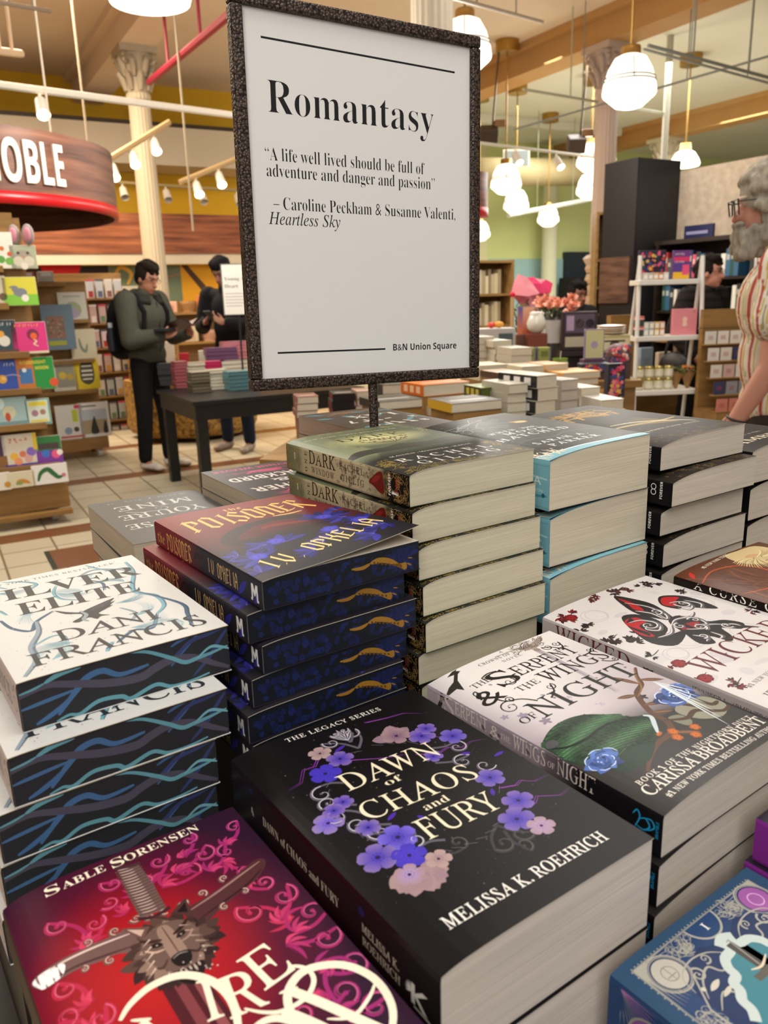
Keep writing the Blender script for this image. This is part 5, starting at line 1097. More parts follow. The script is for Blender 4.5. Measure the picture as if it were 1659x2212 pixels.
A.poly([(M1[2][0]*1000+10, zt*1000), (M1[2][0]*1000+110, zt*1000), (M1[2][0]*1000+560, 1450), (M1[2][0]*1000+420, 1450)], '#4a3018'); A.poly([(M1[2][0]*1000+700, zt*1000-150), (M1[2][0]*1000+800, zt*1000-400), (M1[2][0]*1000+760, 1600), (M1[2][0]*1000+640, 1600)], '#e8c06a')
A.stroke([(M1[1][0]*1000+80, zt*1000-160), (M1[1][0]*1000+180, zt*1000-30), (M1[1][0]*1000+330, zt*1000-120), (M1[1][0]*1000+260, zt*1000-280)], 60, '#e0a83a'); A.stroke([(M1[2][0]*1000-380, zt*1000-230), (M1[2][0]*1000-20, zt*1000-130)], 30, '#c06a4a', n=1)
A.emit(m, lambda u, v, h: (u, -h*40-.001, v)); struct('mural_wall', m, paint('mural_paint', rough=.7), st(*ts(-3.3, 12.9)))

# ---- round hanging sign
RC = Vector((-3.30, 6.55, 0)); RR = 1.27; rz0, rz1 = 2.07, 2.55
rs = thing('hanging_ring_sign', 'large round wood-clad hanging sign with white letters and red rim at top left', 'sign', (RC.x, RC.y, rz0))
m = MB(); m.lathe([(RR, .075), (RR, rz1-rz0)], 72, '#8a5230'); m.lathe([(RR-.03, .0), (RR-.03, rz1-rz0), (RR, rz1-rz0)], 72, '#8a5230'); m.build('wood_band', ramp_mat('sign_wood', [(.25, '#3a211a'), (.5, '#6e4432'), (.75, '#8a5c44')], (1.5, 1.5, 22), .5, det=6), rs, True)
m = MB(); m.lathe([(RR-.03, 0), (RR+.004, 0), (RR+.004, .078), (RR, .078)], 72, '#c0141c'); m.build('red_rim', paint('red_enamel', rough=.35), rs, True)
m = MB(); m.lathe([(0, .40), (RR-.03, .40)], 48, '#3a3228'); m.build('underside_panel', paint('dark_ceiling_panel', rough=.8), rs)
def wrap_text(t, a_end, z, cap, width, dep, font='sansb', mat=None, name='lettering'):
    vs, fs_, w, ch = letters(t, font); k = width/w; kz = cap/ch; m = MB(); n = len(vs)
    def P(x, y, r): a = a_end-(w-x)*k*-1/RR*-1; a = a_end-(w-x)*k/RR; return (r*math.cos(a), r*math.sin(a), z+y*kz)
    V1 = [P(x, y, RR+dep) for x, y in vs]; V0 = [P(x, y, RR+.001) for x, y in vs]
    m.add(V1, fs_, '#f0e6da'); cnt = {}
    for f in fs_:
        for i in range(len(f)):
            e = (f[i], f[(i+1) % len(f)]); cnt[e] = 1
    side = [(a, b) for a, b in cnt if (b, a) not in cnt]
    m.add(V1+V0, [(a, n+a, n+b, b) for a, b in side], '#cdbfae')
    return m.build(name, mat, rs)
e = (-2.079,5.810,2.337)
aE = R(-26)
wrap_text('BARNES & NOBLE', aE, .135, .265, 1.5, .02, 'sansb', paint('sign_letters', rough=.5))
for a in (0, 2.1, 4.2): m = MB(); m.cyl((RR*.7*math.cos(a), RR*.7*math.sin(a), rz1-rz0-.09), (RR*.7*math.cos(a), RR*.7*math.sin(a), CZ-rz0), .008, n=6, col='#c8bda8'); m.build('suspension_rod', paint('rod_metal', rough=.4), rs)
# a second sign of the same make beside the poster's right edge
c = (1.317,12.000,2.699)
r2 = thing('hanging_ring_sign', 'small far wood and red hanging sign just right of the white poster', 'sign', (c[0], c[1], 0))
z = (1.531,12.000,3.026)[2]; zb = (1.533,12.000,2.448)[2]
m = MB(); m.lathe([(.27, zb+.12), (.27, z), (.0, z)], 36, '#7a4a44'); m.build('wood_band', MATS['sign_wood'], r2, True)
m = MB(); m.lathe([(.0, zb), (.274, zb), (.274, zb+.125), (.27, zb+.125)], 36, '#b8141c'); m.build('red_rim', paint('red_enamel', rough=.35), r2, True)
m = MB(); m.cyl((0, 0, z), (0, 0, CZ), .01, n=6, col='#888'.ljust(7, '8')); m.build('suspension_rod', paint('rod_metal', rough=.4), r2)

# ---- pendant lamps
glass = glow_mat('lit_opal_glass', '#fff6e4', 1.7)
brass = paint('aged_brass', rough=.3, metal=.8); band = paint('lamp_band', rough=.4)
def pendant(P, r, label, dome=False, light=0, canopy=True):
    t = thing('pendant_lamp', label, 'lamp', (P[0], P[1], P[2]), group='opal glass pendant lamps')
    m = MB()
    if dome: m.lathe([(r*.30, r*.82), (r*.62, r*.62), (r*.9, r*.2), (r, -.08*r), (r*.95, -.22*r), (r*.5, -.3*r), (0, -.32*r)], 32, '#ffffff')
    else: m.lathe([(r*.36, r*.92), (r*.58, r*.82), (r*.80, r*.45), (r*.96, -r*.08), (r*1.0, -r*.38), (r*.96, -r*.48), (r*.52, -r*.84), (r*.3, -r*.9), (0, -r*.92)], 32, '#ffffff')
    m.build('glass_shade', glass, t, True)
    if not dome:
        m = MB()
        for z, k in ((r*.10, .925), (-r*.02, .958)): m.lathe([(r*k, z-.004*r), (r*k+.006, z+.02*r), (r*k, z+.045*r)], 32, '#3c3a36')
        for i in range(3):
            a = i*2.094+.4; m.tube([(r*.60*math.cos(a), r*.60*math.sin(a), r*.82), (r*.83*math.cos(a), r*.83*math.sin(a), r*.45), (r*.975*math.cos(a), r*.975*math.sin(a), -r*.02)], .006, 5, '#6a665e')
        m.build('cage_band', band, t)
    m = MB(); m.lathe([(0, r*1.22), (r*.34, r*1.22), (r*.36, r*1.16), (r*.36, r*.9), (r*.42, r*.88), (r*.42, r*.82)], 24, '#b08a4a'); m.build('fitter', brass, t, True)
    H = CZ-P[2]
    m = MB(); m.cyl((0, 0, r*1.2), (0, 0, H-.12), .012, n=8, col='#b08a4a'); m.build('stem', brass, t)
    if canopy:
        m = MB(); m.cyl((0, 0, H-.16), (0, 0, H-.002), .17, n=24, col='#a8823e'); m.build('canopy', brass, t)
    if light:
        l = bpy.data.lights.new('pendant_glow', 'POINT'); l.energy = light; l.color = (1, .95, .86); l.shadow_soft_size = r*.9; lo = bpy.data.objects.new('pendant_glow', l); COLL.objects.link(lo); lo.location = (P[0], P[1], P[2]-r*1.9)
pendant((2.340,8.000,3.217), .24, 'large lit pendant lamp in front of the right fluted column', light=50)
pendant((-1.302,5.400,3.186), .245, 'large lit pendant lamp cut off by the top left picture edge', True, light=110)
pendant((0.847,8.000,3.549), .24, 'lit pendant lamp half hidden behind the top right corner of the white poster', light=110)
pendant((1.995,13.000,3.068), .235, 'lit pendant lamp with dark band, upper of the pair right of the poster', light=22)
pendant((2.568,15.500,2.999), .23, 'lit pendant lamp hanging just below and right of the banded one')
pendant((3.527,14.000,3.480), .235, 'upper lit pendant lamp partly behind the right column', light=50)
pendant((3.773,15.000,3.163), .235, 'lower lit pendant lamp partly behind the right column')
pendant((3.665,18.000,2.952), .23, 'farthest lit pendant lamp behind the middle column')
pendant((5.052,14.000,3.368), .24, 'lit dome-shaped pendant lamp above the beige partition', True, light=70)
pendant((1.966,16.000,2.551), .2, 'small lit pendant lamp at the right edge of the poster, lowest of all')
# ---- track lights, pipes, sprinklers
trm = paint('track_metal', rough=.5); spotm = glow_mat('lit_spot', '#fff0d0', 9); pipem = paint('pipe_paint', rough=.5)
def track(name, label, P, Q, r, col, heads, mat=trm, n=8, size=.055, lit=True, aim=(0, 0, -1)):
    P, Q = Vector(P), Vector(Q)
    t = thing(name, label, 'track light', P)
    m = MB(); m.cyl((0, 0, 0), Q-P, r, n=n, col=col); m.build('rail', mat, t)
    for f in heads:
        c = (Q-P)*f; m = MB(); m.cyl(c, c+Vector((0, 0, -.09)), .014, n=6, col='#d8d2c6'); d = Vector((.05, -.1, -.13))
        m.cyl(c+Vector((0, 0, -.08)), c+Vector((0, 0, -.08))+d, size*.8, size, n=12, col='#d8d2c6', caps=False); h = m.build('lamp_head', trm, t)
        if lit: m = MB(); e = c+Vector((0, 0, -.08))+d*.97; m.cyl(e, e+d*.06, size*.9, n=12, col='#ffffff'); m.build('bulb', spotm, h)
    return t
track('track_light_rail', 'long white pipe rail with one spotlight crossing the left ceiling', (-3.143,7.000,3.136), (-1.250,8.200,3.078), .03, '#ddd6c8', (.22,))
track('track_light_rail', 'short tan rail with three spotlights crossing the left column', (-2.814,9.000,2.832), (-2.224,9.600,3.320), .035, '#b09468', (.12, .42, .74))
track('track_light_rail', 'short tan rail with two spotlights beside the left frame edge of the poster', (-2.170,9.600,2.703), (-1.532,10.000,3.007), .03, '#b09468', (.25, .62))
track('track_light_rail', 'thin far rail with four unlit spotlights against the yellow wall', (-3.761,12.000,3.070), (-1.991,13.000,3.021), .022, '#9a8860', (.12, .42, .68, .95), lit=False, size=.06)
track('track_light_rail', 'white far rail with two lit spotlights right of the poster', (1.314,11.000,3.259), (3.646,13.000,3.301), .02, '#d6d2c4', (.24, .53))
for nm, lb, P, Q, r, c in (('sprinkler_pipe', 'crimson pipe under the left ceiling beam', (-2.756,11.000,4.058), (-1.218,8.000,3.869), .04, '#8f1230'),
    ('sprinkler_pipe', 'thin grey pipe at the top edge right of the poster', (0.584,7.000,3.637), (1.539,8.000,3.723), .016, '#8a7a68'),
    ('conduit_pipe', 'upper thin grey pipe right of the column capital', (2.802,9.000,3.777), (4.713,10.000,3.623), .018, '#7e8078'),
    ('conduit_pipe', 'lower thin grey pipe right of the column capital', (2.757,9.000,3.745), (4.719,10.000,3.565), .014, '#8b8d82'),
    ('conduit_pipe', 'thin pipe running behind the right column', (1.891,11.000,3.855), (4.320,13.000,3.927), .018, '#a8a890'),
    ('conduit_pipe', 'long slanted grey conduit behind the pendant lamps', (1.943,12.000,3.578), (4.579,10.000,3.919), .014, '#7c8078'),
    ('ceiling_pipe', 'pale pipe along the far green wall', (2.663,17.000,2.914), (4.953,19.000,3.397), .05, '#c2c4b8'),
    ('sprinkler_pipe', 'thin dark pipe at the top left picture corner', (-2.495,6.000,3.364), (-2.254,6.400,3.420), .014, '#6a5848'),
    ('conduit_pipe', 'pale conduit box under the left ceiling', (-2.964,7.000,3.353), (-2.885,7.400,3.431), .03, '#c8ab8a')):
    P, Q = Vector(P), Vector(Q); m = MB(); m.cyl((0, 0, 0), Q-P, r, n=8, col=c)
    for f in (.3, .7): e = (Q-P)*f; m.cyl(e, (e.x, e.y, max(e.z+.05, CZ-P.z-.01)), r*.5 if nm != 'ceiling_pipe' else .006, n=6, col=c if nm != 'ceiling_pipe' else '#8a8f70')
    tag(m.build(nm, pipem, None, False, P), lb, 'pipe')
for lb, P, L in (('thin pale hanging rod left of the left column', (-2.945,9.000,3.542), 1.5), ('thin pale hanging rod right of the left column', (-2.045,9.500,3.129), 1.9), ('slim white post hanging above the beige partition', (4.369,13.000,3.571), 1.0)):
    m = MB(); m.cyl((P[0], P[1], P[2]-L/2), (P[0], P[1], CZ-.001), .012 if 'slim' not in lb else .05, n=8, col='#a3957e' if 'slim' not in lb else '#b8b6a6'); tag(m.build('hanging_rod', trm, None, False), lb, 'rod')
# air duct with grille, projectors
m = MB(); a, b = Vector((2.091,17.500,3.802)), Vector((5.166,19.500,3.998)); t = thing('air_duct', 'cream round air duct with square grille right of the poster', 'duct', a)
m.cyl((0, 0, 0), b-a, .28, n=24, col='#a8986e'); m.build('duct_body', paint('duct_paint', rough=.6), t, True)
m = MB(); g = Vector((2.789,16.900,3.951))-a; m.box((g.x-.26, g.y-.03, g.z-.16), (g.x+.26, g.y, g.z+.16), '#b9b49c')
for k in range(7): m.box((g.x-.23, g.y-.05, g.z-.13+k*.04), (g.x+.23, g.y-.03, g.z-.11+k*.04), '#6a7880')
m.build('grille', paint('grille_metal', rough=.5), t)
for lb, P in (('dark ceiling speaker right of the poster', (1.733,13.000,3.694)), ('dark ceiling speaker left of the right column', (3.046,13.000,3.530))):
    t = thing('ceiling_speaker', lb, 'speaker', P); m = MB(); m.bbox((-.13, -.1, -.11), (.13, .12, .11), .02, '#3a2a20', 0, Matrix.Rotation(.5, 4, 'X')); m.build('housing', paint('dark_metal', rough=.5), t)
    m = MB(); m.cyl((.05, 0, .05), (.15, 0, CZ-P[2]-.001), .015, n=8, col='#6a5a48'); m.bbox((.08, -.06, .1), (.24, .06, .2), .01, '#8a6a4a'); m.build('bracket', brass, t)

# ---- far right: green wall, dark panel, beige partition with tall black pillar
grn = ramp_mat('green_wall_paint', [(.3, '#ccd690'), (.7, '#d6df9c')], (.3, .3, .3), .8)
m = MB(); m.box((-9, 0, 0), (16, .15, CZ), '#bcc67a'); struct('wall_right', m, grn, st(*ts(5, 22)))
G = [(-2.760,2.237),(-0.233,2.229),(-0.160,2.402),(1.056,2.402),(1.117,1.261),(-0.118,1.291),(-2.351,3.957),(0.266,1.757)]
m = MB(); m.box((G[0][0]-1, -.03, 0), (G[2][0], -.001, G[0][1]), '#9fc4c4'); m.box((G[0][0]-.5, -.04, 0), (G[0][0]+.15, -.001, CZ), '#d9d6a8'); struct('trim_9', m, paint('blue_wall_band', rough=.8), st(*ts(5, 22)))
m = MB(); m.box((G[2][0], -.2, G[4][1]-.6), (G[3][0]+1.2, -.002, G[2][1]), '#232c33'); struct('trim_10', m, paint('dark_panel', rough=.6), st(*ts(5, 22)))
# the partition
wp = (3.195,9.000,2.221); ws, wt = ts(wp[0], wp[1]); ptop = (3.171,9.000,2.586)[2]
m = MB(); m.box((0, -7, 0), (.12, .3, ptop), '#b8a892'); struct('partition_wall', m, ramp_mat('beige_wallpaper', [(.35, '#9c8c7a'), (.65, '#aa9a88')], (14, 14, 14), .85, det=3), st(ws, wt))
m = MB(); m.box((-.62, -.02, 0), (-.002, .42, ptop+.1), '#1f1e20'); m.box((-.63, -.03, 0), (-.61, .43, ptop+.1), '#17161a'); struct('pillar', m, paint('black_laminate', rough=.45, spec=.4), st(ws, wt))
m = MB(); zA, zB = (2.525,8.600,1.270)[2], (2.502,8.600,1.740)[2]; m.box((-.66, -.0, zA), (-.632, .42, zB), '#8a5a3c'); struct('trim_11', m, ramp_mat('pillar_planks', [(.25, '#2e1c14'), (.5, '#54382a'), (.75, '#6e4c3a')], (3, 3, 18), .55, det=5), st(ws, wt))
sgn = [(-0.143,1.964),(-0.502,2.029),(-0.509,1.948),(-0.137,2.033)]
m = MB(); m.box((-.03, sgn[1][0], sgn[1][1]-.14), (-.002, sgn[0][0], sgn[1][1]), '#1d2148'); A = Art()
m.box((-.033, sgn[0][0]-.30, sgn[1][1]-.09), (-.03, sgn[0][0]-.03, sgn[1][1]-.06), '#8a86a8')
tag(m.build('section_sign', paint('plaque', rough=.4), None, False, st(ws, wt), STORE), 'small dark blue section sign on the beige partition', 'sign')

# ---- dark bookcase along the partition, with its books
dkw = ramp_mat('espresso_wood', [(.3, '#1d1512'), (.7, '#2c211b')], (3, 20, 20), .4)
bc = thing('bookcase', 'dark espresso bookcase along the beige partition behind the white ladder shelf', 'bookcase', st(ws, wt), STORE)
zs = [1.84, 1.50, 1.18, .88, .58, .28]
m = MB(); m.box((-.36, -6.9, 1.84), (-.003, -.05, 1.88), '#221a16'); m.build('top_board', dkw, bc)
m = MB(); m.box((-.03, -6.9, .0), (-.003, -.05, 1.84), '#221a16'); m.build('back_panel', dkw, bc)
for y in (-.08, -1.5, -2.9, -4.3, -5.7, -6.9): m = MB(); m.box((-.36, y-.03, 0), (-.03, y, 1.84), '#221a16'); m.build('upright', dkw, bc)
for z in zs[1:]: m = MB(); m.box((-.34, -6.87, z-.025), (-.03, -.11, z), '#3a2a20' if z > 1.1 else '#6a5236'); m.build('shelf', dkw if z > 1.1 else wood_o, bc)
r = random.Random(31); bpal = ['#1c2a50', '#7a1a24', '#d8d4c8', '#23282c', '#2f5a7a', '#c8a032', '#b8b8b0', '#3a2a4a', '#a03030', '#1f4a3a', '#e0d8c0', '#4a4a4e', '#c04a6a', '#28426a', '#8a8a8e']
bk = paint('bookcloth', rough=.5); cnames = {'#1c2a50': 'navy', '#7a1a24': 'maroon', '#d8d4c8': 'off-white', '#23282c': 'charcoal', '#2f5a7a': 'steel blue', '#c8a032': 'mustard', '#b8b8b0': 'pale grey', '#3a2a4a': 'plum', '#a03030': 'red', '#1f4a3a': 'dark green', '#e0d8c0': 'cream', '#4a4a4e': 'slate', '#c04a6a': 'pink', '#28426a': 'blue', '#8a8a8e': 'grey'}
ordn = ['first', 'second', 'third', 'fourth', 'fifth', 'sixth', 'seventh', 'eighth', 'ninth', 'tenth', 'eleventh', 'twelfth', 'thirteenth', 'fourteenth', 'fifteenth', 'sixteenth', 'seventeenth', 'eighteenth', 'nineteenth', 'twentieth', 'twenty-first', 'twenty-second', 'twenty-third', 'twenty-fourth', 'twenty-fifth', 'twenty-sixth', 'twenty-seventh', 'twenty-eighth']
for row, z in enumerate((1.50, 1.18)):
    y = -.14; k = 0
    while y > -2.6 and k < 26:
        w = r.uniform(.022, .06); h = r.uniform(.19, .27); c = r.choice(bpal); gap = 0 if r.random() < .85 else .12
        if any(abs(y-w/2-q) < w/2+.06 for q in (-1.515,)): y -= .12
        m = MB(); m.bbox((-.30, y-w, z+.001), (-.10, y, z+h), .004, c); m.box((-.303, y-w*.8, z+h*.6), (-.299, y-w*.2, z+h*.8), mixc(c, '#e0d8c8', .5))
        tag(m.build('shelved_book', bk, None, False, st(ws, wt), STORE), '%s-spined book, %s from the pillar on the %s shelf of the dark bookcase' % (cnames[c], ordn[k], ('upper', 'second')[row]), 'book', 'books upright in the dark bookcase')
        y -= w+.001+gap; k += 1

# ---- freestanding shelf with stationery left of pillar and wooden shelf near the green wall
sh = thing('wooden_shelf_unit', 'narrow orange-lit wooden shelf unit between the right column and the black pillar', 'shelf', (2.664,9.600), R(-6))
m = MB()
for x in (-.18, .22): m.box((x, -.16, 0), (x+.03, .16, 2.25), '#c07a32')
m.box((-.18, .14, 0), (.25, .16, 2.25), '#c07a32'); m.build('frame', wood_o, sh)
for z in (.4, .8, 1.12, 1.42, 1.72, 2.22): m = MB(); m.box((-.15, -.16, z), (.22, .14, z+.025), '#c07a32'); m.build('shelf', wood_o, sh)
for z, lb, c in ((1.446, 'pink and white card pack on the upper shelf of the narrow wooden unit', '#d8b8c8'), (1.146, 'pale green notebook pack on the middle shelf of the narrow wooden unit', '#a8b890'), (.826, 'small amber jar pack on the lower shelf of the narrow wooden unit', '#d88a3a')):
    m = MB(); m.bbox((-.08, -.10, 0), (.1, .05, .20), .006, c); m.box((-.07, -.104, .05), (.09, -.1, .12), '#efe6dc')
    P = Vector((2.664,9.600,1.337)); tag(m.build('card_pack', paint('card_print', rough=.5), None, False, (P.x, P.y, z), STORE), lb, 'box')
fb = thing('bookcase', 'far low bookcase full of books under the dark panel on the green wall', 'bookcase', st(*ts(5, 22)), STORE)
x0, x1 = (-0.515,1.301)[0], (1.117,1.261)[0]
m = MB(); m.box((x0, -.75, 0), (x0+.06, -.3, 1.75), '#2a2622'); m.box((x1, -.75, 0), (x1+.06, -.3, 1.75), '#2a2622'); m.box((x0, -.33, 0), (x1+.06, -.3, 1.75), '#2a2622'); m.build('frame', dkw, fb)
for z in (.5, .9, 1.3, 1.72): m = MB(); m.box((x0+.06, -.75, z), (x1, -.33, z+.03), '#3a342e'); m.build('shelf', dkw, fb)
for row, z in enumerate((.53, .93, 1.33)):
    x = x0+.08; k = 0
    while x < x1-.08 and k < 20:
        w = r.uniform(.04, .085); c = r.choice(bpal); m = MB(); m.box((x, -.7, z+.001), (x+w-.003, -.45, z+r.uniform(.22, .3)), c)
        tag(m.build('shelved_book', bk, None, False, st(*ts(5, 22)), STORE), '%s book, %s from left on the %s shelf of the far bookcase' % (cnames[c], ordn[k], ('lower', 'middle', 'top')[row]), 'book', 'books in the far bookcase'); x += w; k += 1
bw = thing('bookcase', 'brown bookcase glimpsed at the right edge of the poster', 'bookcase', (1.188,9.000), STORE)
m = MB(); m.box((-.25, -.15, 0), (-.22, .15, 1.75), '#6a4a30'); m.box((.22, -.15, 0), (.25, .15, 1.75), '#6a4a30'); m.box((-.22, .12, 0), (.22, .15, 1.75), '#6a4a30'); m.build('frame', wood_o, bw)
for z in (.7, 1.05, 1.38, 1.72): m = MB(); m.box((-.22, -.15, z), (.22, .12, z+.025), '#6a4a30'); m.build('shelf', wood_o, bw)
P = Vector((1.188,9.000,1.379))
for row, z in enumerate((1.076, 1.406)):
    x = -.19
    for k in range(7):
        w = r.uniform(.035, .055); m = MB(); m.box((x, -.1, 0), (x+w-.002, .08, r.uniform(.18, .25)), ['#cdbfa0', '#a89878', '#d6c8a8', '#8a7a5c', '#b8a888', '#c8b896', '#9a8a6a'][k]); x += w
        tag(m.build('shelved_book', bk, None, False, (P.x, P.y, z), STORE), 'tan book, %s from left on the %s shelf of the bookcase beside the poster' % (ordn[k], ('lower', 'upper')[row]), 'book', 'tan books beside the poster')

# ================================================================== book displays behind
def simple_book(name, w, d, t, cover, spine=None, pages='#d0c8b4', band=None):
    """low-detail paperback: local x along the front edge, y away, spine on the left"""
    root = thing(name, None, 'book')
    m = MB(); e = .003
    m.box((0, 0, t-.001), (w, d, t), cover); m.box((0, 0, 0), (w, d, .001), cover); m.box((0, 0, .001), (.0015, d, t-.001), spine or cover)
    if band:
        for k in range(3): m.box((-.0006, d*(.15+.27*k), t*.2), (0, d*(.15+.27*k)+d*.16, t*.8), band)
    m.box((w*.14, d*.3, t), (w*.86, d*.42, t+.0005), mixc(cover, '#ffffff', .45)); m.box((w*.2, d*.6, t), (w*.8, d*.8, t+.0005), mixc(cover, '#000000', .25))
    m.build('cover', paint('book_cover_semi', rough=.4), root)
    m = MB(); m.box((.0015, e, .001), (w-e, d-e, t-.001), pages); m.build('page_block', pages_mat(), root)
    return root
SB = []
def bg_stack(P, w, d, phi, n, t, cover, desc, where, spine=None, pages='#cfc7b3', band=None, group=None, jit=.006, name='paperback_book'):
    """P = front left top corner"""
    b = simple_book(name, w, d, t-.0006, cover, spine, pages, band); rr = random.Random(len(SB)); SB.append(1)
    if group: b['group'] = group
    elif n > 1: b['group'] = desc+'s'
    for k in range(n):
        a = R(phi+rr.uniform(-1.2, 1.2)); loc = (P[0]+rr.uniform(-jit, jit), P[1]+rr.uniform(-jit, jit), P[2]-t*(k+1)); lb = ('%s, %s in the stack %s' % (desc, ORD[k], where)) if n > 1 else '%s %s' % (desc, where)
        if k == 0: b.location = loc; b.rotation_euler.z = a; b['label'] = lb
        else: copy_tree(b, loc, a, lb)
    return (P[0], P[1], P[2]-t*n)
SUP = []
def under(P, w, d, phi, zt):                    # plinth between a stack and its table
    if P[2]-zt > .004: SUP.append((P, w, d, phi, zt))
W30 = 1/math.cos(R(30))
def bs(x0P, pxw, Y, n, t, cover, desc, where, d=.21, phi=30, zt=.78, **k):
    w = pxw/1730*Y/math.cos(R(phi))
    q = bg_stack(x0P, w, d, phi, n, t, cover, desc, where, **k); under(q, w, d, phi, zt)
# near table, seen under and right of the poster
bs((-0.356,3.400,1.003), 46, 3.4, 5, .03, '#8a5a50', 'white-edged book with reddish cover', 'left of the sign pole', d=.15, phi=12)
bs((-0.213,3.500,0.999), 50, 3.5, 4, .031, '#221c1c', 'black book with red spine lettering', 'left of the sign pole', d=.16, phi=10, pages='#2a2222', band='#8a1c1c')
bs((-0.111,3.600,0.996), 34, 3.6, 5, .032, '#b08a80', 'rosy-covered book', 'just left of the sign pole', d=.16, phi=10)
bs((0.010,3.900,0.990), 66, 3.9, 3, .045, '#2a2a30', 'thick white-edged dark book', 'right of the sign pole', d=.12, phi=14)
bs((-0.001,3.000,1.023), 96, 3.0, 1, .032, '#5a5a58', 'grey-covered book lying flat', 'right of the sign pole under the poster', d=.2, phi=24, spine='#1c1c1e')
bs((0.174,3.300,1.048), 106, 3.3, 1, .048, '#d9782a', 'orange and white book', 'lying on white stack under the poster corner', d=.2, phi=26, spine='#d06a1c', band='#f0c8a0', zt=.2)
bs((0.208,3.280,0.993), 96, 3.28, 2, .035, '#c8bca4', 'cream book', 'directly under the orange book', d=.2, phi=26, zt=.78)
bs((0.247,2.750,1.041), 118, 2.75, 1, .034, '#3a3630', 'dark book with yellow spine corner', 'in front of the striped green volumes', d=.18, phi=24, spine='#caa022')
bs((0.370,3.000,1.064), 64, 3.0, 2, .042, '#6a7a34', 'green volume with striped yellow spine', 'right of the poster corner', d=.15, phi=20, pages='#55602c', spine='#3a3c22', band='#c8b83a')
bs((0.464,2.900,1.085), 46, 2.9, 5, .034, '#b8b4a4', 'thick white-edged book', 'left of the black dotted spines', d=.2, phi=22)
bs((0.564,2.900,1.112), 52, 2.9, 5, .046, '#cfc6b2', 'thick cream book with black dotted spine', 'at centre right', d=.22, phi=30, spine='#17171a', band='#e6e4de')
bs((0.697,3.100,1.072), 44, 3.1, 5, .04, '#9a948c', 'grey-edged book', 'right of the dotted spines', d=.2, phi=28, pages='#bdb4a8')
bs((0.787,3.150,1.035), 46, 3.15, 4, .036, '#d8cdb6', 'cream-edged book with pale cover', 'below the floral box', d=.18, phi=20)
bs((0.824,3.000,1.005), 54, 3.0, 2, .045, '#d4d0c4', 'wide white book', 'left foot of the ladder shelf', d=.2, phi=14)
# second tier
bs((0.525,4.300,1.184), 34, 4.3, 5, .036, '#b8b0a0', 'white-edged book', 'right beside the poster', d=.2, phi=12, zt=.86)
bs((0.593,4.200,1.168), 42, 4.2, 5, .034, '#c4bca8', 'pale-edged book', 'below the grey framed picture', d=.2, phi=14, zt=.86)
bs((0.652,4.000,1.141), 46, 4.0, 4, .036, '#bfb8a6', 'ivory-edged book', 'below the green twin boxes', d=.2, phi=14, zt=.86)
bs((0.456,3.700,1.086), 62, 3.7, 2, .035, '#cbbf9e', 'cream book laid flat', 'low beside the poster frame', d=.2, phi=18, zt=.78)
bs((0.520,3.500,1.069), 54, 3.5, 1, .03, '#b89a80', 'tan book with dark spine letters', 'above the striped green volumes', d=.2, phi=20, spine='#4a3428', zt=.3)
bs((0.646,3.700,1.076), 52, 3.7, 2, .03, '#d0c4a8', 'buff book', 'at the front of the second tier', d=.2, phi=16, zt=.78)
bs((0.771,3.750,1.077), 52, 3.75, 2, .032, '#d8a878', 'peach-topped book', 'below the green candle jar', d=.2, phi=18, zt=.78)
bs((0.813,3.600,1.051), 90, 3.6, 2, .03, '#d8a050', 'orange-topped white book', 'below the floral fabric', d=.2, phi=20, zt=.78)
tb2 = thing('display_table', 'wooden display table loaded with white-edged book stacks behind the poster', 'table', (0, 0, 0))
m = MB(); 
def quadtop(m, pts, z0, z1, col):
    n = len(pts); m.add([(x, y, z0) for x, y in pts]+[(x, y, z1) for x, y in pts], [list(range(n-1, -1, -1)), list(range(n, 2*n))]+[(i, (i+1) % n, n+(i+1) % n, n+i) for i in range(n)], col)
quadtop(m, [(-.5, 3.2), (.98, 2.5), (1.32, 3.2), (1.2, 4.35), (-.3, 4.35)], .74, .78, '#8a6a40'); m.build('tabletop', wood_o, tb2)
for x, y in ((-.3, 3.35), (.95, 2.7), (1.1, 4.2), (-.2, 4.2)): m = MB(); m.box((x-.03, y-.03, 0), (x+.03, y+.03, .74), '#8a6a40'); m.build('leg', wood_o, tb2)
m = MB(); quadtop(m, [(.40, 3.75), (1.16, 3.75), (1.16, 4.34), (.40, 4.34)], .7805, .855, '#8a6a40'); m.build('riser', wood_o, tb2)
for P, w, d, phi, zt in SUP:
    m = MB(); m.box((.006, .006, zt-P[2]+.0008), (w-.006, d-.006, -.0008), '#8a6a40'); o = m.build('riser_block', wood_o, tb2); o.location = P; o.rotation_euler.z = R(phi)

# things set out on the far tier
gp = paint('gift_print', rough=.45); cer = paint('ceramic_glaze', rough=.25, coat=.3)
def gift(name, label, cat, P, build, mat=gp, rotz=0, smooth=False):
    m = MB(); build(m); return tag(m.build(name, mat, None, smooth, P, rotz), label, cat)
tt = thing('gift_table', 'table behind the book stacks holding flowers, boxes and gifts', 'table', (0, 0, 0))
m = MB(); quadtop(m, [(.62, 4.6), (1.50, 4.6), (1.50, 5.5), (.62, 5.5)], .86, .90, '#8a6a40'); m.build('tabletop', wood_o, tt)
for x, y in ((.68, 4.66), (1.44, 4.66), (.68, 5.44), (1.44, 5.44)): m = MB(); m.box((x-.03, y-.03, 0), (x+.03, y+.03, .86), '#8a6a40'); m.build('leg', wood_o, tt)
def onT(P, z=.901): return (P[0], P[1], z)
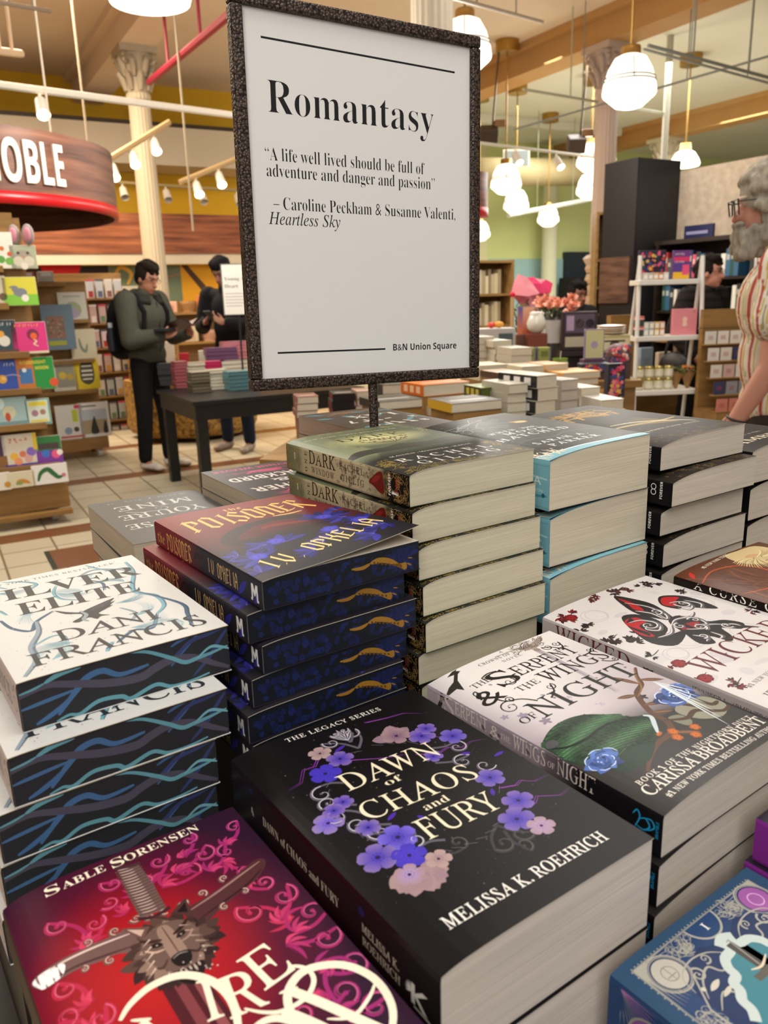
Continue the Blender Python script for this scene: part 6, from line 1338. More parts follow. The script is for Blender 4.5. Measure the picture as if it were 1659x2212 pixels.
# grey framed picture box with white front
def f(m): m.bbox((0, 0, 0), (.22, .16, .30), .004, '#bdb8b2'); m.box((.12, -.002, .17), (.205, 0, .27), '#4a565c'); m.box((.13, -.003, .18), (.16, -.002, .24), '#7a8a90'); m.box((.17, -.003, .2), (.2, -.002, .23), '#a8b0b0')
q = (0.598,4.900,1.230)
gift('picture_box', 'pale grey box with a small dark picture, right beside the poster', 'box', onT(q), f)
def f(m): m.ball((0, 0, .02), (.03, .02, .02), '#e8a030'); m.ball((-.045, 0, .018), (.025, .02, .018), '#d8402a')
gift('felt_ornament', 'small orange and red felt ornament on the grey picture box', 'ornament', ((0.726,4.950,1.252)[0], (0.726,4.950,1.252)[1], 1.2015), f)
# twin green boxes
for k, (x, lb) in enumerate(((1132, 'left green patterned gift box with a grey dot'), (1164, 'right green patterned gift box with a grey dot'))):
    P = ((0.810,4.550,1.007), (0.894,4.550,1.004))[k]
    def f(m): m.bbox((0, 0, 0), (.074, .06, .20), .004, '#98a04e'); m.box((-.001, -.001, .0), (.008, .06, .2), '#7a7a78'); m.box((.066, -.001, 0), (.075, .06, .2), '#7a7a78'); m.box((.025, -.003, .07), (.055, 0, .11), '#8a8a92'); m.box((.02, -.002, .15), (.06, 0, .18), '#6a7a3a')
    gift('gift_box', lb, 'box', (P[0], P[1]+.05, .901), f)
def f(m): m.lathe([(0, 0), (.036, 0), (.042, .1), (.044, .13), (.04, .13), (.038, .1), (0, .1)], 20, lambda i: (.25, .36, .06)); m.lathe([(.0425, .075), (.0445, .078), (.045, .105), (.043, .11)], 20, '#d8d6c8'); m.cyl((0, .01, .1), (.006, .01, .17), .002, n=5, col='#e6e6dc')
gift('candle_jar', 'green glass candle jar with white label', 'candle', onT((1.046,4.700,1.014)), f, cer)
def f(m): m.lathe([(0, 0), (.03, .0), (.055, .03), (.06, .06), (.045, .1), (.036, .115)], 20, '#e2ddd0'); [m.lathe([(.02, .09), (.03, .12), (.012, .128)], 10, '#e2ddd0', 0, Matrix.Translation((.02*math.cos(k), .02*math.sin(k), 0))) for k in (0, 2.1, 4.2)]
V = (0.961,5.000,1.161)
def f0(m): m.bbox((-.06, -.05, 0), (.06, .05, V[2]-.901), .004, '#7a3a2a')
gift('gift_box', 'brown-red box under the white tulip vase', 'box', (V[0], V[1], .901), f0)
gift('tulip_vase', 'small white tulip-shaped vase', 'vase', (V[0], V[1], V[2]+.002), f, cer, 0, True)
# orange gradient book standing
P = (0.865,5.100,1.154)
def f(m):
    for k in range(8): m.box((0, 0, k*.0205), (.105, .02, (k+1)*.0205), mixc('#c8603a', '#e0a888', k/7)); m.box((-.0005, -.002, k*.0205), (.03, 0, (k+1)*.0205), mixc('#d87a4a', '#6a5a9a', k/7))
    m.box((0, .0, .164), (.105, .02, .166), '#8a7aa0')
Z = P[2]-.901
def fb_(m): m.bbox((-.01, -.02, 0), (.12, .06, Z-.001), .003, '#6a4438')
gift('gift_box', 'dark red box under the orange and violet book', 'box', (P[0], P[1], .901), fb_)
gift('standing_book', 'orange and violet book standing left of the tulip vase', 'book', P, f)
# bucket vase with peach flowers, pink-wrapped bouquet behind
B0 = (1.092,5.200,1.106)
vt = thing('flower_bucket', 'dark bucket vase with white label holding peach flowers', 'vase', (B0[0], B0[1], .901))
m = MB(); hB = B0[2]+.14-.901; m.lathe([(0, 0), (.055, 0), (.075, hB), (.068, hB), (.05, .02)], 24, '#57524e'); m.build('bucket', cer, vt, True)
m = MB(); m.lathe([(.0735, hB*.55), (.0765, hB*.96)], 10, '#dcd8d0', 0, None, -2.3, -.9); m.build('bucket_label', gp, vt)
rf = random.Random(40); m = MB(); mS = MB()
heads = (1.016,5.200,1.345), (1.059,5.200,1.355), (1.114,5.250,1.342), (1.147,5.200,1.332), (1.016,5.100,1.328), (1.171,5.150,1.332), (1.219,5.200,1.358), (1.211,5.100,1.317), (1.189,5.100,1.296), (1.103,5.100,1.320), (1.052,5.050,1.322)
for hp in heads:
    c = Vector((hp[0]-B0[0], hp[1]-B0[1], hp[2]-.901))
    for k in range(26):
        a, b = rf.random()*6.28, rf.uniform(-.3, 1.3); d = Vector((math.cos(a)*math.cos(b), math.sin(a)*math.cos(b), math.sin(b))); L = rf.uniform(.03, .05); s_ = d.orthogonal().normalized()*L*.35
        cc = mixc('#e08a6a', '#f0b8a0', rf.random()); m.add([c, c+d*L*.6+s_, c+d*L, c+d*L*.6-s_], [(0, 1, 2, 3)], cc)
    m.ball(tuple(c), .022, '#dc7a5c', 8)
    mS.tube([(rf.uniform(-.03, .03), rf.uniform(-.03, .03), hB*.6), (c.x*.6, c.y*.6, hB+(c.z-hB)*.6), tuple(c)], .004, 5, '#3a4a22')
    for k in range(4):
        q = Vector((c.x*.7, c.y*.7, hB+(c.z-hB)*rf.uniform(.2, .7))); d = Vector((rf.uniform(-1, 1), rf.uniform(-1, 1), rf.uniform(-.2, .8))).normalized()*.06; s_ = d.orthogonal().normalized()*.012; mS.add([q, q+d*.5+s_, q+d, q+d*.5-s_], [(0, 1, 2, 3)], mixc('#2f3d1c', '#4f6030', rf.random()))
m.build('blossoms', paint('petals', rough=.6), vt); mS.build('stems', paint('leaves', rough=.6), vt)
K = (1.050,5.600,1.195)
kt = thing('wrapped_bouquet', 'bouquet in crumpled pink wrapping paper rising behind the peach flowers', 'bouquet', (K[0], K[1], .901))
def sheet(m, pts, col):
    P_ = [Vector(p)-Vector((K[0], K[1], .901)) for p in pts]; n = len(P_); c = sum(P_, Vector())/n; m.add([c+Vector((0, -.03, 0))]+P_, [(0, 1+i, 1+(i+1) % n) for i in range(n)], col)
    m.add([c+Vector((0, .0, 0))]+[p+Vector((0, .02, 0)) for p in P_], [(0, 1+(i+1) % n, 1+i) for i in range(n)], col)
m = MB()
sheet(m, ((0.886,5.500,1.394), (0.911,5.550,1.465), (0.950,5.600,1.525), (1.004,5.620,1.506), (1.044,5.600,1.462), (1.076,5.500,1.395), (0.987,5.450,1.379)), '#d8808a')
sheet(m, ((1.024,5.700,1.501), (1.069,5.700,1.506), (1.106,5.660,1.456), (1.158,5.700,1.485), (1.203,5.700,1.460), (1.171,5.600,1.399), (1.096,5.600,1.395), (1.048,5.620,1.463)), '#d01f5a')
sheet(m, ((0.911,5.620,1.394), (0.961,5.700,1.485), (1.073,5.760,1.501), (1.189,5.760,1.479), (1.181,5.680,1.393), (1.049,5.600,1.226)), '#e08a98')
m.build('wrapping_paper', paint('tissue_paper', rough=.7), kt)
m = MB()
for k in range(120):
    c = Vector((rf.uniform(-.14, .12), rf.uniform(-.06, .06), rf.uniform(.12, .42))); d = Vector((rf.uniform(-1, 1), rf.uniform(-.6, .6), rf.uniform(.1, 1))).normalized()*rf.uniform(.04, .08); s_ = d.orthogonal().normalized()*.012
    m.add([c, c+d*.5+s_, c+d, c+d*.5-s_], [(0, 1, 2, 3)], rf.choice(['#5a6a3a', '#46552c', '#8a5a5a', '#7a8a50', '#3c4a26']))
for k in range(8): m.tube([(rf.uniform(-.03, .03), 0, 0), (rf.uniform(-.1, .1), 0, .38)], .004, 5, '#46552c')
m.build('foliage', paint('leaves', rough=.6), kt)
def f(m): m.ball((0, 0, 0), .017, '#e8003c', 12); m.cyl((0, 0, -.015), (0, 0, .901-(0.846,5.200,1.394)[2]), .012, n=8, col='#c8a878')
gift('marker_post', 'thin tan post with magenta ball top beside the pink bouquet', 'ornament', (0.846,5.200,1.394), f)
# dark boxed gift set with window
P = (1.108,4.950,1.054)
bx = thing('boxed_gift_set', 'dark purple boxed gift set with window and cream band', 'box', (P[0], P[1], P[2]), R(-3))
wB, hBx = 74/1730*4.95, 80/1730*4.95
m = MB(); m.bbox((0, 0, 0), (wB, .06, hBx), .004, '#2e1a22'); m.box((.0, -.04, -.03), (wB, .06, -.001), '#24141c'); m.build('carton', gp, bx)
m = MB(); m.box((.02, -.003, hBx*.46), (wB-.02, 0, hBx*.94), '#574a5c'); m.box((.026, -.005, hBx*.52), (.07, -.003, hBx*.9), '#b098b8'); m.lathe([(0, 0), (.025, 0), (.025, .003)], 16, '#6a5a3a', 0, Matrix.Translation((.105, -.003, hBx*.7)) @ Matrix.Rotation(R(90), 4, 'X')); m.lathe([(0, 0), (.025, 0), (.025, .003)], 16, '#35323c', 0, Matrix.Translation((.165, -.003, hBx*.7)) @ Matrix.Rotation(R(90), 4, 'X')); m.box((.02, -.003, hBx*.1), (wB-.02, 0, hBx*.36), '#b8b09a'); m.build('window_insert', gp, bx)
def f(m): m.bbox((0, 0, 0), (wB, .1, P[2]-.031-.901), .004, '#1f1218')
gift('gift_box', 'plain dark box under the purple gift set', 'box', (P[0], P[1], .9005), f)
# white pots, yellow lattice book, floral box and cap, plates, banner box
for x, lb, s_ in (((1.102,4.600,1.025), 'small white mug right of the candle jar', 1.), ((1.110,4.500,1.022), 'white bowl beside the lattice book', 1.1)):
    def f(m): m.lathe([(0, 0), (.03*s_, 0), (.036*s_, .05), (.034*s_, .07), (.03*s_, .07), (.026*s_, .01), (0, .008)], 18, '#d8d4ca'); m.tube([(.034*s_, 0, .055), (.055*s_, 0, .045), (.034*s_, 0, .02)], .005, 6, '#d8d4ca')
    gift('mug', lb, 'mug', onT(x), f, cer, 0, True)
P = (1.084,4.300,1.053); wq, hq = 42/1730*4.3, 62/1730*4.3
lat = thing('easel_book', 'pale yellow lattice-covered book standing upright on a small stand', 'book', P, R(2))
m = MB(); m.bbox((0, 0, 0), (wq, .02, hq), .002, '#8a7aa0'); A = Art(); A.poly([(5, 5), (wq*1000-5, 5), (wq*1000-5, hq*1000-5), (5, hq*1000-5)], '#d8d4a8')
for i in range(6):
    for j in range(9): A.ring((12+i*16, 12+j*17), 7, 1.6, '#b8a83a', 10)
A.disc((wq*500, hq*480), 20, '#b0a0b8', 10); A.emit(m, lambda u, v, h: (u, -h*20-.0005, v)); m.build('cover', gp, lat)
m = MB(); m.box((-.01, -.03, -.03), (wq+.01, .05, -.001), '#5a3a50'); m.build('stand', gp, lat)
def floral(m, a, b, n, seed, col='#1f2238'):
    q = random.Random(seed); m.bbox(a, b, .003, col)
    for k in range(n):
        x, z = q.uniform(a[0]+.012, b[0]-.012), q.uniform(a[2]+.012, b[2]-.012); rr = q.uniform(.008, .017); cc = q.choice(['#c8325a', '#d85a7a', '#e08a8a', '#3a4a8a', '#c83a3a', '#2f4a6a', '#d8b04a'])
        m.add([(x, a[1]-.0012-.0001*k, z)]+[(x+rr*(1 if i % 2 else .6)*math.cos(i*.628), a[1]-.001-.0001*k, z+rr*(1 if i % 2 else .6)*math.sin(i*.628)) for i in range(10)], [(0, 1+i, 1+(i+1) % 10) for i in range(10)], cc)
P = (1.060,3.750,0.919); hf = 70/1730*3.75
gift('floral_box', 'tall navy floral gift bag standing left of the ladder shelf', 'gift bag', P, lambda m: floral(m, (0, 0, 0), (.08, .07, hf), 46, 3))
P2 = (1.035,4.150,0.990)
gift('floral_pouch', 'flat navy floral pouch lying under the lattice book', 'pouch', P2, lambda m: floral(m, (0, 0, 0), (.17, .1, .05), 40, 4))
def f(m): floral(m, (-.05, -.03, 0), (.05, .04, .03), 20, 5, '#3a3244'); m.ball((0, 0, .045), (.058, .045, .04), '#6a4a52', 14); [m.ball((.05*math.cos(k*.9)*(.4+.06*(k % 9)), -.036, .03+.006*(k % 8)), .012, ['#d8586a', '#e8b0a0', '#3a4a6a', '#e8d8c8', '#c83a4a'][k % 5], 6) for k in range(16)]
gift('floral_bonnet', 'bright floral fabric bundle on top of the navy floral gift bag', 'fabric', (1.103,3.760,1.079), f)
P = (1.363,4.800,1.153)
for k in range(4):
    def f(m): m.lathe([(0, 0), (.06, .0), (.085, .012), (.084, .015), (.058, .004), (0, .004)], 28, ['#c8b89c', '#bfa07e', '#d8ccb4', '#c4a888'][k])
    gift('plate', 'pale plate, %s in the pile left of the ladder shelf' % ['lowest', 'second from bottom', 'third from bottom', 'topmost'][k], 'plate', (P[0], P[1], P[2]+.012*k), f, cer, 0, True)
def f(m): m.bbox((-.09, -.08, -.10), (.09, .08, -.001), .004, '#b8a878'); m.box((-.085, -.083, -.085), (.085, -.08, -.02), '#d8cfa8'); m.lathe([(0, 0), (.03, 0)], 14, '#5a5244', 0, Matrix.Translation((.0, -.0835, -.06)) @ Matrix.Rotation(R(90), 4, 'X')); m.box((-.06, -.0835, -.04), (.06, -.083, -.03), '#4a443a')
gift('gift_box', 'tan printed box under the pile of pale plates', 'box', P, f)
def f(m): m.bbox((-.1, -.09, 0), (.1, .09, P[2]-.10-.901-.001), .004, '#4a3a34')
gift('gift_box', 'dark box at the bottom of the plate pile', 'box', (P[0], P[1], .901), f)

# ---- white ladder shelf with its goods
LP = (1.888,6.000,0.823); LA = R(90-86)
ld = thing('ladder_shelf', 'white metal ladder shelf holding jars, boxes and prints at right', 'shelf', (LP[0], LP[1], 0), LA)
L4 = [(0.001,1.636),(-0.019,0.374),(0.463,1.625),(0.493,0.424)]
shz = [(-0.017,1.465),(0.431,1.453),(-0.024,1.070),(0.450,1.054),(-0.024,0.677),(0.472,0.659)]
wm = paint('white_enamel', rough=.35)
for (xa, za), (xb, zb) in ((L4[0], L4[1]), (L4[2], L4[3])):
    f0 = (za-0)/(za-zb); X0 = xa+(xb-xa)*f0
    m = MB(); m.tube([(xa, .0, za), (X0, -.10, 0)], .016, 8, '#dcd8d0'); m.build('front_post', wm, ld)
    m = MB(); m.tube([(xa+.02, .05, za-.02), (X0+.02, .34, 0)], .014, 8, '#dcd8d0'); m.build('rear_post', wm, ld)
SHZ = []
for k in range(3):
    (xa, z), (xb, _) = shz[2*k], shz[2*k+1]; SHZ.append((xa, xb, z)); dpt = .09+.06*k
    m = MB(); m.bbox((xa, -.05-.015*k, z-.035), (xb, .05+dpt, z), .004, '#dcd8d0'); m.build('shelf', wm, ld)
xa, xb, z = SHZ[2][0]-.02, SHZ[2][1]+.01, SHZ[2][2]-.42
m = MB(); m.bbox((xa, -.09, z-.035), (xb, .30, z), .004, '#dcd8d0'); m.build('shelf', wm, ld); SHZ.append((xa, xb, z))
LM = Matrix.Translation((LP[0], LP[1], 0)) @ Matrix.Rotation(LA, 4, 'Z')
def on_shelf(k, px, dy=0.0):   # px: fraction along the shelf
    xa, xb, z = SHZ[k]; return LM @ Vector((xa+(xb-xa)*px, dy, z+.0012))
def f(m): floral(m, (0, 0, 0), (.20, .03, .205), 60, 8, '#252038')
gift('floral_print_box', 'navy floral boxed print standing on the top ladder shelf', 'box', on_shelf(0, .06, .04), f, gp, LA)
def f(m):
    m.bbox((0, 0, 0), (.125, .03, .20), .003, '#5a3a7a'); 
    for a, b, c in ((0, .05, '#e0b02a'), (.05, .12, '#5a3a8a'), (.12, .155, '#d0386a'), (.155, .2, '#6a3a80')): m.box((.002, -.001, a+.002), (.123, 0, b), c)
    m.box((.07, -.002, .03), (.12, -.001, .1), '#e0507a'); A = Art(); A.scribble((14, 166), (84, 166), 14, '#f0e0d0', seed=4); A.scribble((14, 112), (84, 112), 14, '#f0e0d0', seed=4); A.emit(m, lambda u, v, h: (u, -.003-h, v))
gift('boxed_card_game', 'purple, pink and yellow boxed card set on the top ladder shelf', 'box', on_shelf(0, .62, .03), f, gp, LA)
for k in range(5):
    def f(m): m.bbox((0, 0, 0), (.036, .03, .05), .002, ['#cfc8bc', '#b8b4ae', '#d0a878', '#c8885a', '#d8d4cc'][k]); m.box((.004, -.001, .01), (.032, 0, .035), '#ece6da')
    gift('small_box', '%s small box, %s from left on the top ladder shelf' % (['pale grey', 'grey', 'tan', 'copper', 'white'][k], ordn[k]), 'box', on_shelf(0, .09+.085*k, -.02), f, gp, LA)
for k in range(4):
    c = ['#c8c4bc', '#b0b4ac', '#d8b04a', '#d89a7a'][k]
    for j in range(2):
        def f(m): m.bbox((0, 0, 0), (.036, .036, .048), .002, c); m.box((.004, -.001, .006), (.032, 0, .04), '#ece6da')
        P = on_shelf(1, .17+.085*k, -.0); gift('small_box', '%s small box, %s on the middle ladder shelf' % (['white', 'sage', 'yellow', 'peach'][k], ('lower', 'upper')[j]), 'box', (P[0], P[1], P[2]+.049*j), f, gp, LA)
for j in range(2):
    def f(m): m.cyl((0, 0, 0), (0, 0, .045), .037, n=18, col='#3a4438'); m.cyl((0, 0, .045), (0, 0, .07), .037, n=18, col='#d86a60'); m.cyl((0, 0, .05), (0, 0, .055), .038, n=18, col='#e8e0d8')
    P = on_shelf(1, .085, .0); gift('tin', '%s green tin with coral lid on the middle ladder shelf' % ('lower', 'upper')[j], 'tin', (P[0], P[1], P[2]+.0712*j), f, gp)
def f(m): m.bbox((0, 0, 0), (.185, .03, .185), .003, '#e08a92'); A = Art(); A.blob([(92, 130), (110, 115), (106, 92), (112, 70), (92, 60), (74, 70), (80, 92), (74, 115)], '#ecc8b4'); A.disc((160, 165), 8, '#a88a5a', 10); A.text('BE KIND', (76, 100), (108, 100), 9, '#e08a92', 'sansb') if 0 else None; A.emit(m, lambda u, v, h: (u, -h*10-.0005, v))
gift('pink_box', 'square pink box with small pale crest on the middle ladder shelf', 'box', on_shelf(1, .60, -.02), f, gp, LA)
jarg = paint('jar_glass', rough=.15, coat=.4); lidm = paint('gold_lid', rough=.3, metal=.7)
jar = None
for j, xs in ((0, (.12, .27, .42, .57)), (1, (.12, .30, .46, .57))):
    for k in range(4):
        P = on_shelf(2, xs[k] if j == 0 else (.12, .27, .42, .57)[k], -.01); lb = 'cream candle jar, %s from left in the %s row of the ladder shelf' % (ordn[k], ('bottom', 'upper')[j])
        if jar is None:
            jar = thing('candle_jar', lb, 'jar', P, 0, 'candle jars on the ladder shelf')
            m = MB(); m.lathe([(0, 0), (.030, 0), (.033, .006), (.033, .062), (.028, .068)], 20, '#c9c2a0'); m.lathe([(.0335, .015), (.0335, .05)], 20, '#e4dec8'); m.build('jar_body', jarg, jar, True)
            m = MB(); m.lathe([(.029, .066), (.031, .068), (.031, .085), (.0, .086)], 20, '#b8a860'); m.build('lid', lidm, jar, True)
        else: copy_tree(jar, (P[0], P[1], P[2]+.0872*j), None, lb)
for k, (fx_, lb) in enumerate(((.70, 'left paper-wrapped dried posy on the low ladder shelf'), (.88, 'right paper-wrapped dried posy with orange blooms on the low ladder shelf'))):
    P = on_shelf(2, fx_, .0); t = thing('dried_posy', lb, 'posy', P)
    m = MB(); m.lathe([(.012, 0), (.03, .06), (.055, .12)], 9, '#a07a4a'); m.build('paper_wrap', paint('kraft_paper', rough=.8), t)
    m = MB(); q = random.Random(50+k)
    for i in range(26): m.ball((q.uniform(-.045, .045), q.uniform(-.04, .04), .11+q.uniform(0, .05)), q.uniform(.008, .014), q.choice(['#8a7a40', '#6a6a30', '#e0762a' if k else '#9a8a50', '#e89a4a' if k else '#7a6a3a', '#4a5a2a']), 6)
    m.build('blooms', paint('petals', rough=.6), t)
def f(m): m.bbox((0, 0, 0), (.17, .04, .2), .003, '#9a8a9c'); q = random.Random(9); [m.box((q.uniform(.005, .15), -.001, q.uniform(.005, .18)), (q.uniform(.005, .15)+.015, 0, q.uniform(.005, .18)+.015), q.choice(['#b8a8b8', '#7a6a86', '#c8bcc4'])) for _ in range(0)]; A = Art(); [A.stroke([(q.uniform(5, 165), q.uniform(5, 195)), (q.uniform(5, 165), q.uniform(5, 195))], 3, q.choice(['#b8a8b8', '#84748e', '#c4b8c0']), n=1) for _ in range(40)]; A.emit(m, lambda u, v, h: (u, -h*10-.0004, v))
gift('glitter_bag', 'lilac glitter gift bag standing on the lowest ladder shelf', 'gift bag', on_shelf(3, .52, -.04), f, gp, LA)

# ---- wooden display behind the ladder and paper goods rack by the man
dp = thing('wooden_display_stand', 'oak display stand behind the white ladder shelf', 'stand', (2.555,7.200), STORE)
m = MB(); m.box((-.75, -.05, 0), (-.45, 0, 1.2), '#b08a52'); m.box((-.75, .0, 0), (1.05, .35, .62), '#a8834c'); m.build('panel', wood_o, dp)
m = MB(); m.box((-.75, -.2, .62), (1.05, .35, .66), '#d0b078'); m.build('shelf', wood_o, dp)
D = Vector((2.555,7.200,0.700))
for k in range(7):
    x = -.55+.22*k; c = ['#d8d0c4', '#8a9aa8', '#c8b8a0', '#6a5a4a', '#d8a8a0', '#b8c0c0', '#e0d8c8', '#a08a70', '#d8c8b8'][k]
    m = MB(); m.bbox((0, 0, 0), (.15, .04, .2+.05*(k % 2)), .003, c); m.box((.03, -.001, .06), (.12, 0, .16), mixc(c, '#5a5058', .3)); p = st(*ts(D.x, D.y))+Vector((x*cs, x*sn, .662))
    tag(m.build('greeting_box', gp, None, False, p, STORE), 'boxed card set, %s from left on the oak stand behind the ladder shelf' % ordn[k], 'box', 'boxed cards on the oak stand')
rk = thing('card_rack', 'rack of small pale cards and notebooks left of the striped shirt', 'rack', (2.526,5.850), R(10))
m = MB(); m.box((-.2, .05, 0), (.2, .09, 1.25), '#8a7a66'); m.box((-.2, -.2, 0), (.2, .05, .55), '#a8834c'); m.build('frame', wood_o, rk)
K0 = Vector((2.526,5.850,0.818)); q = random.Random(60)
for i in range(6):
    m = MB(); z = .56+i*.115; m.box((-.2, .05-.05*(5-i), z-.02), (.2, .05-.05*(5-i)+.06, z-.012), '#8a7a66'); m.build('ledge', wood_o, rk)
    for j in range(4):
        c = q.choice(['#d8cfc4', '#c8a8a0', '#e0d8cc', '#2f3a5a', '#c87a6a', '#b8b0a8', '#d8d4cc', '#8a8a92']); m = MB(); m.box((-.19+j*.098, 0, 0), (-.19+j*.098+.085, .006, .09), c); m.box((-.17+j*.098, -.001, .03), (-.13+j*.098, 0, .06), mixc(c, '#a03a3a', .4))
        o = m.build('greeting_card', gp, None, False, K0+Matrix.Rotation(R(10), 3, 'Z') @ Vector((0, .05-.05*(5-i)+.02, z-.0115)), R(10)); o.location.z = z-.0115
        tag(o, 'pale card, %s from left on %s ledge of the rack beside the striped shirt' % (ordn[j], ordn[i]), 'card', 'cards on the small rack')

# ================================================================== children's corner at left
oak = wood_o
KC = (-2.13, 5.29)
def local(P0, rot, x, y, z): return Vector((P0[0]+x*math.cos(rot)-y*math.sin(rot), P0[1]+x*math.sin(rot)+y*math.cos(rot), z))
def face_out(P0, rot, box, label, col, shapes=(), y=0.0, lean=.16, thick=.022, name='picture_book', words=(), zbase=None, cat='book', group='picture books in the children\'s corner'):
    (x0, za), (x1, zb) = box; w, h = x1-x0, (zb-za)
    if zbase is not None: h += za-zbase; za = zbase
    m = MB(); m.bbox((0, 0, 0), (w, thick, h), .002, '#d8d2c4'); m.box((.002, -.0012, .002), (w-.002, -.0002, h-.002), col); A = Art(); W_, H_ = w*1000, h*1000
    for sh in shapes:
        k = sh[0]
        if k == 'd': A.disc((sh[1]*W_, sh[2]*H_), sh[3]*W_, sh[4], 16, (sh[5] if len(sh) > 5 else sh[3])*W_)
        elif k == 'b': A.poly([(sh[1]*W_, sh[2]*H_), (sh[3]*W_, sh[2]*H_), (sh[3]*W_, sh[4]*H_), (sh[1]*W_, sh[4]*H_)], sh[5])
        elif k == 's': A.stroke([(a*W_, b*H_) for a, b in sh[1]], sh[2]*W_, sh[3])
        elif k == 'p': A.blob([(a*W_, b*H_) for a, b in sh[1]], sh[2])
    for t, x, z, x2, c, col2 in words:
        if t: A.text(t, (x*W_, z*H_), (x2*W_, z*H_), c*H_, col2, 'sansb')
        else: A.scribble((x*W_, z*H_), (x2*W_, z*H_), c*H_, col2, seed=int(x2*W_))
    A.emit(m, lambda u, v, hh: (u, -.0012-.0003-hh*25, v))
    o = m.build(name, gp, None, False, local(P0, rot, x0, y, za)); o.rotation_euler = (-lean, 0, rot)
    return tag(o, label, cat, group)
# stepped oak bookcase with face-out picture books
kb = thing('childrens_bookcase', 'oak wheeled bookcase of face-out picture books at the left picture edge', 'bookcase', (KC[0], KC[1], 0), STORE)
lips = [(-0.010,1.638),(-0.039,1.413),(-0.015,1.110),(-0.008,0.878),(-0.048,0.650),(-0.024,0.382),(0.019,0.259),(-0.001,0.094)]
zl = [p[1] for p in lips]; xr = [p[0] for p in lips]; XL = -1.25
m = MB(); m.box((XL, .14, .12), (-.10, .50, 1.98), '#8a6a3a'); m.build('carcass', oak, kb)
m = MB(); m.bbox((XL, -.02, zl[7]), (0, .50, zl[6]), .006, '#9a7842'); m.build('base_box', oak, kb)
for k in range(6):
    m = MB(); xe = (-.2, -.2, -.12, -.08, -.08, -.03)[k]; y0 = (.06, .05, .035, .025, .015, .0)[k]
    m.bbox((XL, y0, zl[k]-.015), (xe, .139, zl[k]+.004), .003, '#a8834a'); m.bbox((XL, y0-.012, zl[k]-.02), (xe, y0-.001, zl[k]+.022), .003, '#b08c52'); m.build('ledge', oak, kb)
m = MB(); m.box((-.099, .145, zl[6]), (-.06, .49, 1.95), '#a07c44'); m.build('side_panel', oak, kb)
for x in (-.10, -1.1):
    for y in (.05, .42):
        m = MB(); m.cyl((x-.02, y, .045), (x+.02, y, .045), .045, n=16, col='#c8c4bc'); m.cyl((x-.022, y, .045), (x+.022, y, .045), .02, n=10, col='#2a2a2a'); m.box((x-.03, y-.03, .085), (x+.03, y+.03, zl[7]-.001), '#2a2a2c'); m.build('caster', paint('caster_rubber', rough=.5), kb)
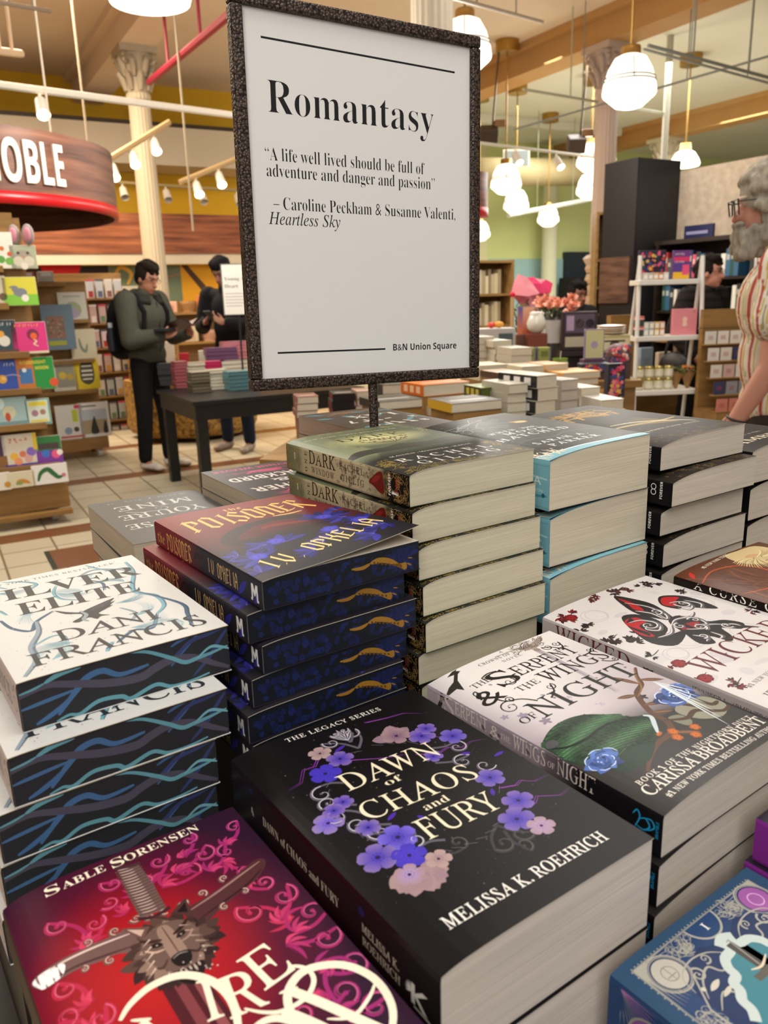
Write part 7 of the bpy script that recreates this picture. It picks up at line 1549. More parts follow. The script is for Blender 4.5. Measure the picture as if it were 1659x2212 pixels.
KB = [
 (0, [(-0.235,1.662),(-0.121,1.863)], 'white picture book with red and green splashes on the top ledge at the left edge', '#e0dccf', (('d',.3,.25,.2,'#5a9a3a'),('d',.7,.2,.2,'#6aa83a'),('d',.4,.55,.12,'#c86a2a'),('d',.75,.4,.12,'#c8502a')), ()),
 (0, [(-0.149,1.656),(0.007,1.785)], 'green-grey rabbit face book box on the top ledge', '#a3a88c', (('d',.5,.45,.36,'#98907e',.3),('d',.3,.3,.2,'#c8bfa8'),('d',.7,.3,.2,'#c8bfa8'),('d',.32,.66,.06,'#3a3428'),('d',.68,.66,.06,'#3a3428'),('d',.5,.5,.05,'#c87a6a'),('d',.5,.1,.14,'#d8d0c0')), ()),
 (1, [(-0.276,1.442),(-0.197,1.601)], 'brown-edged cream book cut by the left edge on the second ledge', '#cfc4ae', (('d',.7,.3,.3,'#6a5038'),), ()),
 (1, [(-0.220,1.432),(-0.018,1.593)], 'yellow and green board book with a grey animal on the second ledge', '#d4cc3a', (('b',0,0,1,.38,'#7fc03a'),('d',.5,.45,.2,'#7a7f86',.14),('d',.36,.58,.1,'#7a7f86'),('d',.62,.25,.11,'#e8e4d4'),('s',((.2,.62),(.3,.66),(.4,.6)),.05,'#7a7f86')), ()),
 (2, [(-0.317,1.151),(-0.175,1.332)], 'dark teal book with white horse shape on the third ledge', '#2f4650', (('d',.45,.4,.24,'#e0dcd0'),('d',.35,.6,.14,'#e8a83a'),('b',0,0,1,.15,'#5a4030')), ((None,.1,.84,.9,.08,'#e8e4d8'),)),
 (2, [(-0.207,1.133),(0.003,1.314)], 'bright pink book with an orange spiky ball on the third ledge', '#d8327e', (('d',.6,.6,.17,'#7a2048'),('d',.62,.55,.10,'#e8602a'),('s',((.6,.45),(.68,.38),(.6,.3),(.72,.22)),.04,'#f0d8b0'),('b',.3,.0,1,.07,'#d8ccb0')), ((None,.1,.84,.9,.09,'#f0a03a'),)),
 (3, [(-0.349,0.928),(-0.179,1.085)], 'blue book with a gold star on the fourth ledge', '#2f52b0', (('d',.3,.4,.16,'#e0a83a'),('d',.34,.42,.08,'#f0c870'),('s',((.4,.5),(.7,.52),(.95,.46)),.04,'#b8b0d8')), ((None,.1,.8,.8,.09,'#d8dcf0'),)),
 (3, [(-0.209,0.923),(0.019,1.091)], 'orange, blue and green book with yellow title on the fourth ledge', '#1f8f3c', (('b',0,.0,.45,1,'#c8762a'),('b',.06,.2,.40,.66,'#3f74b0'),('d',.2,.62,.06,'#e8ece8'),('d',.95,.2,.12,'#d8502a')), (('GOODNIGHT',.1,.80,.8,.1,'#e8d83a'),('MOON',.5,.62,.85,.1,'#e8d83a'))),
 (4, [(-0.381,0.696),(-0.177,0.849)], 'pale blue book with a small red figure on the fifth ledge', '#a8c8c8', (('d',.45,.5,.2,'#d8d8b8'),('d',.4,.35,.08,'#c8502a',.14),('d',.15,.8,.2,'#d8ecec'),('b',0,0,1,.2,'#7fa0a0')), ()),
 (4, [(-0.191,0.683),(-0.040,0.826)], 'teal-framed white and yellow book on the fifth ledge', '#6fa8a0', (('b',.08,.1,.92,.94,'#d8e4d8'),('b',.15,.72,.85,.88,'#e8d83a'),('b',.15,.12,.85,.2,'#e8d83a'),('d',.36,.45,.14,'#a87a8a'),('d',.68,.48,.12,'#a8806a')), ()),
 (5, [(-0.421,0.454),(-0.342,0.608)], 'dark purple-brown book cut by the left edge on the sixth ledge', '#4a2a4a', (('b',0,0,1,.4,'#8a6030'),), ()),
 (5, [(-0.362,0.465),(-0.151,0.608)], 'colourful shapes book with violet base on the sixth ledge', '#dcd4c0', (('b',0,0,1,.12,'#5a3aa0'),('d',.3,.35,.12,'#e8b83a'),('d',.55,.4,.1,'#d87a5a'),('d',.8,.45,.14,'#8a6ac0'),('d',.4,.2,.12,'#e89a6a'),('d',.7,.25,.12,'#d8a8a0'),('b',.88,.5,1,1,'#e8c83a')), ((None,.2,.74,.8,.14,'#d85a3a'),)),
 (5, [(-0.164,0.462),(-0.003,0.577)], 'green and purple book with white blossoms on the sixth ledge', '#2f7a3a', (('b',0,0,1,.5,'#7a3aa0'),('b',.1,.55,.9,.75,'#4a3a3a'),('d',.35,.4,.16,'#3f74c8'),('d',.75,.35,.18,'#e85a8a'),('d',.9,.4,.12,'#f0e4e0')), ()),
]
rab = None
for ledge, box, lb, col, sh, words in KB: face_out(KC, STORE, box, lb, col, sh, (.075, .065, .055, .045, .03, .016)[ledge], .12, words=words, zbase=zl[ledge]+.0045)
for box, lb, col, sh in (([(-0.447,0.267),(-0.348,0.383)], 'cream book cut by the left edge on the bottom box', '#e4dece', (('d',.8,.3,.2,'#c8903a'),)), ([(-0.369,0.272),(-0.198,0.376)], 'cream book with an orange arch on the bottom box', '#d8d0b0', (('p',((.3,.2),(.35,.45),(.55,.52),(.72,.4),(.8,.2),(.6,.25),(.45,.25)),'#c8882a'),('p',((.3,.2),(.35,.38),(.5,.38),(.52,.2)),'#8a9a5a'))),
        ([(-0.217,0.272),(0.004,0.401)], 'white book with a green curved stroke on the bottom box', '#e8e6e0', (('s',((.15,.2),(.25,.6),(.45,.75),(.6,.5),(.72,.3),(.85,.35)),.14,'#2f6a34'),('d',.88,.38,.06,'#c87a7a')))):
    face_out(KC, STORE, box, lb, col, sh, -.058, .10, zbase=max(box[0][1], .1))
m = MB(); m.box((XL, -.09, zl[6]-.2), (0.0, -.021, zl[6]-.17), '#a8834a'); m.build('ledge', oak, kb)
pt = thing('plush_toy', 'pink and grey plush ears sticking up behind the rabbit face book', 'plush toy', local(KC, STORE, (-0.065,1.787)[0], .115, zl[0]+.0045))
m = MB(); m.ball((0, 0, .06), (.06, .02, .06), '#8a7f78', 14); m.build('plush_body', paint('plush', rough=.95), pt, True)
for s in (-1, 1): m = MB(); m.ball((s*.045, 0, .205), (.04, .018, .065), '#9a8f8a', 14); m.ball((s*.045, -.012, .205), (.026, .01, .045), '#d890a0', 12); m.build('ear', paint('plush', rough=.95), pt, True)
# second wheeled fixture
K2 = (-2.63, 7.63)
kb2 = thing('childrens_bookcase', 'second oak wheeled bookcase standing behind the first, with a hanging grey-blue poster book', 'bookcase', (K2[0], K2[1], 0), STORE)
l2 = [(-0.062,1.282),(-0.026,0.923),(-0.025,0.643),(0.017,0.198),(0.005,0.087)]
m = MB(); m.box((-.8, .10, .12), (-.02, .5, 1.62), '#7a5a30'); m.build('carcass', oak, kb2)
m = MB(); m.bbox((-.8, -.05, l2[4][1]), (0, .5, l2[3][1]), .006, '#9a7842'); m.build('base_box', oak, kb2)
for k in range(3): m = MB(); m.bbox((-.8, (.02, .0, -.02)[k], l2[k][1]-.03), (-.03, .099, l2[k][1]), .003, '#a8834a'); m.build('ledge', oak, kb2)
m = MB(); m.bbox((-.8, .0, 1.58), (-.2, .5, 1.62), .003, '#a8834a'); m.build('top_board', oak, kb2)
for x in (-.08, -.7):
    for y in (.03, .42): m = MB(); m.cyl((x-.02, y, .045), (x+.02, y, .045), .045, n=16, col='#c8c4bc'); m.box((x-.03, y-.03, .085), (x+.03, y+.03, l2[4][1]-.001), '#2a2a2c'); m.build('caster', MATS['caster_rubber'], kb2)
for k, box, lb, col, sh in ((0, [(-0.282,1.290),(-0.036,1.528)], 'pale grey book with a violet and green drawing, on the second fixture upper ledge', '#cfcabc', (('d',.5,.36,.3,'#9aa67a'),('d',.5,.25,.2,'#a89ab0'),('b',.2,.82,.8,.88,'#a8a898'))), (1, [(-0.220,0.947),(0.006,1.196)], 'beige book with a grey-green sketch, on the middle ledge of the second fixture', '#cfc4a4', (('s',((.35,.7),(.4,.4),(.55,.25),(.65,.5)),.12,'#7a8a78'),)),
        (2, [(-0.414,0.682),(-0.198,0.929)], 'white framed book with a yellow and green scene, on the second fixture third ledge', '#dcd6c4', (('b',.15,.12,.88,.82,'#9a9a88'),('d',.4,.5,.16,'#d8c04a'),('d',.7,.45,.14,'#c8a84a'))), (2, [(-0.225,0.710),(0.001,0.943)], 'bright yellow book with a dark text block, on the second fixture third ledge', '#e0c81c', (('p',((.25,.3),(.25,.7),(.4,.85),(.7,.85),(.8,.6),(.75,.25),(.5,.15)),'#4a4630'),('b',.32,.7,.72,.74,'#e8e4d0'),('b',.3,.55,.74,.6,'#e8e4d0'),('b',.3,.42,.74,.47,'#e8e4d0'),('b',.32,.3,.7,.34,'#e8e4d0'))),
        (3, [(-0.443,0.265),(-0.199,0.519)], 'white and red activity book, on the bottom box of the second fixture', '#e0dcd6', (('b',.1,.05,.95,.1,'#c83a3a'),('b',.6,.5,.8,.85,'#b8c83a'),('b',.7,.88,.9,.98,'#c83a5a'),('d',.4,.25,.14,'#8aa0b8'),('d',.7,.28,.1,'#4a4a44'))), (3, [(-0.240,0.243),(0.037,0.525)], 'white photo book with black trees, on the bottom box of the second fixture', '#e4e2dc', (('b',.1,.1,.92,.5,'#a89878'),('b',.1,.5,.92,.8,'#b8c0cc'),('p',((.35,.12),(.42,.45),(.5,.6),(.55,.4),(.6,.12)),'#2a2826'),('p',((.75,.12),(.8,.4),(.86,.45),(.9,.12)),'#2a2826'),('b',.1,.88,.6,.92,'#6a6a66')))):
    face_out(K2, STORE, box, lb, col, sh, (.06, .045, .03, -.03)[k], .08, zbase=(l2[k][1] if k < 3 else l2[3][1])+.0012)
m = MB(); b1 = [(-0.458,1.024),(-0.186,1.422)]; w_, h_ = b1[1][0]-b1[0][0], b1[1][1]-b1[0][1]
m.bbox((0, 0, 0), (w_, .012, h_), .003, '#6a8090'); m.box((.04, -.002, .10), (.19, -.0005, h_-.1), '#8a6a5a'); A = Art(); q = random.Random(5)
for i in range(60): A.disc((q.uniform(48, 182), q.uniform(112, h_*1000-112)), 8, q.choice(['#b0705a', '#6a6a50', '#a89a80', '#7a4a44']), 6)
A.poly([(40, 40), (190, 40), (190, 80), (40, 80)], '#a8a83a'); A.emit(m, lambda u, v, h: (u, -.0025-h*10, v))
o = m.build('poster_book', gp, None, False, local(K2, STORE, b1[0][0], -.06, b1[0][1])); o.rotation_euler.z = STORE; tag(o, 'large grey-blue poster pad hanging beside the first bookcase', 'poster')
for k, (px, c, lb) in enumerate(((-.74, '#2f5a64', 'teal boxed toy'), (-.58, '#c8502a', 'orange boxed toy'), (-.42, '#b8b4a4', 'silver boxed toy'))):
    m = MB(); m.bbox((0, 0, 0), (.13, .1, .09), .004, c); m.box((.02, -.002, .05), (.11, -.0005, .08), '#e8e4dc'); o = m.build('boxed_toy', paint('blister_pack', rough=.15, coat=.5), None, False, local(K2, STORE, px, .05, 1.621)); o.rotation_euler.z = STORE; tag(o, lb+' on top of the second fixture', 'toy', 'boxed toys on the second fixture')
# third unit: hanging blister packs
K3 = (-3.3, 9.2)
q3 = [(0.064,1.753),(0.462,1.748),(-0.125,0.183),(0.434,1.497),(0.034,1.507),(0.008,1.283),(-0.023,1.032),(-0.056,0.753),(-0.087,0.496)]
x0, x1 = q3[0][0], q3[1][0]
tr = thing('toy_rack', 'tall oak rack of shiny packaged toys behind the second bookcase', 'rack', (K3[0], K3[1], 0), STORE)
m = MB(); m.box((x0-.3, .05, 0), (x1+.02, .4, q3[0][1]), '#8a6436'); m.build('panel', oak, tr)
bp_ = paint('blister_pack', rough=.15, coat=.5); q = random.Random(8)
for row in range(7):
    z = q3[0][1]-.05-row*.27; n = 4
    m = MB(); m.box((x0-.28, -.12, z-.24), (x1, .049, z-.225), '#a8834a'); m.build('shelf', oak, tr)
    for k in range(n):
        w_ = (x1-x0)/n-.02; c = q.choice(['#d8d4d0', '#c8ccd4', '#e0d8d0', '#c8b0b0', '#b8c4c8', '#d8c8d4'])
        m = MB(); m.bbox((0, 0, 0), (w_, .09, .19), .012, c); m.box((.015, -.003, .015), (w_-.015, 0, .08), q.choice(['#8a5a5a', '#5a6a8a', '#a83a3a', '#6a8a6a', '#c89a4a', '#e8e0e0'])); m.box((0, .0, .185), (w_, .02, .205), q.choice(['#e4e0e0', '#d0506a', '#5a5a6a']))
        o = m.build('packaged_toy', bp_, None, False, local(K3, STORE, x0+.01+k*(w_+.02), -.08, z-.2245)); o.rotation_euler.z = STORE
        tag(o, 'clear packaged toy, %s from left on the %s shelf of the toy rack' % (ordn[k], ordn[row]), 'toy', 'packaged toys on the rack')
# speckled cork kiosk with boxes
KO = (-2.559,9.296,0.000)
KO = (-2.08, 8.25)
ko = thing('kiosk', 'eight-sided speckled cork-board kiosk behind the man with the backpack', 'kiosk', (KO[0], KO[1]+.6, 0), R(12))
cork = ramp_mat('cork_chipboard', [(.35, '#5a3f1c'), (.5, '#9a7434'), (.7, '#b8924e')], (26, 26, 26), .7, det=5)
m = MB(); m.lathe([(.0, .05), (.66, .05), (.70, .12), (.70, .62), (.0, .62)], 8, '#9a7434'); m.build('base', cork, ko)
m = MB(); m.lathe([(.50, .0), (.50, .049)], 8, '#1a1614'); m.build('plinth', paint('dark_metal', rough=.5), ko)
m = MB(); m.box((-.62, -.12, .62), (-.1, .5, 1.12), '#9a7434'); m.build('side_tower', cork, ko)
for k, (P, w_, h_, c, lb) in enumerate((((-2.891,8.900,0.636), .17, .22, '#a81c2c', 'red box on the cork kiosk left of the man'), ((-2.807,8.800,0.387), .18, .40, '#d8d0c0', 'white box on the cork kiosk left of the man'), ((-2.665,8.600,0.129), .10, .28, '#b02030', 'red box standing in front of the cork kiosk'), ((-2.176,8.400,0.229), .2, .30, '#cfc9be', 'white box on the kiosk seen between the man and the table leg'), ((-1.908,8.500,0.206), .18, .26, '#c87a74', 'salmon box behind the black table leg'))):
    m = MB(); m.bbox((0, 0, 0), (w_, .05, h_), .004, c); m.box((.03, -.001, h_*.2), (w_-.03, 0, h_*.3), mixc(c, '#ffffff', .4)); zz = .621
    if k < 1: zz = 1.121
    Pk = Vector((KO[0], KO[1]+.6, 0))+Matrix.Rotation(R(12), 3, 'Z') @ Vector(((-.50, -.30), (-.30, -.36), (-.08, -.40), (.12, -.42), (.40, -.30))[k] + (0,))
    if k == 0: Pk = Vector((KO[0], KO[1]+.6, 0))+Matrix.Rotation(R(12), 3, 'Z') @ Vector((-.45, .05, 0))
    tag(m.build('gift_box', gp, None, False, (Pk.x, Pk.y, zz), R(12)), lb, 'box')
# wicker baskets and pinkish goods on a rack under the murals
wr = thing('basket_rack', 'low oak rack with baskets under the yellow mural', 'rack', (-2.503,11.500), STORE)
m = MB(); m.box((-1.6, -.2, 0), (.6, .2, .5), '#9a7440'); m.box((-1.6, .15, 0), (.6, .2, 1.42), '#b08a52'); m.build('frame', oak, wr)
for z in (.85, 1.25): m = MB(); m.box((-1.6, -.15, z), (.6, .149, z+.03), '#c09a62'); m.build('shelf', oak, wr)
B_ = Vector((-2.503,11.500,1.114)); q = random.Random(12)
for row, z in enumerate((.881, 1.281)):
    for k in range(8):
        c = q.choice(['#d8b088', '#e0c8a0', '#c89a7a', '#d8a890', '#e8d0b0', '#b88a5a', '#d87a5a', '#c8b89a']); p = local((B_.x, B_.y), STORE, -1.55+k*.26, -.1, z); kind = (row+k) % 3 == 0
        m = MB()
        if kind: m.lathe([(0, 0), (.08, 0), (.11, .15), (.10, .15), (.07, .01)], 14, c, 0, Matrix.Translation((.11, .08, 0))); [m.lathe([(.086+.0024*i*2, .02+.02*i), (.09+.0024*i*2, .03+.02*i)], 14, mixc(c, '#5a3a1a', .3), 0, Matrix.Translation((.11, .08, 0))) for i in range(5)]
        else: m.bbox((0, 0, 0), (.2, .16, q.uniform(.14, .24)), .01, c); m.box((.04, -.002, .03), (.15, 0, .1), mixc(c, '#a04a3a', .4))
        o = m.build('basket' if kind else 'boxed_toy', gp, None, False, p); o.rotation_euler.z = STORE
        tag(o, '%s, %s from left on the %s shelf of the rack under the murals' % ('round basket' if kind else 'warm-coloured boxed toy', ordn[k], ('low', 'middle', 'top')[row]), 'basket' if kind else 'toy', 'goods on the mural rack')
tl_ = thing('turquoise_display', 'grey-green lit display with small white grille behind the man\'s head', 'display', (-3.630,12.000), STORE)
m = MB(); m.box((-.18, -.1, 0), (.18, .1, 1.35), '#8a7a58'); m.build('cabinet', oak, tl_)
m = MB(); m.box((-.15, -.13, 1.351), (.15, .1, 1.66), '#b8b4a0'); [m.box((-.13+k*.04, -.135, 1.37), (-.115+k*.04, -.13, 1.6), '#6a6654') for k in range(7)]; m.build('grille_box', gp, tl_)

# ================================================================== black table with novels
BT = (-1.301,5.558,0.740)
bt = thing('display_table', 'black display table stacked with novels in front of the man with the backpack', 'table', (BT[0], BT[1], 0), STORE)
blk = paint('black_paint', rough=.4)
m = MB(); m.bbox((0, 0, .71), (1.35, 1.0, .74), .004, '#121112'); m.build('tabletop', blk, bt)
m = MB(); m.box((.02, .02, .60), (1.33, .98, .709), '#0e0d0e'); m.build('apron', blk, bt)
for x in (.03, 1.25):
    for y in (.03, .9): m = MB(); m.box((x, y, 0), (x+.075, y+.075, .599), '#0e0d0e'); m.build('leg', blk, bt)
SUP.clear()
def b2(P, pw, Y, n, t, c, desc, where, d=.15, phi=29, **k): return bg_stack((P[0], P[1], .74+t*n+.0008), pw/1730*Y/math.cos(R(phi)), d, phi, n, t, c, desc, where, **k)
b2((-1.842,6.750,0.734), 30, 6.75, 4, .045, '#3a3c40', 'dark grey novel', 'on the left corner of the black table', spine='#3a3c40', phi=10, pages='#34363a')
b2((-1.639,6.500,0.729), 24, 6.5, 8, .026, '#a8787a', 'dusty red novel', 'on the black table', spine='#96484e', pages='#904a4e', d=.12)
b2((-1.588,6.720,0.733), 34, 6.72, 7, .026, '#b8ac98', 'cream-edged novel', 'right of the dusty red novels', d=.12)
b2((-1.432,6.140,0.727), 36, 6.14, 6, .025, '#9a947e', 'brown-edged novel', 'at the near corner of the black table', spine='#5a5040', pages='#5e5444', d=.14)
b2((-1.324,6.300,0.713), 38, 6.3, 6, .025, '#b8b4a0', 'white-edged novel', 'left of the teal novels', d=.14)
b2((-1.160,6.200,0.733), 60, 6.2, 5, .028, '#4f7a80', 'teal novel', 'on the near edge of the black table', pages='#54767c', d=.14)
b2((-1.543,6.950,0.841), 52, 6.95, 5, .034, '#c03060', 'magenta-wrapped novel', 'in the middle of the black table', pages='#b82a58', d=.13, phi=20)
b2((-1.359,7.000,0.832), 68, 7.0, 5, .034, '#4a2830', 'plum-covered novel', 'right of the magenta novels', d=.12, spine='#3a1c24')
b2((-1.544,7.300,0.975), 62, 7.3, 8, .033, '#6a4a6a', 'purple novel', 'at the back of the black table', pages='#6a4a68', d=.13, phi=22)
b2((-1.403,7.400,1.005), 70, 7.4, 10, .031, '#c8808a', 'rose pink novel', 'at the back right of the black table', pages='#c07a84', d=.12)
# small white table sign
ys = (-1.260,6.750,1.292); ws_, hs_ = 62/1730*6.75, 104/1730*6.75
t = thing('table_sign', 'small white paper sign on the black table, half hidden by the big poster', 'sign', (ys[0], ys[1], .7408), R(14))
m = MB(); m.bbox((0, 0, ys[2]-.7408), (ws_, .012, ys[2]-.7408+hs_), .003, '#5a5854'); m.box((.008, -.001, ys[2]-.7408+.008), (ws_-.008, 0, ys[2]-.7408+hs_-.008), '#e6e2da')
A = Art(); k0 = (ys[2]-.7408)*1000; A.text('Young At', (22, k0+hs_*1000*.68), (200, k0+hs_*1000*.68), 26, '#2a2a2a'); A.text('Heart', (22, k0+hs_*1000*.54), (130, k0+hs_*1000*.54), 26, '#2a2a2a')
for i in range(5): A.poly([(22, k0+hs_*1000*(.42-.06*i)), (190-8*i, k0+hs_*1000*(.42-.06*i)), (190-8*i, k0+hs_*1000*(.43-.06*i)), (22, k0+hs_*1000*(.43-.06*i))], '#8a8884')
A.emit(m, lambda u, v, h: (u, -.0012-h*20, v)); m.build('paper_panel', gp, t)
m = MB(); m.cyl((ws_/2, .006, 0), (ws_/2, .006, ys[2]-.7408), .008, n=8, col='#1a1a1a'); m.bbox((ws_/2-.05, -.03, 0), (ws_/2+.05, .04, .01), .003, '#1a1a1a'); m.build('stand', blk, t)

# ================================================================== people
def fuse(name, parts, voxel, colf, mat, parent, smooth=4, factor=.5):
    """one continuous skin over overlapping rounded volumes"""
    m = MB()
    for p in parts:
        if p[0] == 'e':
            M = Matrix.Translation(p[1]) @ (p[3] if len(p) > 3 else Matrix.Identity(4)); m.ball((0, 0, 0), p[2], '#888888', 20, 0, M)
        else:
            a, b, ra, rb = Vector(p[1]), Vector(p[2]), p[3], p[4]; m.cyl(a, b, ra, rb, 16); m.ball(tuple(a), ra, '#888888', 14); m.ball(tuple(b), rb, '#888888', 14)
    me = bpy.data.meshes.new('tmp'); me.from_pydata(m.v, [], m.f); o = bpy.data.objects.new('tmp', me); COLL.objects.link(o)
    rm = o.modifiers.new('r', 'REMESH'); rm.mode = 'VOXEL'; rm.voxel_size = voxel
    sm = o.modifiers.new('s', 'SMOOTH'); sm.iterations = smooth; sm.factor = factor
    dg = bpy.context.evaluated_depsgraph_get(); ev = o.evaluated_get(dg); nm = bpy.data.meshes.new_from_object(ev)
    bpy.data.objects.remove(o); bpy.data.meshes.remove(me)
    nm.name = name; nm.materials.clear(); nm.materials.append(mat)
    while nm.color_attributes: nm.color_attributes.remove(nm.color_attributes[0])
    at = nm.color_attributes.new('Col', 'FLOAT_COLOR', 'POINT'); buf = []
    for v in nm.vertices: buf.extend((*lin(colf(v.co)), 1.0))
    at.data.foreach_set('color', buf); nm.polygons.foreach_set('use_smooth', [True]*len(nm.polygons)); nm.update()
    ob = bpy.data.objects.new(name, nm); COLL.objects.link(ob); ob.parent = parent
    return ob
skinm = paint('skin', rough=.5, spec=.35); cloth = paint('woven_cloth', rough=.85, spec=.2, bump=.25, bscale=400, var=.12, vscale=(18, 18, 18)); hairm = paint('hair', rough=.85, spec=.15, bump=.6, bscale=240, var=.35, vscale=(60, 60, 20)); leather = paint('shoe_leather', rough=.5)
def hand_parts(w, d, up, side, k=1.0, curl=.6):
    """palm from wrist w along d, up = back of hand, side = thumb side"""
    d = d.normalized(); side = (side-d*side.dot(d)).normalized(); n = d.cross(side).normalized(); out = []
    pc = w+d*.05*k; R3 = Matrix((d, side, n)).transposed().to_4x4(); out.append(('e', pc, (.052*k, .042*k, .017*k), R3)); out.append(('c', w, w+d*.03, .026*k, .028*k))
    for i, L in enumerate((.068, .078, .072, .056)):
        b = w+d*.088*k+side*(.030-.020*i)*k; c1 = math.cos(curl), math.sin(curl); d1 = (d*c1[0]-up*c1[1]).normalized(); d2 = (d*math.cos(curl*1.9)-up*math.sin(curl*1.9)).normalized()
        m1 = b+d1*L*.5*k; out.append(('c', b-d*.02, m1, .0095*k, .0088*k)); out.append(('c', m1, m1+d2*L*.5*k, .0088*k, .0075*k))
    tb_ = w+d*.03*k+side*.030*k; t1 = tb_+(d*.5+side*.75).normalized()*.035*k; t2 = t1+(d*.85+side*.15-up*.4).normalized()*.032*k
    out += [('c', tb_-side*.01, t1, .013*k, .011*k), ('c', t1, t2, .011*k, .009*k)]
    return out
def person(label, loc, face, J, skin, top, bottom, shoe, hair, voxel=.0075, build=1.0, name='person', topcol=None, sleeve=1.0, headpitch=0.0, headyaw=0.0, hairparts=None, beard=None, beardcol=None, fat=1.0, hem=.80, hat=False):
    """local frame: x forward, y to the person's left, z up"""
    t = thing(name, label, 'person', (loc[0], loc[1], 0), face)
    g = {k: Vector(v) for k, v in J.items() if not k.startswith('curl')}
    HR = Matrix.Rotation(headyaw, 4, 'Z') @ Matrix.Rotation(headpitch, 4, 'Y'); hc = g['head']; H = lambda x, y, z: hc+(HR @ Vector((x, y, z)))
    body = [('e', g['pelvis'], (.105*fat, .15, .12)), ('e', (g['pelvis']+g['chest'])/2, (.10*fat, .135, .17)), ('e', g['chest'], (.11*fat, .165, .17)), ('c', g['chest']+Vector((0, 0, .1)), g['neck'], .075, .052), ('c', g['neck'], H(-.01, 0, -.05), .052, .05),
        ('e', H(-.012, 0, .018), (.095, .076, .105), HR), ('e', H(.022, 0, -.045), (.066, .058, .072), HR), ('e', H(.055, 0, -.085), (.03, .03, .028), HR),
        ('c', H(.078, 0, .012), H(.103, 0, -.028), .010, .015), ('e', H(-.005, .078, -.01), (.018, .010, .030), HR), ('e', H(-.005, -.078, -.01), (.018, .010, .030), HR), ('e', H(.080, 0, -.063), (.016, .024, .010), HR), ('e', H(.076, 0, .034), (.014, .05, .010), HR)]
    top_p = [('e', g['pelvis']+Vector((0, 0, .02)), (.125*fat, .172, .13)), ('e', (g['pelvis']+g['chest'])/2, (.128*fat, .165, .2)), ('e', g['chest'], (.135*fat, .19, .18)), ('c', g['chest']+Vector((0, 0, .1)), g['neck']-Vector((0, 0, .015)), .10, .07)]
    for s in 'LR':
        sh, el, wr, hd = g['sh'+s], g['el'+s], g['wr'+s], g['hd'+s]
        body += [('c', sh, el, .048, .040), ('c', el, wr, .040, .027)]
        d = hd-wr; up_ = Vector(J.get('up'+s, (0, 0, 1))); body += hand_parts(wr, d, up_, Vector(J.get('th'+s, (1, 0, 0))), 1.0, J.get('curl'+s, .5))
        top_p += [('c', g['chest']+Vector((0, (1 if s == 'L' else -1)*.08, .1)), sh, .085, .07)]
        if sleeve >= 1: top_p += [('c', sh, el, .072*build, .060*build), ('c', el, el+(wr-el)*.93, .060*build, .043*build)]
        else: top_p += [('c', sh, sh+(el-sh)*.28, .080*build, .078*build), ('c', sh+(el-sh)*.28, sh+(el-sh)*.52, .078*build, .086*build)]
        hp, kn, an, to = g['hip'+s], g['kn'+s], g['an'+s], g['to'+s]
        body += [('c', hp, kn, .078, .052), ('c', kn, an, .052, .036), ('c', an-Vector((0, 0, .02)), to, .036, .03)]
    eyes = [H(.082, .031, .012), H(.082, -.031, .012)]; brow = [H(.086, .032, .036), H(.086, -.032, .036)]; mouth = H(.09, 0, -.063)
    def bc(p):
        for e in eyes:
            if (p-e).length < .0105: return '#2a1c18'
        for e in brow:
            q = HR.inverted() @ (p-e)
            if abs(q.z) < .007 and abs(q.y) < .022 and abs(q.x) < .03: return mixc(skin, hair, .75)
        q = HR.inverted() @ (p-mouth)
        if abs(q.z) < .009 and abs(q.y) < .024 and q.x > -.03: return mixc(skin, '#8a2f30', .55)
        if (p-H(.098, 0, -.02)).length < .022: return mixc(skin, '#b0584a', .2)
        return skin
    fuse('body', body, voxel, bc, skinm, t)
    if hem is not None:
        pass
    fuse('shirt' if sleeve < 1 else 'jacket', top_p, voxel*1.3, topcol or (lambda p: top), cloth, t, 5)
    tp = [('e', g['pelvis'], (.118*fat, .162, .12))]
    for s in 'LR': tp += [('c', g['hip'+s], g['kn'+s], .096, .072), ('c', g['kn'+s], g['an'+s]+Vector((0, 0, .03)), .072, .058)]
    fuse('trousers', tp, voxel*1.4, lambda p: bottom, cloth, t, 5)
    for s in 'LR':
        an, to = g['an'+s], g['to'+s]; d = (to-an); d.z = 0; d.normalize(); z0 = min(an.z, .08)
        fuse('shoe', [('e', Vector((an.x, an.y, .05))-d*.01, (.055, .045, .05)), ('c', Vector((an.x, an.y, .042)), Vector((to.x, to.y, .036)), .042, .034), ('e', Vector((to.x, to.y, .032))+d*.02, (.045, .044, .03))], .007, lambda p: (shoe if p.z > .022 else mixc(shoe, '#8a6a48', .7)) if not callable(shoe) else shoe(p), leather, t, 3)
    if hairparts is not None:
        rr = random.Random(3); fuse('hair', [('e', H(*c), r, HR) for c, r in hairparts], voxel, lambda p: mixc(hair, '#ffffff', .0) if not callable(hair) else hair(p), hairm, t, 2)
    if beard: fuse('beard', [('e', H(*c), r, HR) for c, r in beard], voxel, lambda p: beardcol, hairm, t, 2)
    return t, H, g
short_hair = [((-.036, 0, .055), (.094, .084, .083)), ((.02, 0, .102), (.062, .066, .030)), ((-.075, 0, .0), (.04, .07, .085)), ((-.02, .066, .03), (.06, .022, .06)), ((-.02, -.066, .03), (.06, .022, .06)), ((0, .03, .115), (.06, .04, .03)), ((.03, -.035, .108), (.05, .04, .035))]+[((-.02+.092*math.cos(k*2.4)*math.cos(k*.37), .080*math.sin(k*2.4)*math.cos(k*.37), .058+.082*abs(math.sin(k*.37))), (.019, .018, .018)) for k in range(60) if math.cos(k*2.4) < .55 or abs(math.sin(k*.37)) > .6]
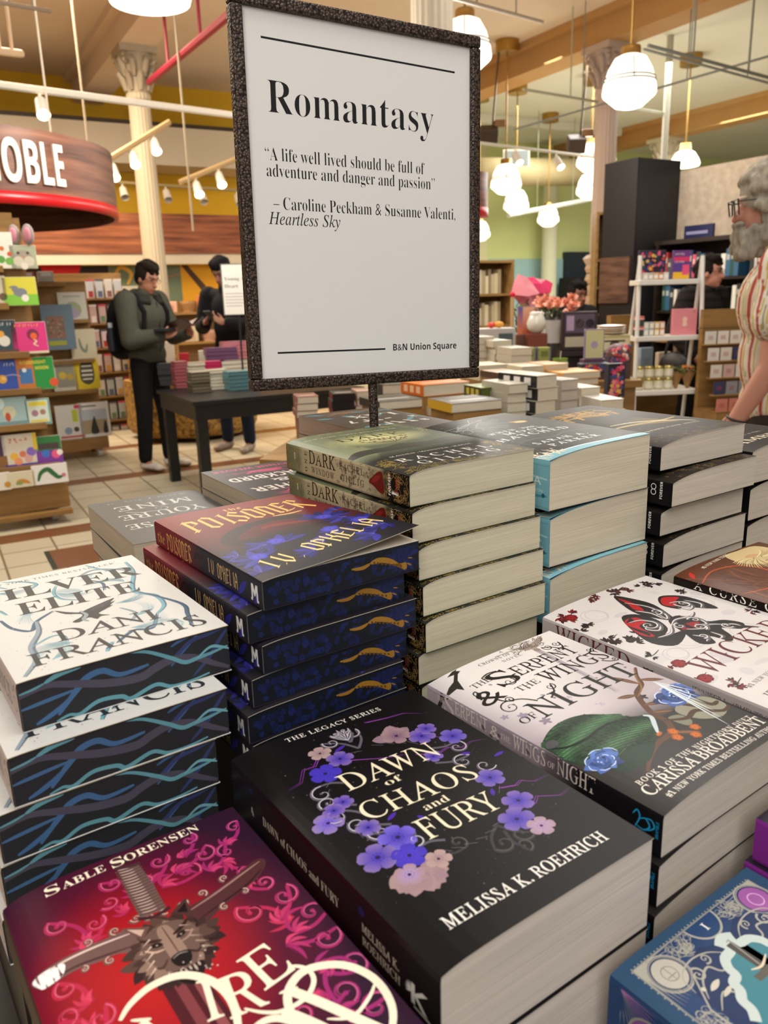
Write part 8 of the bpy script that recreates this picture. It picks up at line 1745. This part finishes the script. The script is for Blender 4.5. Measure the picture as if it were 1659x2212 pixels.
def stand_legs(sp=.10, st_=0.0): return dict(hipL=(0, .09, .92), hipR=(0, -.09, .92), knL=(.02+st_, sp, .50), knR=(.02-st_, -sp, .50), anL=(st_*1.4, sp+.01, .08), anR=(-st_*1.4, -sp-.01, .08), toL=(st_*1.4+.14, sp+.03, .03), toR=(-st_*1.4+.14, -sp-.03, .03))
# man with backpack reading
J = dict(pelvis=(0, 0, .97), chest=(.01, 0, 1.30), neck=(.035, 0, 1.50), head=(.085, 0, 1.605), shL=(.0, .20, 1.425), shR=(.0, -.20, 1.425), elL=(.10, .25, 1.13), elR=(.06, -.26, 1.12), wrL=(.33, .15, 1.155), wrR=(.28, -.13, 1.15), hdL=(.42, .08, 1.17), hdR=(.37, -.06, 1.17), upL=(0, .3, -1), upR=(0, -.3, -1), thL=(.2, -.6, .6), thR=(.2, .6, .6), curlL=.7, curlR=.7, **stand_legs(.10, .03))
mp_, H, g = person('young man in grey-green jacket with a black backpack, reading an open book', (-1.975,6.950), R(-24), J, '#b07a62', '#4a4a40', '#141314', lambda p: '#cfc8bc' if p.z > .03 else '#9a7a54', '#1f1712', headpitch=.42, headyaw=-.1, hairparts=short_hair, build=1.32, fat=1.22)
m = MB()
for k in range(3): m.tube([(.035+(.095+.012*k)*math.cos(a), (.098+.012*k)*math.sin(a), 1.478-.018*k-.030*math.cos(a)) for a in [.5+q*.33 for q in range(17)]], .024, 8, '#2f302c')
m.build('collar', cloth, mp_, True)
m = MB(); m.tube([(.150, 0, 1.42), (.168, 0, 1.30), (.160, 0, 1.15), (.145, 0, 1.0)], .004, 5, '#1a1a18'); m.build('zip', blk, mp_)
m = MB()
for s in (-1, 1):
    m.tube([H(.095, .032*s+.020*math.cos(a), .012+.017*math.sin(a)) for a in [k*.57 for k in range(12)]], .0016, 5, '#3a3030'); m.tube([H(.093, .052*s, .014), H(.0, .078*s, .012)], .0016, 5, '#3a3030')
m.tube([H(.1, .012, .014), H(.1, -.012, .014)], .0016, 5, '#3a3030'); m.build('glasses', blk, mp_)
ML = Matrix.Translation(mp_.location) @ Matrix.Rotation(R(-24), 4, 'Z')
m = MB(); m.bbox((-.02, -.26, 1.36), (.02, -.20, 1.37), .003, '#101012') if 0 else None
for s in (-1, 1): m.tube([(-.14, s*.13, 1.40), (-.05, s*.135, 1.515), (.06, s*.14, 1.47), (.135, s*.145, 1.34), (.12, s*.155, 1.18), (.0, s*.175, 1.06), (-.13, s*.14, 1.0)], .02, 8, '#131215')
bpk = thing('backpack', 'black backpack worn on the back of the young man reading', 'backpack', mp_.location, R(-24))
m.build('strap', cloth, bpk)
fuse('main_bag', [('e', Vector((-.235, 0, 1.22)), (.10, .16, .26)), ('e', Vector((-.25, 0, 1.06)), (.10, .155, .12)), ('e', Vector((-.32, 0, 1.12)), (.05, .11, .13))], .012, lambda p: '#121114', cloth, bpk)
m = MB(); m.cyl((-.22, -.165, 1.03), (-.22, -.165, 1.22), .032, n=14, col='#20242c'); m.cyl((-.22, -.165, 1.22), (-.22, -.165, 1.26), .02, n=12, col='#c8ccd0'); m.build('water_bottle', leather, bpk)
ob = thing('open_book', 'open dark paperback held in both hands by the young man', 'book', ML @ Vector((.40, .01, 1.19)), R(-24))
m = MB(); m.add([(-.07, -.15, .045), (.09, -.15, .09), (.09, 0, .035), (-.07, 0, -.012)], [(0, 1, 2, 3)], '#4a3438'); m.add([(-.07, .15, .055), (.09, .15, .10), (.09, 0, .035), (-.07, 0, -.012)], [(3, 2, 1, 0)], '#4a3438'); m.build('cover', gp, ob)
for s in (-1, 1):
    m = MB(); P_ = []
    for i in range(7):
        f_ = i/6; P_ += [(-.065, s*.145*f_, -.004+.055*f_**1.0+.018*math.sin(math.pi*f_)), (.085, s*.145*f_, .041+.055*f_+.018*math.sin(math.pi*f_))]
    m.add(P_, [(2*i, 2*i+1, 2*i+3, 2*i+2) for i in range(6)], '#a89890'); m.build('page_block', pages_mat(), ob)
m = MB(); m.bbox((-.06, -.16, 0), (.05, -.02, .022), .002, '#1f2530'); m.box((-.061, -.155, .004), (.0, -.021, .018), '#b8913a'); tag(m.build('held_book', gp, None, False, ML @ Vector((.33, -.06, 1.185)), R(-24)), 'dark book with yellow page edge held under the open paperback', 'book')
# person behind the poster looking at a phone
J = dict(pelvis=(0, 0, .99), chest=(.0, 0, 1.34), neck=(.03, 0, 1.55), head=(.085, 0, 1.66), shL=(.0, .21, 1.46), shR=(.0, -.21, 1.46), elL=(.04, .28, 1.18), elR=(.04, -.28, 1.18), wrL=(.26, .12, 1.22), wrR=(.26, -.10, 1.22), hdL=(.34, .05, 1.25), hdR=(.34, -.03, 1.25), upL=(.3, .3, -1), upR=(.3, -.3, -1), thL=(.2, -.6, .6), thR=(.2, .6, .6), curlL=.8, curlR=.8, **stand_legs(.13, .02))
pp, H, g = person('person in black jacket and blue jeans half hidden by the poster, holding a phone', (-1.394,7.750), R(-112), J, '#8a5f4c', '#131316', '#1b2333', '#8a7a6c', '#141216', headpitch=.5, hairparts=short_hair+[((-.01, 0, .09), (.10, .09, .06))], build=1.25)
PL2 = Matrix.Translation(pp.location) @ Matrix.Rotation(R(-112), 4, 'Z')
m = MB(); m.bbox((-.075, -.038, -.005), (.075, .038, .004), .003, '#15161a'); m.box((-.068, -.034, .004), (.068, .034, .0045), '#3a4048'); o = m.build('phone', leather, None, False, PL2 @ Vector((.33, .01, 1.285))); o.rotation_euler = (0, -.6, R(-112)); tag(o, 'dark phone held by the person behind the poster', 'phone')
# woman in black puffer
J = dict(pelvis=(0, 0, .92), chest=(.0, 0, 1.22), neck=(.02, 0, 1.40), head=(.05, 0, 1.515), shL=(.0, .18, 1.33), shR=(.0, -.18, 1.33), elL=(-.06, .26, 1.06), elR=(-.05, -.27, 1.06), wrL=(.08, .25, .86), wrR=(.12, -.24, .88), hdL=(.14, .22, .78), hdR=(.2, -.2, .80), upL=(-.3, 1, 0), upR=(-.3, -1, 0), thL=(1, 0, 0), thR=(1, 0, 0), curlL=.5, curlR=.5, **stand_legs(.09, .05))
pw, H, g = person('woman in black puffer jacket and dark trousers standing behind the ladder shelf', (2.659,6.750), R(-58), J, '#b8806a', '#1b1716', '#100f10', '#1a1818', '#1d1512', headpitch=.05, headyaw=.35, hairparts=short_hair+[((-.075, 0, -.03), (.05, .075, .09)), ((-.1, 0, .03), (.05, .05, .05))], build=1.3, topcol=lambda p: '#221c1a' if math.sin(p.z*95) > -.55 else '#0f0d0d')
m = MB()
for s in (-1, 1): m.tube([H(.095, .032*s+.022*math.cos(a), .012+.018*math.sin(a)) for a in [k*.57 for k in range(12)]], .0018, 5, '#1a1414'); m.tube([H(.093, .054*s, .014), H(.0, .078*s, .012)], .0018, 5, '#1a1414')
m.build('glasses', blk, pw)
bgm = thing('handbag', 'black shoulder bag hanging at the side of the woman in the puffer jacket', 'bag', pw.location, R(-58))
fuse('bag_body', [('e', Vector((.02, -.33, .80)), (.15, .06, .11))], .01, lambda p: '#0d0c0d', leather, bgm); m = MB(); m.tube([(-.08, -.33, .88), (-.05, -.27, 1.2), (0, -.22, 1.42), (.06, -.27, 1.2), (.12, -.33, .88)], .012, 6, '#0d0c0d'); m.build('strap', leather, bgm)
# clerk beyond the flowers
J = dict(pelvis=(0, 0, .84), chest=(.0, 0, 1.10), neck=(.02, 0, 1.27), head=(.04, 0, 1.365), shL=(.0, .17, 1.20), shR=(.0, -.17, 1.20), elL=(.05, .22, .95), elR=(.05, -.22, .95), wrL=(.25, .12, .98), wrR=(.25, -.12, .98), hdL=(.33, .08, .98), hdR=(.33, -.08, .98), **{k: (v[0], v[1], v[2]*.88 if v[2] > .1 else v[2]) for k, v in stand_legs(.09).items()})
pc, H, g = person('person with dark tied-back hair seen behind the peach flowers', (1.967,8.200), R(-70), J, '#7a4f3e', '#1f2224', '#141416', '#1a1a1a', '#120e0e', headpitch=.15, hairparts=short_hair+[((-.1, 0, .06), (.05, .05, .05))], voxel=.009)
# old man at the right edge
def stripes(p):
    ly = p.y; q = None
    for s in ('L', 'R'):
        a, b = OG['sh'+s], OG['el'+s]; d = (b-a).normalized(); w = p-a; t_ = w.dot(d); rad = (w-d*t_)
        if rad.length < .115 and t_ > .05 and abs(p.y) > .17: q = math.atan2(rad.dot(d.cross(Vector((0, 1, 0))).normalized()), rad.y)*.085
    if q is None: q = math.atan2(p.y, p.x)*.16
    f = (q/.062) % 1.0
    for lim, c in ((.22, '#a8483c'), (.40, '#d8d2c6'), (.52, '#c0a848'), (.66, '#d8d2c6'), (.72, '#8f8a72'), (.84, '#dcd6ca'), (.92, '#b8a448')):
        if f < lim: return c
    return '#d8d2c6'
J = dict(pelvis=(-.02, 0, .99), chest=(.0, 0, 1.34), neck=(.045, 0, 1.54), head=(.10, 0, 1.66), shL=(.02, .21, 1.46), shR=(.0, -.205, 1.46), elL=(.03, .25, 1.15), elR=(.0, -.27, 1.16), wrL=(.13, .24, .96), wrR=(.12, -.25, .93), hdL=(.16, .235, .86), hdR=(.16, -.24, .82), upL=(-.2, 1, 0), upR=(-.2, -1, 0), thL=(1, -.2, 0), thR=(1, .2, 0), curlL=.35, curlR=.4, **stand_legs(.11, .03))
OG = {k: Vector(v) for k, v in J.items() if not k.startswith('curl')}
rr = random.Random(77)
curly = []
for _ in range(230):
    a, b = rr.uniform(0, 6.283), rr.uniform(-.35, 1.5); d = Vector((math.cos(a)*math.cos(b), math.sin(a)*math.cos(b), math.sin(b)))
    if d.x > .72 and d.z < .5: continue
    curly.append(((-.018+d.x*.108, d.y*.094, .026+d.z*.112), (.017, .017, .017)))
for _ in range(110): a = rr.uniform(1.5, 4.78); curly.append(((-.03+math.cos(a)*.092, math.sin(a)*.090, rr.uniform(-.105, .03)), (.019, .019, .021)))
curly += [((-.018, 0, .035), (.104, .088, .103)), ((-.06, 0, -.03), (.06, .08, .08))]
beard_ = [((.05+rr.uniform(-.035, .05), rr.uniform(-.055, .055), -.10+rr.uniform(-.05, .035)), (.017, .016, .021)) for _ in range(90)]+[((.012+rr.uniform(-.02, .02), s*.070, -.05+rr.uniform(-.06, .04)), (.018, .010, .02)) for s in (-1, 1) for _ in range(14)]+[((.055, 0, -.10), (.05, .052, .05)), ((.02, 0, -.085), (.05, .066, .05))]+[((.095, s*.02, -.046), (.018, .022, .010)) for s in (-1, 1)]
om, H, g = person('older bearded man with curly grey hair in a striped short-sleeved shirt, at the right edge', (1.402,2.800), R(152), J, '#b5806c', '#d8d2c6', '#241c1a', '#2a2420', '#a39b8c', headpitch=.12, headyaw=.36, hairparts=curly, beard=beard_, beardcol='#948c80', sleeve=.5, topcol=stripes, fat=1.28, voxel=.0065, build=1.0)
m = MB()
for s in (-1, 1): P4 = [H(.108, s*.010, .032), H(.108, s*.056, .032), H(.106, s*.054, -.016), H(.108, s*.014, -.016), H(.108, s*.010, .032)]; m.tube(P4, .0028, 6, '#16161a'); m.tube([H(.106, s*.056, .026), H(-.01, s*.084, .018)], .0024, 6, '#16161a')
m.tube([H(.11, .011, .024), H(.11, -.011, .024)], .0024, 6, '#16161a'); m.build('glasses', blk, om)
m = MB(); w_ = g['wrL']+(g['elL']-g['wrL'])*.08; d = (g['hdL']-g['wrL']).normalized()
for k in range(1): 
    a = d.orthogonal().normalized(); b = d.cross(a); m.tube([w_+(a*math.cos(q)+b*math.sin(q))*.031 for q in [i*.42 for i in range(16)]], .0045, 6, '#17161a')
m.build('bracelet', leather, om)
